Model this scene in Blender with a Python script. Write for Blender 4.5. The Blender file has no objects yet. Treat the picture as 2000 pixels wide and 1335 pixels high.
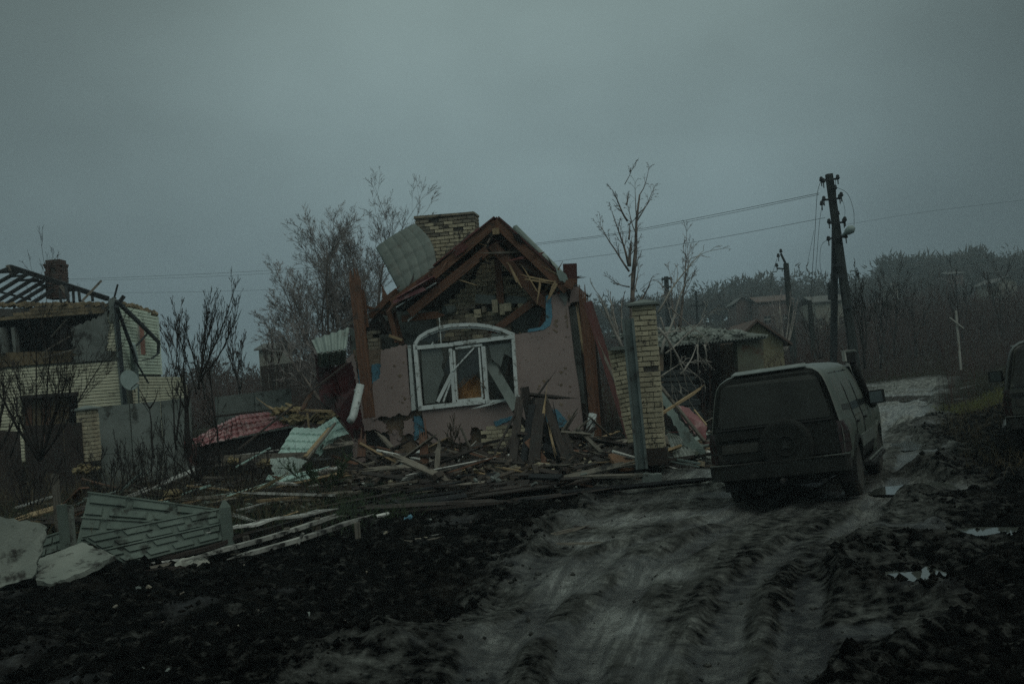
import bpy, math, random
import numpy as np
from mathutils import Vector, Matrix, noise as mnoise

S = bpy.context.scene
COL = S.collection
random.seed(7)
RAD = math.radians

# ------------------------------------------------------------------ camera
F = 2000 * 35 / 36.0
CAM = Vector((0, 0, 2.0))
ROLL, PITCH = RAD(4.5), RAD(1.95)
cam_d = bpy.data.cameras.new('camera')
cam_d.lens = 35; cam_d.sensor_width = 36
cam_d.clip_start = 0.1; cam_d.clip_end = 3000
cam = bpy.data.objects.new('camera', cam_d); COL.objects.link(cam)
RX = Matrix.Rotation(PITCH, 3, 'X')
c_r = RX @ Vector((math.cos(ROLL), 0, -math.sin(ROLL)))
c_u = RX @ Vector((math.sin(ROLL), 0, math.cos(ROLL)))
c_f = RX @ Vector((0, 1, 0))
m3 = Matrix((c_r, c_u, -c_f)).transposed()
cam.matrix_world = Matrix.Translation(CAM) @ m3.to_4x4()
S.camera = cam

# ------------------------------------------------------------------ sky, sun, exposure
SUN_EL, SUN_AZ = RAD(48), RAD(140)       # azimuth clockwise from +Y: behind the camera, to the right
w = bpy.data.worlds.new('World'); S.world = w; w.use_nodes = True
nt = w.node_tree; nt.nodes.clear()
def wn(t, **k):
    n = nt.nodes.new(t)
    for a, b in k.items(): setattr(n, a, b)
    return n
wo = wn('ShaderNodeOutputWorld'); wb = wn('ShaderNodeBackground'); wb.inputs[1].default_value = 0.12
sky = wn('ShaderNodeTexSky', sky_type='NISHITA', sun_disc=False)
sky.sun_elevation = SUN_EL; sky.sun_rotation = SUN_AZ
sky.air_density = 1.5; sky.dust_density = 5
tc = wn('ShaderNodeTexCoord'); sep = wn('ShaderNodeSeparateXYZ')
mp = wn('ShaderNodeMapping'); mp.inputs['Scale'].default_value = (1, 1, 1.7); mp.inputs['Location'].default_value = (2.1, 0.4, 0.3)
nz = wn('ShaderNodeTexNoise'); nz.inputs['Scale'].default_value = 1.6; nz.inputs['Detail'].default_value = 5; nz.inputs['Roughness'].default_value = .45
nz2 = wn('ShaderNodeTexNoise'); nz2.inputs['Scale'].default_value = 5.0; nz2.inputs['Detail'].default_value = 6; nz2.inputs['Roughness'].default_value = .5
r1 = wn('ShaderNodeMapRange'); r1.inputs['From Min'].default_value = .3; r1.inputs['From Max'].default_value = .7; r1.inputs['To Min'].default_value = .74; r1.inputs['To Max'].default_value = 1.25
r2 = wn('ShaderNodeMapRange'); r2.inputs['From Min'].default_value = .3; r2.inputs['From Max'].default_value = .7; r2.inputs['To Min'].default_value = .94; r2.inputs['To Max'].default_value = 1.06
el = wn('ShaderNodeValToRGB')
e = el.color_ramp.elements
e[0].position = 0.0; e[0].color = (.092, .138, .152, 1)
e[1].position = 1.0; e[1].color = (.42, .50, .46, 1)
x = e.new(.06); x.color = (.108, .156, .178, 1)
x = e.new(.20); x.color = (.144, .199, .208, 1)
x = e.new(.38); x.color = (.164, .218, .214, 1)
mul = wn('ShaderNodeVectorMath', operation='SCALE'); mul2 = wn('ShaderNodeVectorMath', operation='SCALE'); mul3 = wn('ShaderNodeVectorMath', operation='SCALE'); mul3.inputs['Scale'].default_value = 28.0
mix = wn('ShaderNodeMix', data_type='RGBA'); mix.inputs[0].default_value = 0.96
# broad bank of heavier cloud off to the right of the road
vdot = wn('ShaderNodeVectorMath', operation='DOT_PRODUCT'); vdot.inputs[1].default_value = (0.80, 0.60, 0.0)
r3 = wn('ShaderNodeMapRange'); r3.inputs['From Min'].default_value = .74; r3.inputs['From Max'].default_value = .96; r3.inputs['To Min'].default_value = 1.0; r3.inputs['To Max'].default_value = .36; r3.interpolation_type = 'SMOOTHSTEP'
mulb = wn('ShaderNodeVectorMath', operation='SCALE'); mulc = wn('ShaderNodeVectorMath', operation='SCALE')
# and another bank up to the left
vd2 = wn('ShaderNodeVectorMath', operation='DOT_PRODUCT'); vd2.inputs[1].default_value = (-.62, .62, .47)
r4_ = wn('ShaderNodeMapRange'); r4_.inputs['From Min'].default_value = .80; r4_.inputs['From Max'].default_value = 1.0; r4_.inputs['To Min'].default_value = 1.0; r4_.inputs['To Max'].default_value = .46; r4_.interpolation_type = 'SMOOTHSTEP'
L = nt.links.new
L(tc.outputs['Generated'], sep.inputs[0]); L(sep.outputs['Z'], el.inputs[0])
L(tc.outputs['Generated'], mp.inputs[0]); L(mp.outputs[0], nz.inputs['Vector']); L(mp.outputs[0], nz2.inputs['Vector'])
L(nz.outputs['Fac'], r1.inputs[0]); L(nz2.outputs['Fac'], r2.inputs[0])
L(tc.outputs['Generated'], vdot.inputs[0]); L(vdot.outputs['Value'], r3.inputs[0])
L(el.outputs[0], mul.inputs[0]); L(r1.outputs[0], mul.inputs['Scale'])
L(mul.outputs[0], mul2.inputs[0]); L(r2.outputs[0], mul2.inputs['Scale'])
L(mul2.outputs[0], mulb.inputs[0]); L(r3.outputs[0], mulb.inputs['Scale'])
L(tc.outputs['Generated'], vd2.inputs[0]); L(vd2.outputs['Value'], r4_.inputs[0]); L(mulb.outputs[0], mulc.inputs[0]); L(r4_.outputs[0], mulc.inputs['Scale'])
L(mulc.outputs[0], mul3.inputs[0])
L(sky.outputs[0], mix.inputs[6]); L(mul3.outputs[0], mix.inputs[7])
L(mix.outputs[2], wb.inputs[0]); L(wb.outputs[0], wo.inputs[0])

sd = bpy.data.lights.new('sun', 'SUN'); sd.energy = 1.1; sd.angle = RAD(50); sd.color = (1, .96, .88)
so = bpy.data.objects.new('sun', sd); COL.objects.link(so)
so.location = (8, -6, 20)
sv = Vector((math.sin(SUN_AZ) * math.cos(SUN_EL), math.cos(SUN_AZ) * math.cos(SUN_EL), math.sin(SUN_EL)))
so.rotation_euler = sv.to_track_quat('Z', 'Y').to_euler()
S.view_settings.view_transform = 'Standard'; S.view_settings.look = 'None'
S.view_settings.gamma = 1; S.view_settings.use_curve_mapping = False
S.view_settings.exposure = -1.42
S.cycles.max_bounces = 6; S.cycles.volume_bounces = 0
S.cycles.use_denoising = False

# ------------------------------------------------------------------ measuring helpers
def ray(px, py):
    return (c_r * ((px - 1000) / F) + c_u * ((667.5 - py) / F) + c_f).normalized()
def P(px, py, Y):
    """the point on the photograph's sight line at Y metres ahead"""
    d = ray(px, py); return CAM + d * (Y / d.y)
def G(px, py, z=0.0):
    d = ray(px, py); return CAM + d * ((z - CAM.z) / d.z)
FA = RAD(9)
F_E = Vector((math.cos(FA), -math.sin(FA), 0)); F_N = Vector((math.sin(FA), math.cos(FA), 0))  # along the facade, into the house
F_O = Vector((0, 22.0, 0))
def H(px, py, off=0.0):
    """point on the cottage's facade plane (off metres behind it)"""
    d = ray(px, py); o = F_O + F_N * off
    return CAM + d * ((o - CAM).dot(F_N) / d.dot(F_N))

# ------------------------------------------------------------------ numpy noise
_rng = np.random.RandomState(11)
_T = _rng.rand(8, 256, 256)
def vn(x, y, k=0):
    xi = np.floor(x).astype(int); yi = np.floor(y).astype(int)
    fx = x - xi; fy = y - yi
    fx = fx * fx * (3 - 2 * fx); fy = fy * fy * (3 - 2 * fy)
    t = _T[k % 8]
    a = t[xi % 256, yi % 256]; b = t[(xi + 1) % 256, yi % 256]
    c = t[xi % 256, (yi + 1) % 256]; d = t[(xi + 1) % 256, (yi + 1) % 256]
    return (a * (1 - fx) + b * fx) * (1 - fy) + (c * (1 - fx) + d * fx) * fy
def fbm(x, y, o=4, k=0, g=.5):
    s = 0; a = 1; n = 0
    for i in range(o):
        s = s + a * (vn(x * 2 ** i + 17 * i, y * 2 ** i + 31 * i, k + i) - .5); n += a; a *= g
    return s / n * 2
def sst(x, a, b):
    t = np.clip((x - a) / (b - a), 0, 1); return t * t * (3 - 2 * t)
def pdist(x, y, pl):
    d = np.full(np.shape(x), 1e9)
    for (ax, ay), (bx, by) in zip(pl[:-1], pl[1:]):
        vx, vy = bx - ax, by - ay
        t = np.clip(((x - ax) * vx + (y - ay) * vy) / (vx * vx + vy * vy), 0, 1)
        d = np.minimum(d, np.hypot(x - ax - t * vx, y - ay - t * vy))
    return d
def gp(l): return [tuple(G(a, b).xy) for a, b in l]

RUTS = [gp([(1790, 748), (1755, 800), (1690, 880), (1560, 960), (1410, 1010), (1200, 1075), (1060, 1165), (960, 1290), (900, 1420)]),
        gp([(1820, 750), (1790, 830), (1760, 930), (1690, 1010), (1600, 1090), (1560, 1200), (1580, 1420)]),
        gp([(1560, 960), (1400, 1040), (1240, 1130), (1140, 1260), (1100, 1420)]),
        gp([(1700, 1000), (1560, 1060), (1440, 1150), (1400, 1280), (1410, 1420)])]
ROAD_L = gp([(1690, 744), (1690, 790), (1560, 860), (1330, 925), (1200, 975), (1050, 1050), (950, 1130), (870, 1230), (800, 1335), (700, 1500), (500, 2000)])
ROAD_R = gp([(1850, 744), (1815, 800), (1800, 870), (1830, 960), (1760, 1050), (1720, 1150), (1700, 1250), (1690, 1335), (1680, 1500), (1700, 2000)])
_ly = np.array([p[1] for p in ROAD_L][::-1]); _lx = np.array([p[0] for p in ROAD_L][::-1])
_ry = np.array([p[1] for p in ROAD_R][::-1]); _rx = np.array([p[0] for p in ROAD_R][::-1])
ROAD_END = 52.0
def road_in(x, y):
    """metres inside the road edge (negative outside)"""
    l = np.interp(y, _ly, _lx); r = np.interp(y, _ry, _rx)
    wob = fbm(x * .7, y * .7, 3, 2) * .9
    return np.minimum(np.minimum(x - l, r - x) + wob, ROAD_END - y)
PUD = [(G(1850, 950), 1.1, .75), (G(1905, 1045), .55, .42), (G(1795, 1130), .35, .42), (G(1790, 865), .7, .9), (G(1745, 775), 1.3, 4.0)]
WET_SHEEN = [(G(1215, 1240), .33, 1.1), (G(1290, 1120), .4, .6), (G(1250, 1015), 1.7, .45), (G(1120, 1060), .7, .35), (G(1800, 960), 1.3, .8), (G(1110, 1130), .35, .7), (G(960, 1260), .25, .6), (G(1380, 950), 1.2, .5), (G(1760, 800), 1.5, 5)]  # wet patches; their sky sheen is also painted into the colour
def hill(x, y):
    m = sst(x / np.maximum(y, 1), -.16, .06)
    h = 10.4 * sst(y, 58, 230) + 1.0 * sst(y, 45, 70) * sst(x / np.maximum(y, 1), .28, .42)
    return h * m * (1 + .15 * fbm(x / 60, y / 60, 3, 5))
def macro(x, y):
    x = np.asarray(x, float); y = np.asarray(y, float)
    z = hill(x, y)
    rr_ = np.interp(y, _ry, _rx)
    z = z + 1.25 * sst(x - rr_, .5, 5.0) * sst(y, 17.5, 25) * (1 - sst(y, 44, 56))      # bank on the right
    z = z + .5 * sst(-x, 4, 14) * sst(y, 22, 34) * (1 - sst(y, 60, 120))
    z = z + .12 * np.exp(-(((x + 1.5) / 4.2) ** 2 + ((y - 18.5) / 3.0) ** 2))                          # rubble before the cottage
    z = z + .22 * np.exp(-(((x - 2.6) / 1.1) ** 2 + ((y - 16.3) / 1.3) ** 2))
    z = z + .22 * np.exp(-(((x + 1.6) / 1.3) ** 2 + ((y - 7.2) / .9) ** 2))
    z = z - .30 * np.exp(-(((x + .95) / .9) ** 2 + ((y - 9.6) / .9) ** 2))
    return z
def ground_z(x, y, fine=True):
    x = np.asarray(x, float); y = np.asarray(y, float)
    r = road_in(x, y); on = sst(r, -.15, .35)
    near = 1 - sst(y, 40, 90)
    z = macro(x, y)
    z = z + near * (1 - on) * (.16 * fbm(x * .5, y * .5, 4, 1) + .05)
    z = z + near * on * .03 * fbm(x * .6, y * .6, 3, 3)
    z = z + near * .07 * np.exp(-((r + .1) / .3) ** 2) * (1 + fbm(x * 2, y * 2, 2, 4))                  # squeezed-out edge
    if fine:
        cl = fbm(x * 3.1, y * 3.1, 4, 6, .6); cl2 = np.abs(fbm(x * 6.7, y * 6.7, 3, 2, .6))
        f = 1 - sst(y, 26, 50)
        z = z + f * (1 - on) * (.11 * cl + .05 * cl2) + f * on * (.009 * cl + .006 * cl2)
        # clinging mud dragged lengthwise by the tyres
        l = np.interp(y, _ly, _lx); rr2 = np.interp(y, _ry, _rx); s = (x - l) / np.maximum(rr2 - l, .5) * 4.2
        z = z + f * on * (.012 * fbm(s * 7, y * .8, 4, 3, .7) + .010 * (np.abs(fbm(x * 14, y * 12, 3, 1, .6))) - .010 * np.maximum(0, fbm(x * 1.9 + 9, y * 1.5, 4, 7, .65) - .12))
        x = x + .018 * fbm(x * 2.2, y * 2.2, 3, 5)
    for i, pl in enumerate(RUTS):
        d = pdist(x, y, pl)
        wv = 1 + .35 * fbm(x * 1.3, y * 1.3, 2, i)
        k = 1 - sst(y, 30, 48)
        z = z - k * .052 * np.exp(-(d / .19) ** 6) * (.75 + .25 * wv) + k * .022 * np.exp(-((d - .28) / .11) ** 2) * wv
        
    for c, a, b in PUD:
        q = ((x - c.x) / a) ** 2 + ((y - c.y) / b) ** 2
        q = q + .9 * fbm(x * 2.4, y * 2.4, 3, 5)
        z = z * (1 - .75 * np.exp(-np.maximum(q, 0))) - .07 * np.exp(-np.maximum(q, 0) * .8)
    return z
def gz(x, y): return float(ground_z(np.array([x]), np.array([y]))[0])
def mz(x, y): return float(macro(np.array([x]), np.array([y]))[0])

# ------------------------------------------------------------------ materials
def M(name, c1, c2=None, scale=4, rough=.8, bump=.3, bscale=30, dirt=None, metal=0, spec=.3, coord='pos', stretch=(1, 1, 1), rnd=.25, detail=6, rvar=.1, contrast=(.35, .65), bdist=.02):
    m = bpy.data.materials.new(name); m.use_nodes = True; t = m.node_tree; t.nodes.clear()
    N = lambda k, **a: (lambda n: ([setattr(n, p, q) for p, q in a.items()], n)[1])(t.nodes.new(k))
    L = t.links.new
    c2 = c2 or tuple(v * .6 for v in c1)
    out = N('ShaderNodeOutputMaterial'); b = N('ShaderNodeBsdfPrincipled'); L(b.outputs[0], out.inputs[0])
    if coord == 'gr':
        g = N('ShaderNodeAttribute', attribute_name='gr'); src = g.outputs['Vector']
    elif coord == 'obj':
        g = N('ShaderNodeTexCoord'); src = g.outputs['Object']
    else:
        g = N('ShaderNodeNewGeometry'); src = g.outputs['Position']
    mp = N('ShaderNodeMapping'); mp.inputs['Scale'].default_value = stretch; L(src, mp.inputs[0])
    oi = N('ShaderNodeObjectInfo')
    n = N('ShaderNodeTexNoise'); n.inputs['Scale'].default_value = scale; n.inputs['Detail'].default_value = detail; n.inputs['Roughness'].default_value = .6
    L(mp.outputs[0], n.inputs['Vector'])
    r = N('ShaderNodeMapRange'); r.inputs[1].default_value = contrast[0]; r.inputs[2].default_value = contrast[1]; L(n.outputs['Fac'], r.inputs[0])
    mx = N('ShaderNodeMix', data_type='RGBA'); mx.inputs[6].default_value = (*c1, 1); mx.inputs[7].default_value = (*c2, 1); L(r.outputs[0], mx.inputs[0])
    col = mx.outputs[2]
    if rnd:
        rr = N('ShaderNodeMapRange'); rr.inputs[3].default_value = 1 - rnd; rr.inputs[4].default_value = 1 + rnd; L(oi.outputs['Random'], rr.inputs[0])
        sc = N('ShaderNodeVectorMath', operation='SCALE'); L(col, sc.inputs[0]); L(rr.outputs[0], sc.inputs['Scale']); col = sc.outputs[0]
    rsrc = None
    if dirt:
        dc, amt, ds = dirt
        dn = N('ShaderNodeTexNoise'); dn.inputs['Scale'].default_value = ds; dn.inputs['Detail'].default_value = 8; dn.inputs['Roughness'].default_value = .65
        gg = N('ShaderNodeNewGeometry'); L(gg.outputs['Position'], dn.inputs['Vector'])
        dr = N('ShaderNodeMapRange'); dr.inputs[1].default_value = .62 - .24 * amt; dr.inputs[2].default_value = .70 - .2 * amt; L(dn.outputs['Fac'], dr.inputs[0])
        dm = N('ShaderNodeMix', data_type='RGBA'); dm.inputs[7].default_value = (*dc, 1); L(dr.outputs[0], dm.inputs[0]); L(col, dm.inputs[6]); col = dm.outputs[2]
        rsrc = dr.outputs[0]
    L(col, b.inputs['Base Color'])
    rm = N('ShaderNodeMapRange'); rm.inputs[3].default_value = max(.05, rough - rvar); rm.inputs[4].default_value = min(1, rough + rvar); L(n.outputs['Fac'], rm.inputs[0]); L(rm.outputs[0], b.inputs['Roughness'])
    b.inputs['Metallic'].default_value = metal; b.inputs['Specular IOR Level'].default_value = spec
    if bump:
        bn = N('ShaderNodeTexNoise'); bn.inputs['Scale'].default_value = bscale; bn.inputs['Detail'].default_value = 5; L(mp.outputs[0], bn.inputs['Vector'])
        bb = N('ShaderNodeBump'); bb.inputs['Strength'].default_value = bump; bb.inputs['Distance'].default_value = bdist
        L(bn.outputs['Fac'], bb.inputs['Height']); L(bb.outputs[0], b.inputs['Normal'])
    return m
MUD = (.022, .021, .018)
WG = dict(coord='gr', stretch=(1.2, 18, 18), scale=2.5, bscale=9)
m_stain = M('stained_wood', (.135, .062, .034), (.060, .031, .019), rough=.65, bump=.4, dirt=((.05, .03, .02), .15, 3), **WG)
m_redwood = M('red_stained_wood', (.095, .026, .021), (.05, .018, .014), rough=.6, bump=.4, **WG)
m_raw = M('raw_split_wood', (.38, .28, .16), (.22, .155, .085), rough=.8, bump=.5, **WG)
m_grey = M('weathered_grey_wood', (.20, .18, .145), (.09, .08, .065), rough=.9, bump=.5, dirt=(MUD, .3, 3), **WG)
m_dark = M('dark_wet_wood', (.040, .030, .023), (.014, .011, .010), rough=.7, bump=.5, dirt=(MUD, .3, 3), **WG)
m_char = M('charred_wood', (.018, .020, .021), (.008, .009, .010), rough=.85, bump=.5, rnd=.3, **WG)
m_paint = M('white_painted_board', (.50, .50, .46), (.34, .34, .31), rough=.6, bump=.2, dirt=((.05, .045, .038), .42, 4), **WG)
m_pink = M('pink_plaster', (.285, .222, .202), (.235, .184, .168), scale=1.4, rough=.9, bump=.35, bscale=160, rnd=0, bdist=.008)
m_clay = M('bare_clay_wall', (.22, .162, .112), (.115, .088, .064), scale=3.5, rough=.95, bump=.8, bscale=18, dirt=((.035, .030, .025), .15, 3), rnd=0)
m_foam = M('blue_foam_board', (.10, .24, .31), (.06, .16, .22), scale=5, rough=.7, bump=.5, bscale=40, dirt=((.05, .06, .06), .3, 6), rnd=.1)
m_clayd = M('crumbled_clay', (.085, .066, .050), (.035, .029, .024), scale=3.5, rough=.95, bump=.8, bscale=18, rnd=0)
m_grplas = M('grey_interior_plaster', (.15, .165, .15), (.09, .10, .09), scale=2, rough=.9, bump=.4, dirt=((.04, .04, .035), .3, 2.2), rnd=.1)
m_white = M('white_plastic_frame', (.62, .66, .64), (.50, .54, .52), scale=3, rough=.4, bump=0, dirt=((.16, .16, .14), .3, 9), rnd=.04)
m_pipe = M('white_metal_downpipe', (.50, .54, .52), (.36, .40, .38), scale=3, rough=.4, bump=.1, dirt=((.08, .075, .065), .25, 9), rnd=.05)
m_brick = M('sand_lime_brick', (.44, .39, .27), (.30, .265, .185), scale=5, rough=.92, bump=.5, bscale=60, dirt=((.07, .06, .05), .22, 7), rnd=.16)
m_brickd = M('soot_stained_brick', (.23, .20, .145), (.13, .12, .095), scale=4, rough=.95, bump=.5, bscale=50, dirt=((.045, .04, .035), .3, 5), rnd=.25)
m_brickr = M('red_brick', (.105, .066, .054), (.06, .045, .038), scale=5, rough=.95, bump=.5, bscale=50, dirt=((.05, .04, .035), .3, 5), rnd=.25)
m_mortar = M('mortar', (.085, .08, .07), (.05, .047, .042), scale=9, rough=.98, bump=.6, bscale=70, rnd=0)
m_conc = M('grey_concrete', (.175, .20, .185), (.115, .135, .122), scale=1.8, rough=.92, bump=.4, bscale=70, dirt=((.045, .048, .042), .22, 2.5), rnd=.12)
m_fence = M('painted_concrete_fence', (.120, .148, .125), (.080, .102, .086), scale=2.5, rough=.85, bump=.35, bscale=60, dirt=((.03, .034, .028), .3, 3.5), rnd=.07)
m_slab = M('pale_concrete_slab', (.20, .215, .185), (.13, .145, .125), scale=2.0, rough=.92, bump=.5, bscale=40, dirt=((.028, .027, .023), .36, 3.6), rnd=.1)
m_galv = M('galvanised_sheet', (.25, .30, .265), (.16, .20, .18), scale=2.2, rough=.42, bump=.15, bscale=20, metal=.35, spec=.5, dirt=((.09, .095, .08), .22, 3), rnd=.08)
m_green = M('pale_green_tile_sheet', (.34, .47, .42), (.26, .38, .335), scale=2, rough=.4, bump=.12, bscale=30, dirt=((.10, .11, .09), .16, 4), rnd=.08)
m_red = M('red_tile_sheet', (.24, .092, .094), (.155, .058, .06), scale=2.5, rough=.42, bump=.12, bscale=30, dirt=((.33, .21, .20), .5, 3.5), rnd=.05)
m_dred = M('dark_red_panel', (.050, .009, .010), (.022, .006, .007), scale=2.2, rough=.6, bump=.15, dirt=((.012, .009, .008), .4, 1.8), rnd=.05)
m_asb = M('asbestos_sheet', (.24, .26, .235), (.13, .145, .13), scale=3, rough=.95, bump=.4, dirt=((.06, .07, .05), .3, 3), rnd=.08)
m_insul = M('orange_insulation', (.50, .27, .11), (.34, .18, .08), scale=6, rough=.98, bump=.9, bscale=30, rnd=.1, bdist=.05)
m_yinsul = M('yellow_insulation', (.27, .215, .115), (.13, .105, .055), scale=6, rough=.98, bump=.9, bscale=30, rnd=.15, dirt=((.08, .06, .04), .3, 5), bdist=.05)
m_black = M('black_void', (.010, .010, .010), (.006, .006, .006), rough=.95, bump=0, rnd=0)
m_inside = M('shade_black_interior', (.020, .018, .016), (.008, .008, .008), rough=.95, bump=.4, rnd=0)  # near-black: the darkness of unlit rooms put into the colour
m_cladl = M('pale_brick_cladding', (.62, .60, .44), (.48, .47, .34), scale=2.2, rough=.9, bump=.3, bscale=60, dirt=((.16, .15, .11), .14, 1.7), rnd=.09)
m_cladg = M('mint_brick_cladding', (.66, .74, .60), (.52, .60, .48), scale=2.2, rough=.9, bump=.3, bscale=60, dirt=((.15, .17, .13), .12, 1.7), rnd=.09)
m_grout = M('cladding_grout', (.10, .11, .085), (.07, .075, .06), scale=6, rough=.98, bump=.2, rnd=0)
m_steel = M('dark_pole_steel', (.022, .028, .030), (.012, .016, .018), scale=3, rough=.7, bump=.1, rnd=.15)
m_pole = M('weathered_pole', (.035, .042, .040), (.018, .023, .022), scale=3, rough=.9, bump=.4, rnd=.1, stretch=(6, 6, .6))
m_dishm = M('dish_grey', (.24, .30, .285), (.18, .23, .215), scale=3, rough=.5, bump=0, rnd=0)
m_postw = M('pale_post', (.36, .36, .32), (.25, .25, .22), scale=4, rough=.8, bump=.2, rnd=.1)
m_bark = M('dark_bark', (.030, .026, .023), (.014, .013, .012), scale=8, rough=.95, bump=.5, rnd=.2)
m_birch = M('birch_bark', (.26, .24, .21), (.06, .05, .045), scale=5, rough=.9, bump=.3, rnd=.1, stretch=(1, 1, 3))
m_twig = M('birch_twigs', (.25, .225, .21), (.15, .14, .135), scale=2, rough=.95, bump=0, rnd=.15)
m_twigp = M('pale_broken_branches', (.33, .31, .27), (.19, .175, .155), scale=6, rough=.9, bump=.2, rnd=.12)
m_brush = M('brown_brush', (.050, .030, .024), (.024, .017, .014), scale=.5, rough=.98, bump=0, rnd=.2)
m_wood_far = M('far_bare_wood', (.050, .047, .042), (.028, .028, .026), scale=.08, rough=1, bump=0, rnd=0)
m_weed = M('dead_weeds', (.085, .065, .034), (.035, .031, .016), scale=1.2, rough=.95, bump=0, rnd=.2)
m_weedg = M('green_weeds', (.035, .055, .025), (.02, .034, .018), scale=2, rough=.9, bump=0, rnd=.2)
m_moss = M('mossy_grass', (.12, .13, .035), (.05, .06, .02), scale=2, rough=.95, bump=0, rnd=.1)

# ------------------------------------------------------------------ mesh builder
def V(*a): return Vector(a)
class MB:
    def __init__(s): s.v = []; s.f = []; s.g = []
    def add(s, vs, fs, gr=None):
        o = len(s.v); s.v += [tuple(v) for v in vs]; s.f += [tuple(i + o for i in f) for f in fs]
        s.g += list(gr) if gr else [tuple(v) for v in vs]
    def box8(s, c, gr=None):
        s.add(c, [(0, 3, 2, 1), (4, 5, 6, 7), (0, 1, 5, 4), (1, 2, 6, 5), (2, 3, 7, 6), (3, 0, 4, 7)], gr)
    def box(s, c, ex, ey, ez):
        """box centred on c with half-edge vectors"""
        c = V(*c); q = [c + ex * a + ey * b + ez * d for d in (-1, 1) for a, b in ((-1, -1), (1, -1), (1, 1), (-1, 1))]
        s.box8(q)
    def abox(s, x0, x1, y0, y1, z0, z1):
        s.box(((x0 + x1) / 2, (y0 + y1) / 2, (z0 + z1) / 2), V((x1 - x0) / 2, 0, 0), V(0, (y1 - y0) / 2, 0), V(0, 0, (z1 - z0) / 2))
    def beam(s, p0, p1, wd, th, side=None, gs=0, taper=1, bow=0, n=1):
        p0 = V(*p0); p1 = V(*p1); d = p1 - p0; Ln = d.length; d = d / Ln
        sd = V(*side) if side else V(0, 0, 1).cross(d)
        if sd.length < .05: sd = V(1, 0, 0)
        sd = (sd - d * sd.dot(d)).normalized(); up = d.cross(sd)
        prev = None; vs = []; gr = []; fs = []
        for i in range(n + 1):
            t = i / n; k = 1 + (taper - 1) * t; c = p0 + d * Ln * t + up * bow * 4 * t * (1 - t)
            for a, b in ((-1, -1), (1, -1), (1, 1), (-1, 1)):
                vs.append(c + sd * a * wd / 2 * k + up * b * th / 2 * k); gr.append((gs * 3.7 + t * Ln, a * wd / 2 + gs, b * th / 2 + gs * 2))
        for i in range(n):
            o = i * 4
            for j in range(4): fs.append((o + j, o + (j + 1) % 4, o + 4 + (j + 1) % 4, o + 4 + j))
        fs += [(3, 2, 1, 0), tuple(n * 4 + j for j in range(4))]
        s.add(vs, fs, gr); return d, sd, up, Ln
    def tube(s, pts, rad, sides=6, cap=True):
        pts = [V(*p) for p in pts]; n = len(pts)
        if not hasattr(rad, '__len__'): rad = [rad] * n
        ref = None; vs = []; fs = []; gr = []; acc = 0
        for i, p in enumerate(pts):
            d = (pts[min(i + 1, n - 1)] - pts[max(i - 1, 0)])
            if d.length < 1e-6: d = V(0, 0, 1)
            d.normalize()
            if ref is None: ref = V(0, 0, 1).cross(d); ref = ref if ref.length > .1 else V(1, 0, 0)
            ref = (ref - d * ref.dot(d)).normalized(); u = d.cross(ref)
            if i: acc += (p - pts[i - 1]).length
            for k in range(sides):
                a = 2 * math.pi * k / sides
                vs.append(p + (ref * math.cos(a) + u * math.sin(a)) * rad[i]); gr.append((acc, a, 0))
        for i in range(n - 1):
            for k in range(sides):
                a = i * sides + k; b = i * sides + (k + 1) % sides
                fs.append((a, b, b + sides, a + sides))
        if cap: fs += [tuple(range(sides))[::-1], tuple((n - 1) * sides + k for k in range(sides))]
        s.add(vs, fs, gr)
    def prism(s, poly, ext, hole=None):
        """closed outline of points extruded along vector ext"""
        n = len(poly); ext = V(*ext) if not isinstance(ext, Vector) else ext
        vs = [V(*p) for p in poly] + [V(*p) + ext for p in poly]
        fs = [tuple(range(n))[::-1], tuple(range(n, 2 * n))] + [(i, (i + 1) % n, n + (i + 1) % n, n + i) for i in range(n)]
        s.add(vs, fs)
    def lathe(s, c, ax, prof, n=20, ref=None):
        c = V(*c); ax = V(*ax).normalized(); r = ax.orthogonal().normalized(); u = ax.cross(r)
        vs = []; fs = []
        for h, q in prof:
            for k in range(n):
                a = 2 * math.pi * k / n; vs.append(c + ax * h + (r * math.cos(a) + u * math.sin(a)) * q)
        for i in range(len(prof) - 1):
            for k in range(n):
                a = i * n + k; b = i * n + (k + 1) % n; fs.append((a, b, b + n, a + n))
        fs += [tuple(range(n))[::-1], tuple((len(prof) - 1) * n + k for k in range(n))]
        s.add(vs, fs)
def wloc(o):
    v = V(0, 0, 0)
    while o: v = v + o.location; o = o.parent
    return v
def props(o, label=None, cat=None, group=None, kind=None):
    if label: o['label'] = label
    if cat: o['category'] = cat
    if group: o['group'] = group
    if kind: o['kind'] = kind
    return o
def thing(name, label, cat, loc, group=None):
    o = bpy.data.objects.new(name, None); COL.objects.link(o); o.location = V(*loc); o.empty_display_size = .2
    return props(o, label, cat, group)
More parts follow.
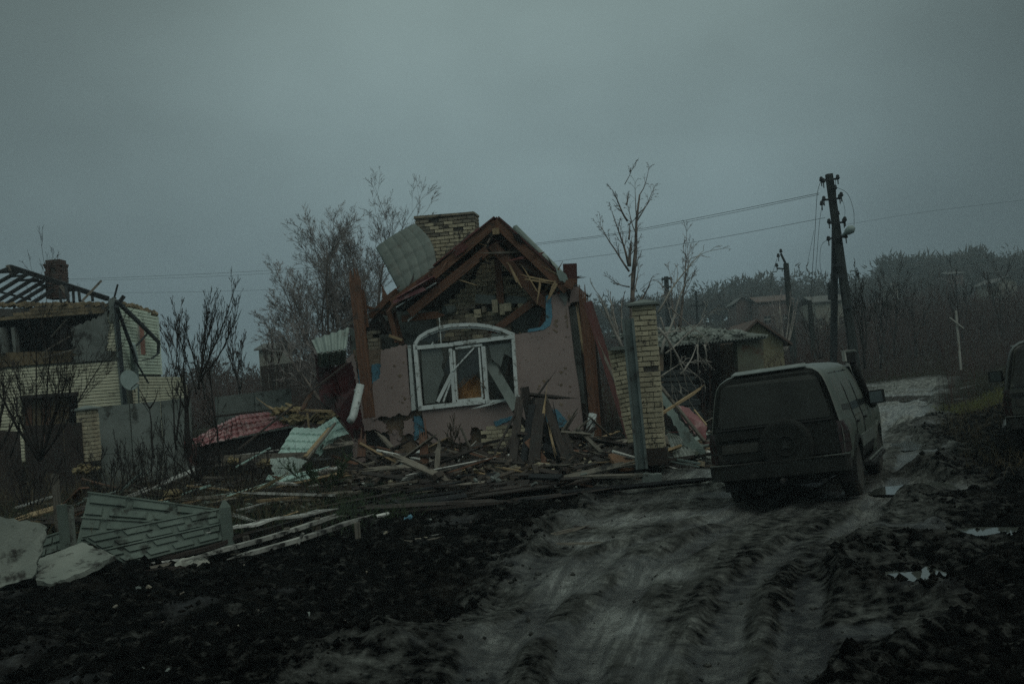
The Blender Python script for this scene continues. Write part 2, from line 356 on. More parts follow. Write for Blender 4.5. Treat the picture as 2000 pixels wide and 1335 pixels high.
def obj(name, mb, mat, parent=None, label=None, cat=None, group=None, kind=None, smooth=False, base=None):
    me = bpy.data.meshes.new(name)
    vs = np.array(mb.v, dtype=float)
    if parent: off = wloc(parent); loc = V(0, 0, 0)
    elif base is not None: off = V(*base); loc = off
    elif kind in ('structure',): off = V(0, 0, 0); loc = off
    else:
        lo = vs.min(0); hi = vs.max(0); off = V((lo[0] + hi[0]) / 2, (lo[1] + hi[1]) / 2, lo[2]); loc = off
    vs = vs - np.array(off)
    me.from_pydata(vs.tolist(), [], mb.f)
    a = me.attributes.new('gr', 'FLOAT_VECTOR', 'POINT'); a.data.foreach_set('vector', np.array(mb.g, dtype='f').ravel())
    if smooth: me.polygons.foreach_set('use_smooth', [True] * len(me.polygons))
    mats = mat if isinstance(mat, (list, tuple)) else [mat]
    for q in mats: me.materials.append(q)
    o = bpy.data.objects.new(name, me); COL.objects.link(o); o.location = loc
    if parent: o.parent = parent
    return props(o, label, cat, group, kind)
def inst(name, me, mw, parent):
    o = bpy.data.objects.new(name, me); COL.objects.link(o)
    o.parent = parent; o.matrix_basis = Matrix.Translation(-wloc(parent)) @ mw
    return o
def copy_tree(o, parent=None):
    c = o.copy(); COL.objects.link(c); c.parent = parent
    for ch in list(o.children): copy_tree(ch, c)
    return c
def frame(c, ex, ey, ez, sx=1, sy=1, sz=1):
    m = Matrix((ex * sx, ey * sy, ez * sz)).transposed().to_4x4(); m.translation = c; return m

_gs = 0
def plank(mb, p0, p1, wd, th, side=None, split0=False, split1=False, k=4, seg=1, bow=0):
    """board; a split end ends in uneven splinters"""
    global _gs; _gs += 1
    p0 = V(*p0); p1 = V(*p1)
    d = (p1 - p0).normalized()
    a = p0 + d * (.12 if split0 else 0); b = p1 - d * (.12 if split1 else 0)
    dd, sd, up, Ln = mb.beam(a, b, wd, th, side, _gs, n=seg, bow=bow)
    for flag, c, s in ((split0, a, -1), (split1, b, 1)):
        if not flag: continue
        for i in range(k):
            w0 = wd / k; cx = (i + .5) * w0 - wd / 2; l = random.uniform(.03, .34) * (1 if random.random() > .3 else 1.6)
            q = c + sd * cx - d * s * .01; h = th / 2
            vs = [q - sd * w0 / 2 - up * h, q + sd * w0 / 2 - up * h, q + sd * w0 / 2 + up * h, q - sd * w0 / 2 + up * h]
            tip = c + sd * (cx + random.uniform(-.3, .3) * w0) + d * s * l + up * random.uniform(-h, h)
            tw = w0 * random.uniform(.05, .25)
            vs += [tip - sd * tw - up * .003, tip + sd * tw - up * .003, tip + sd * tw + up * .003, tip - sd * tw + up * .003]
            g = [(_gs * 3.7 + v.dot(d), v.dot(sd), v.dot(up)) for v in vs]
            mb.box8(vs if s > 0 else vs[4:] + vs[:4], g)
    return mb
def plank_thing(name, a, b, wd, th, mat, label, cat='plank', group=None, side=None, s0=False, s1=False, seg=1, bow=0):
    mb = MB(); plank(mb, a, b, wd, th, side, s0, s1, seg=seg, bow=bow)
    return obj(name, mb, mat, None, label, cat, group)

def brick_mesh(name, mat, var=0):
    mb = MB(); rr = random.Random(var)
    ch = .045
    vs = []
    for z in (-.5, .5):
        for x, y in ((-1, -1), (1, -1), (1, 1), (-1, 1)):
            vs.append(V(x * .5 + rr.uniform(-.02, .02), y * .5, z + rr.uniform(-.05, .05)))
    mb.box8(vs)
    me = bpy.data.meshes.new(name); me.from_pydata([tuple(v) for v in mb.v], [], mb.f)
    me.materials.append(mat); return me
m_scorch = M('scorched_masonry', (.24, .185, .11), (.10, .08, .05), scale=2.5, rough=.95, bump=.7, bscale=22, dirt=((.03, .027, .022), .3, 1.2), rnd=.25)
BR = {k: [brick_mesh('brick', m, i) for i in range(4)] for k, m in (('y', m_brick), ('d', m_brickd), ('r', m_brickr), ('s', m_scorch))}
def brickwall(parent, o, eu, ez, en, width, height, kind='y', bl=.25, bh=.088, j=.012, bt=.12, skip=None, name='brick', jit=.004, grow=None):
    """courses of single bricks; o lower left of the outer face, en points outward"""
    o = V(*o); n = int(height / bh); cnt = 0
    for r in range(n):
        u = -(r % 2) * bl / 2
        while u < width - .02:
            a = max(u, 0); b = min(u + bl, width)
            if b - a > .04 and not (skip and skip((a + b) / 2, (r + .5) * bh)):
                c = o + eu * ((a + b) / 2) + ez * ((r + .5) * bh) - en * (bt / 2 - random.uniform(-jit, jit) * 2)
                rot = Matrix.Rotation(random.uniform(-.012, .012), 3, 'Y')
                kk = kind if not callable(kind) else kind((a + b) / 2, (r + .5) * bh)
                inst(name, random.choice(BR[kk]), frame(c, eu, en, ez, b - a - j, bt, bh - j), parent); cnt += 1
            u += bl
    return cnt
def ragged(pts, amp=.03, n=5, seed=0, edges=None):
    """break each straight edge of a 3D outline into an uneven one (edges: which)"""
    rr = random.Random(seed); out = []; N = len(pts)
    c = sum((V(*p) for p in pts), V(0, 0, 0)) / N
    for i in range(N):
        a = V(*pts[i]); b = V(*pts[(i + 1) % N]); out.append(a)
        if edges is not None and i not in edges: continue
        d = b - a; L_ = d.length
        k = max(1, int(L_ / .05 * n / 5))
        per = (c - a); per = per - d * (per.dot(d) / d.dot(d)); per = per.normalized() if per.length > 1e-6 else V(0, 0, 1)
        for q in range(1, k): out.append(a + d * ((q + rr.uniform(-.35, .35)) / k) + per * rr.uniform(-amp, amp))
    return out

# ================================================================== LARGE STRUCTURE
# ------------------------------------------------------------------ ground and road: one height field, split along the road's edge
def mud_material():
    m = bpy.data.materials.new('churned_mud'); m.use_nodes = True; t = m.node_tree; t.nodes.clear(); L = t.links.new
    N = lambda k, **a: (lambda n: ([setattr(n, p, q) for p, q in a.items()], n)[1])(t.nodes.new(k))
    out = N('ShaderNodeOutputMaterial'); b = N('ShaderNodeBsdfPrincipled'); L(b.outputs[0], out.inputs[0])
    at = N('ShaderNodeAttribute', attribute_name='soil'); sp = N('ShaderNodeSeparateXYZ'); L(at.outputs['Vector'], sp.inputs[0])
    g = N('ShaderNodeNewGeometry')
    def noise(sc, det=6, ro=.6, vec=None):
        n = N('ShaderNodeTexNoise'); n.inputs['Scale'].default_value = sc; n.inputs['Detail'].default_value = det; n.inputs['Roughness'].default_value = ro
        L(vec or g.outputs['Position'], n.inputs['Vector']); return n.outputs['Fac']
    def mr(v, a, b_, c=0, d=1):
        r = N('ShaderNodeMapRange'); r.inputs[1].default_value = a; r.inputs[2].default_value = b_; r.inputs[3].default_value = c; r.inputs[4].default_value = d; L(v, r.inputs[0]); return r.outputs[0]
    def mixc(f, a, b_):
        x = N('ShaderNodeMix', data_type='RGBA'); L(f, x.inputs[0])
        for s, v in ((6, a), (7, b_)):
            if isinstance(v, tuple): x.inputs[s].default_value = (*v, 1)
            else: L(v, x.inputs[s])
        return x.outputs[2]
    def math_(op, a, b_):
        x = N('ShaderNodeMath', operation=op)
        for i, v in enumerate((a, b_)):
            if isinstance(v, (int, float)): x.inputs[i].default_value = v
            else: L(v, x.inputs[i])
        return x.outputs[0]
    n1 = noise(1.3); n2 = noise(7); n3 = noise(34, 8, .7)
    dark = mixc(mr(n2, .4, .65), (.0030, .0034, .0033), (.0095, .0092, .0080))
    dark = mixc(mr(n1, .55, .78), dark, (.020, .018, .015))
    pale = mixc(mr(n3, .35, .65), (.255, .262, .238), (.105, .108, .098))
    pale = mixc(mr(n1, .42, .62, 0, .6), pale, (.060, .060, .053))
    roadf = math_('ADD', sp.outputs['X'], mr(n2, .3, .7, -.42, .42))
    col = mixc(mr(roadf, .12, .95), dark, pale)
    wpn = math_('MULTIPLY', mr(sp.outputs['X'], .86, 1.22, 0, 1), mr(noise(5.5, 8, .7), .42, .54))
    col = mixc(wpn, col, (.30, .31, .285))  # pale colour stands in for sky sheen on the wet patches
    grass = mixc(mr(n2, .4, .6), (.018, .022, .011), (.035, .027, .016))
    col = mixc(sp.outputs['Z'], col, grass)
    far = mixc(mr(n1, .4, .6), (.05, .04, .03), (.035, .032, .024))
    L(col, b.inputs['Base Color'])
    wet = math_('ADD', sp.outputs['Y'], mr(n1, .35, .7, -.3, .3))
    rough = mr(wet, .3, .75, .95, .28)
    L(rough, b.inputs['Roughness'])
    L(mr(wet, .3, .8, .03, .6), b.inputs['Specular IOR Level'])
    bb = N('ShaderNodeBump'); bb.inputs['Strength'].default_value = .9; bb.inputs['Distance'].default_value = .11
    tk = N('ShaderNodeAttribute', attribute_name='track'); ts = N('ShaderNodeSeparateXYZ'); L(tk.outputs['Vector'], ts.inputs[0])
    tread = math_('MULTIPLY', math_('SINE', math_('MULTIPLY', ts.outputs['X'], 78.0), 0.0), ts.outputs['Z'])
    cv = N('ShaderNodeCombineXYZ'); L(math_('MULTIPLY', ts.outputs['Y'], 3.4), cv.inputs[0]); L(math_('MULTIPLY', ts.outputs['X'], .30), cv.inputs[1])
    ln = noise(2.2, 9, .72, cv.outputs[0])
    onr = mr(sp.outputs['X'], .25, .6)
    col = mixc(math_('MULTIPLY', mr(ln, .46, .58, 0, .72), onr), col, (.026, .027, .024))
    L(col, b.inputs['Base Color'])
    n3 = math_('ADD', n3, math_('MULTIPLY', math_('MULTIPLY', ln, onr), 2.2))
    hgt = math_('ADD', math_('ADD', math_('MULTIPLY', n3, .42), math_('MULTIPLY', noise(19, 8, .75), mr(sp.outputs['X'], .2, .6, .8, .22))), math_('MULTIPLY', tread, .12)); L(hgt, bb.inputs['Height']); L(bb.outputs[0], b.inputs['Normal'])
    return m
m_mud = mud_material()

ys = np.concatenate([np.linspace(-30, 3.6, 24)[:-1], 3.6 + np.cumsum(np.concatenate([[0], np.full(150, .035), np.full(150, .055), np.full(80, .09)]))])
y0 = ys[-1]; ext = []; st = .11
while y0 < 640: y0 += st; st *= 1.052; ext.append(y0)
ys = np.concatenate([ys, ext])
us = np.concatenate([np.linspace(-1, -.62, 14)[:-1], np.linspace(-.62, .62, 470), np.linspace(.62, 1, 14)[1:]])
Yg, Ug = np.meshgrid(ys, us, indexing='ij')
spread = np.maximum(Yg + 1.0, 5.0)
Xg = Ug * spread
Xg = np.where(np.abs(Ug) > .62, np.sign(Ug) * (.62 * spread + (np.abs(Ug) - .62) / .38 * np.maximum(30, .5 * spread)), Xg)
Zg = ground_z(Xg, Yg)
nr, nc = Xg.shape
R = road_in(Xg, Yg)
soil = np.zeros((nr, nc, 3))
track = np.zeros((nr, nc, 3)); l_ = np.interp(Yg, _ly, _lx); r_ = np.interp(Yg, _ry, _rx); s_ = (Xg - l_) / np.maximum(r_ - l_, .5) * 4.2
streak = fbm(s_ * 4.5, Yg * .55, 5, 2, .7)
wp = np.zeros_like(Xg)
for c, a, b in WET_SHEEN: wp = np.maximum(wp, np.exp(-(((Xg - c.x) / a) ** 2 + ((Yg - c.y) / b) ** 2)) * (1 + .5 * fbm(Xg * 3, Yg * 3, 3, 4)))
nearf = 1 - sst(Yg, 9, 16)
soil[..., 0] = sst(R, -.75, .75) * np.clip(.64 - .27 * nearf + .50 * streak + .75 * wp + .42 * sst(Yg, 19, 30) + .16 * fbm(Xg * 2.2, Yg * 2.2, 4, 5, .65), 0, 1.5) + .25 * np.exp(-((R + .3) / .5) ** 2) * .5  # far stretch paled to imitate wet mud reflecting the sky
low = Zg - macro(Xg, Yg)
soil[..., 1] = np.clip(sst(-low, -.02, .09) * sst(R, -.8, .2) + .15 * sst(R, -.6, .3) + .7 * wp * sst(R, -.6, .2) + .55 * np.clip(fbm(Xg * .9, Yg * 1.3, 3, 7) * 2 - .2, 0, 1), 0, 1)
soil[..., 2] = sst(Yg, 26, 44) * (1 - sst(R, -.8, 0)) * .85
tm = np.zeros_like(Xg)
for i_ in (0, 2, 3): tm = np.maximum(tm, np.exp(-(pdist(Xg, Yg, RUTS[i_]) / .17) ** 6))
track[..., 1] = s_; track[..., 0] = Yg + .35 * Xg + .02 * fbm(Xg * 5, Yg * 5, 2, 1); track[..., 2] = tm * (1 - sst(Yg, 9, 13)) * np.clip(.5 + 1.4 * fbm(Xg, Yg, 2, 6), 0, 1)
verts = np.stack([Xg, Yg, Zg], -1).reshape(-1, 3)
idx = np.arange(nr * nc).reshape(nr, nc)
quads = np.stack([idx[:-1, :-1], idx[:-1, 1:], idx[1:, 1:], idx[1:, :-1]], -1).reshape(-1, 4)
rc = R[:-1, :-1].reshape(-1)
def grid_obj(name, sel):
    q = quads[sel]; used, inv = np.unique(q, return_inverse=True); q = inv.reshape(q.shape)
    me = bpy.data.meshes.new(name); n = len(used)
    me.vertices.add(n); me.vertices.foreach_set('co', verts[used].ravel())
    me.loops.add(len(q) * 4); me.polygons.add(len(q))
    me.loops.foreach_set('vertex_index', q.ravel().astype(np.int32))
    me.polygons.foreach_set('loop_start', (np.arange(len(q)) * 4).astype(np.int32))
    me.update(calc_edges=True)
    me.polygons.foreach_set('use_smooth', np.ones(len(q), bool))
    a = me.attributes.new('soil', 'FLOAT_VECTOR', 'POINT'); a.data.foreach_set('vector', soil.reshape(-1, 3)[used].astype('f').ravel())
    a = me.attributes.new('track', 'FLOAT_VECTOR', 'POINT'); a.data.foreach_set('vector', track.reshape(-1, 3)[used].astype('f').ravel())
    me.materials.append(m_mud)
    o = bpy.data.objects.new(name, me); COL.objects.link(o); o['kind'] = 'structure'; return o
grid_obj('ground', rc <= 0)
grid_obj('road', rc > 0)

# puddles: level water lying in the hollows
def water_material():
    m = bpy.data.materials.new('muddy_water'); m.use_nodes = True; b = m.node_tree.nodes['Principled BSDF']
    b.inputs['Base Color'].default_value = (.055, .06, .052, 1); b.inputs['Roughness'].default_value = .08; b.inputs['Specular IOR Level'].default_value = .9
    return m
m_water = water_material()
for i, (c, a, b) in enumerate(PUD):
    mb = MB(); zc = gz(c.x, c.y)
    pts = []
    for k in range(28):
        t = 2 * math.pi * k / 28; rr = 1.0 + .25 * math.sin(3 * t + i) + .15 * math.sin(5 * t + 2 * i)
        pts.append(V(c.x + a * 1.15 * rr * math.cos(t), c.y + b * 1.15 * rr * math.sin(t), 0))
    lv = np.percentile([gz(c.x + a * .8 * random.uniform(-1, 1), c.y + b * .8 * random.uniform(-1, 1)) for _ in range(60)], 60 )
    pts = [V(p.x, p.y, lv) for p in pts]
    mb.add([V(c.x, c.y, lv)] + pts, [(0, k + 1, (k + 1) % 28 + 1) for k in range(28)])
    obj('puddle', mb, m_water, kind='structure')

# clods of earth
def clods():
    rs = np.random.RandomState(5)
    base = [np.array(v) for v in ((0, 0, 1), (.9, 0, .3), (.28, .85, .3), (-.73, .53, .3), (-.73, -.53, .3), (.28, -.85, .3), (0, 0, -.7))]
    tri = [(0, 1, 2), (0, 2, 3), (0, 3, 4), (0, 4, 5), (0, 5, 1), (6, 2, 1), (6, 3, 2), (6, 4, 3), (6, 5, 4), (6, 1, 5)]
    vs = []; fs = []; n = 17000
    Y = 5 + 22 * rs.rand(n) ** 1.5; X = (rs.rand(n) * 1.24 - .62) * (Y + 1)
    r = road_in(X, Y)
    keep = (r < -.05) | (rs.rand(n) < .30 * np.exp(-np.maximum(r, 0) / .6) + .06)
    X, Y, r = X[keep], Y[keep], r[keep]
    Z = ground_z(X, Y)
    sz = .012 + .058 * rs.rand(len(X)) ** 3.4
    sz = np.where(r > 0, sz * .55, sz)
    B = np.array(base)
    A = B[None] * sz[:, None, None] * (0.65 + .7 * rs.rand(len(X), 7, 1)) * (.7 + .6 * rs.rand(len(X), 1, 3))
    A = A + np.stack([X, Y, Z], -1)[:, None, :]
    T = np.array(tri)[None] + (np.arange(len(X)) * 7)[:, None, None]
    me = bpy.data.meshes.new('mud_clods'); me.from_pydata(A.reshape(-1, 3).tolist(), [], T.reshape(-1, 3).tolist())
    sa = np.zeros((len(X), 7, 3), 'f'); sa[..., 0] = (sst(r, -.4, .5) * .5)[:, None]
    a = me.attributes.new('soil', 'FLOAT_VECTOR', 'POINT'); a.data.foreach_set('vector', sa.ravel())
    me.polygons.foreach_set('use_smooth', [True] * len(me.polygons))
    me.materials.append(m_mud)
    o = bpy.data.objects.new('mud_clods', me); COL.objects.link(o)
    props(o, 'loose clods of dark wet earth strewn beside the muddy road', 'mud clods', None, 'stuff')
clods()

# ------------------------------------------------------------------ brush and far woods (uncountable), built as thin twigs
def sticks(name, A, Bp, wd, mat, label, cat):
    """slender three-sided twigs from A to Bp (n,3), widths wd"""
    n = len(A); d = Bp - A; d /= np.linalg.norm(d, axis=1)[:, None] + 1e-9
    s = np.cross(d, np.array([0, 0, 1.0]) + .01); s /= np.linalg.norm(s, axis=1)[:, None] + 1e-9
    u = np.cross(s, d); w_ = wd[:, None] / 2
    vs = np.stack([A + s * w_, A - s * w_ * .5 + u * w_ * .87, A - s * w_ * .5 - u * w_ * .87, Bp], 1).reshape(-1, 3)
    o = np.arange(n)[:, None] * 4
    f = np.concatenate([o + np.array([[0, 1, 3]]), o + np.array([[1, 2, 3]]), o + np.array([[2, 0, 3]])])
    me = bpy.data.meshes.new(name)
    me.vertices.add(len(vs)); me.vertices.foreach_set('co', vs.ravel())
    me.loops.add(len(f) * 3); me.polygons.add(len(f)); me.loops.foreach_set('vertex_index', f.ravel().astype(np.int32))
    me.polygons.foreach_set('loop_start', (np.arange(len(f)) * 3).astype(np.int32)); me.update(calc_edges=True)
    me.materials.append(mat); ob = bpy.data.objects.new(name, me); COL.objects.link(ob)
    return props(ob, label, cat, None, 'stuff')
rs = np.random.RandomState(3)
def thicket(n, xa, xb, ya, yb, h0, h1, lean=.25, wd=(.008, .022), pat=6):
    X = xa + (xb - xa) * rs.rand(n); Y = ya + (yb - ya) * rs.rand(n)
    cl = fbm(X / pat, Y / pat, 3, 1)
    H_ = (h0 + (h1 - h0) * rs.rand(n)) * (1 + .7 * cl)
    H_ = np.maximum(H_, .3)
    Z = macro(X, Y)
    A = np.stack([X, Y, Z - .05], -1)
    dx = rs.randn(n) * lean; dy = rs.randn(n) * lean
    Bp = A + np.stack([dx * H_, dy * H_, H_], -1)
    # side twigs
    k = rs.rand(n, 3); As = [A]; Bs = [Bp]; W = [wd[0] + (wd[1] - wd[0]) * rs.rand(n)]
    for j in range(3):
        s = A + (Bp - A) * (.3 + .6 * k[:, j:j + 1])
        dd = np.stack([rs.randn(n) * .28, rs.randn(n) * .28, .35 + .3 * rs.rand(n)], -1) * H_[:, None] * .45
        As.append(s); Bs.append(s + dd); W.append(W[0] * .6)
    return np.concatenate(As), np.concatenate(Bs), np.concatenate(W)
def join(*l): return [np.concatenate([q[i] for q in l]) for i in range(3)]
rb = thicket(4200, 16, 62, 56, 110, 1.6, 4.4, .12, (.03, .08), 9)
rb2 = thicket(2600, 9, 34, 46, 58, .5, 2.0, .2, (.015, .04))
rb2b = thicket(1500, 5, 30, 70, 110, 1.5, 3.2, .12, (.04, .09), 7)
A_, B_, W_ = join(rb, rb2, rb2b)
k = (road_in(A_[:, 0], A_[:, 1]) < -.3) | (A_[:, 1] > 53)
sticks('brush', A_[k], B_[k], W_[k], m_brush, 'tangled reddish brown brush covering the slope beyond the road end', 'brush')
sticks('brush', *join(thicket(2600, -26, -3, 50, 70, 1.8, 4.2, .09, (.025, .05), 5), thicket(900, -9, 3.5, 33, 48, .8, 2.6, .15, (.02, .04))), m_brush, 'brown brush standing behind the grey concrete walls at the left', 'brush')
q_ = thicket(1400, 3.2, 14, 30, 44, .5, 2.4, .2, (.015, .035)); k = road_in(q_[0][:, 0], q_[0][:, 1]) < -.5
sticks('brush', *[v[k] for v in q_], m_brush, 'low brown brush around the shed behind the gate pillar', 'brush')
sticks('dead_weeds', *join(thicket(1500, -10.5, -2.8, 13.4, 19, .15, .75, .35, (.005, .012), 2), thicket(900, -15, -4, 19, 27, .2, .9, .3, (.008, .016), 2)), m_weed, 'dry yellow brown weeds in the yard behind the patterned fence', 'weeds')
sticks('green_weeds', *join(thicket(2200, -11, -2.2, 13.2, 18, .12, .5, .55, (.006, .014), 2), thicket(500, -3.6, -1.6, 14.6, 16.8, .1, .3, .6, (.008, .016), 2)), m_weedg, 'low dark green weeds among the rubble behind the fence', 'weeds')
sticks('moss_grass', *thicket(1800, 11.8, 16, 21, 29, .05, .20, .5, (.01, .02), 2), m_moss, 'yellow green grass on the earth bank beside the right hand vehicle', 'grass')
q_ = thicket(3200, 6.5, 14, 14, 30, .03, .12, .6, (.006, .012), 2); k = road_in(q_[0][:, 0], q_[0][:, 1]) < -.5
sticks('dead_grass', *[v[k] for v in q_], m_weed, 'flattened dead grass and straw lying on the dark mud', 'grass')

sticks('brush', *thicket(2000, -11.5, -3.4, 14.6, 20, .2, .95, .38, (.005, .012), 2.5), m_bark, 'dark dead brush tangled in the yard behind the patterned fence', 'brush')

def crown_cloud(cx, cy, cz, rx, rz, n):
    p = rs.randn(n, 3); p /= np.linalg.norm(p, axis=1)[:, None]
    p *= (rs.rand(n, 1) ** .45); p *= (1 + .25 * np.sin(p[:, :1] * 7 + cx))
    A = np.array([cx, cy, cz]) + p * np.array([rx, rx, rz])
    d = p * np.array([1, 1, .8]) + rs.randn(n, 3) * .6 + np.array([0, 0, .25]); d /= np.linalg.norm(d, axis=1)[:, None]
    return A, A + d * (rx * .24), np.full(n, rx * .065)
def far_trees(spots, n):
    l = []
    for x, y, h, r in spots:
        z = float(macro(np.array([x]), np.array([y]))[0])
        l.append(crown_cloud(x, y, z + h * .62, r, h * .42, n))
        l.append((np.array([[x, y, z - 1]]), np.array([[x + .3, y, z + h * .9]]), np.array([r * .14])))
    return join(*l)
spots = []
for _ in range(300):
    y = rs.uniform(150, 268); u = rs.uniform(-.10, .62)
    spots.append((u * y, y, rs.uniform(4, 7), rs.uniform(2.6, 4.4)))
for u in np.arange(-.10, .62, .012):
    y = rs.uniform(215, 250); k = rs.rand() ** 2; spots.append((u * y, y, 6.0 + 6 * k, 3 + 3.6 * k))
sticks('far_wood', *far_trees(spots, 230), m_wood_far, 'hazy bare wood running along the ridge behind the village', 'wood')
# trees one can tell apart on the skyline
for px, ptop, Yt, r, lab in ((1770, 500, 215, 7, 'round topped bare tree on the skyline left of the tallest one'), (1882, 494, 205, 7.5, 'tallest rounded bare tree on the right hand skyline'), (1840, 506, 220, 5.5, 'smaller hazy bare tree between the two round skyline trees'),
                         (1960, 506, 200, 6, 'bare rounded tree on the skyline near the right edge of the photo'), (1470, 540, 225, 6, 'low rounded tree on the skyline left of the leaning pole')):
    c = P(px, ptop, Yt); z = mz(c.x, c.y); h = c.z - z
    t = thing('skyline_tree', lab, 'tree', (c.x, c.y, z))
    for nm, (a, b_, w_) in (('crown', crown_cloud(c.x, c.y, z + h * .64, r, h * .36, 1500)), ('trunk', (np.array([[c.x, c.y, z - .5]]), np.array([[c.x, c.y, z + h * .8]]), np.array([.9])))):
        o = sticks(nm, a - np.array(t.location), b_ - np.array(t.location), w_, m_wood_far, None, None); del o['kind']; o.parent = t
# scrub nearer than the ridge, darker
spots = []
for _ in range(170):
    y = rs.uniform(84, 150); u = rs.uniform(.10, .60)
    spots.append((u * y, y, rs.uniform(2, 3.6), rs.uniform(1.5, 2.6)))
sticks('scrub_wood', *far_trees(spots, 240), m_brush, 'dark bare scrub trees on the lower slope in front of the ridge', 'scrub')
spots = []
for _ in range(80):
    y = rs.uniform(75, 130); u = rs.uniform(-.42, .05)
    spots.append((u * y, y, rs.uniform(3, 6), rs.uniform(1.6, 2.6)))
sticks('scrub_wood', *far_trees(spots, 160), m_brush, 'dull bare scrub showing between the two ruined houses', 'scrub')

# ------------------------------------------------------------------ air
mb = MB(); mb.abox(-760, 760, -50, 690, -2.2, 34)
o = obj('haze', mb, [], kind='stuff')
o['label'] = 'thin grey haze over the whole village'; o['category'] = 'haze'
hm = bpy.data.materials.new('haze_air'); hm.use_nodes = True; hm.node_tree.nodes.clear()
ho = hm.node_tree.nodes.new('ShaderNodeOutputMaterial'); hv = hm.node_tree.nodes.new('ShaderNodeVolumePrincipled')
hv.inputs['Color'].default_value = (.72, .86, .90, 1); hv.inputs['Density'].default_value = .0013; hv.inputs['Anisotropy'].default_value = .0
hm.node_tree.links.new(hv.outputs[0], ho.inputs['Volume']); o.data.materials.append(hm)

# ================================================================== THE RUINED COTTAGE
EZ = V(0, 0, 1)
cot = thing('ruined_cottage', 'shell torn pink cottage with white arched window and collapsed timber roof', 'house', F_O + F_E * .1 + V(0, 0, mz(0, 22)))
def hpoly(pts, off): return [H(a, b, off) for a, b in pts]
def part(name, mb, mat, parent=cot, **k): return obj(name, mb, mat, parent, **k)
def slab(name, pts, off, th, mat, parent=cot, amp=0, seed=0, edges=None, **k):
    q = hpoly(pts, off)
    if amp: q = ragged(q, amp, 5, seed, edges)
    mb = MB(); mb.prism(q, F_N * th); return part(name, mb, mat, parent, **k)

# plaster faces of the front wall
slab('left_wall', [(744, 684), (770, 678), (792, 672), (796, 720), (800, 770), (804, 800), (795, 812), (780, 806), (764, 815), (745, 812), (728, 822), (724, 790), (729, 745), (742, 738), (743, 710)], 0, .16, m_pink, amp=.022, seed=1, edges=[0, 1, 4, 5, 6, 7, 8, 9, 10, 12, 13])
slab('plaster_patch', [(703, 770), (716, 775), (728, 815), (745, 822), (757, 840), (745, 846), (728, 838), (712, 842), (705, 820)], .03, .12, m_pink, amp=.03, seed=2)
slab('plaster_patch', [(787, 822), (806, 818), (808, 850), (796, 846), (786, 848), (790, 835)], .02, .12, m_pink, amp=.03, seed=3)
slab('sill_wall', [(823, 797), (900, 790), (1012, 782), (1013, 828), (985, 831), (962, 838), (960, 846), (920, 832), (918, 858), (895, 866), (872, 856), (846, 868), (836, 852), (828, 830)], 0, .16, m_pink, amp=.03, seed=4, edges=[3, 4, 5, 6, 7, 8, 9, 10, 11, 12])
slab('right_wall', [(1004, 652), (1040, 648), (1064, 643), (1072, 630), (1076, 577), (1094, 570), (1108, 590), (1114, 640), (1121, 700), (1131, 765), (1139, 838), (1120, 846), (1106, 836), (1085, 834), (1068, 822), (1050, 832), (1030, 826), (1013, 828), (1009, 730)], 0, .16, m_pink, amp=.02, seed=5, edges=[0, 1, 2, 3, 4, 5, 10, 11, 12, 13, 14, 15, 16])
# substrate behind the plaster
slab('clay_wall', [(690, 682), (744, 682), (800, 800), (812, 792), (1012, 780), (1012, 830), (1139, 834), (1142, 905), (690, 912)], .17, .14, m_clay, amp=.03, seed=6, edges=[0, 1, 7])
slab('plaster_patch', [(756, 846), (778, 842), (782, 870), (764, 880)], .13, .035, m_pink, amp=.03, seed=8)
slab('plaster_patch', [(812, 862), (830, 850), (838, 872), (824, 888)], .12, .045, m_pink, amp=.03, seed=9)
slab('foam_board', [(726, 712), (744, 709), (744, 738), (737, 742), (727, 748)], .12, .05, m_foam, amp=.012, seed=10)
slab('foam_board', [(808, 812), (822, 812), (832, 838), (818, 850), (810, 860), (806, 838)], .1, .05, m_foam, amp=.02, seed=11)
slab('foam_board', [(1066, 577), (1076, 575), (1079, 618), (1074, 636), (1060, 644), (1030, 648), (1032, 643), (1056, 638), (1066, 626)], -.012, .07, m_foam, amp=.008, seed=12)
slab('foam_board', [(1072, 800), (1086, 798), (1098, 812), (1108, 822), (1100, 838), (1078, 832), (1060, 820), (1044, 824), (1042, 806), (1058, 802)], -.03, .14, m_foam, amp=.02, seed=13)
slab('foam_board', [(964, 822), (1000, 812), (1002, 818), (968, 832)], -.03, .1, m_foam, amp=.015, seed=14)
rp = random.Random(15)
for i in range(26):
    px, py = rp.uniform(700, 1130), rp.uniform(826, 890)
    if 845 < px < 1050 and py < 862: continue
    n_ = rp.randint(5, 8); s_ = rp.uniform(4, 12)
    slab('plaster_patch', [(px + s_ * rp.uniform(.5, 1.2) * math.cos(math.tau * g / n_), py + s_ * rp.uniform(.5, 1.3) * math.sin(math.tau * g / n_)) for g in range(n_)], .11, .07, m_pink if rp.random() < .45 else m_clay, amp=.012, seed=i)
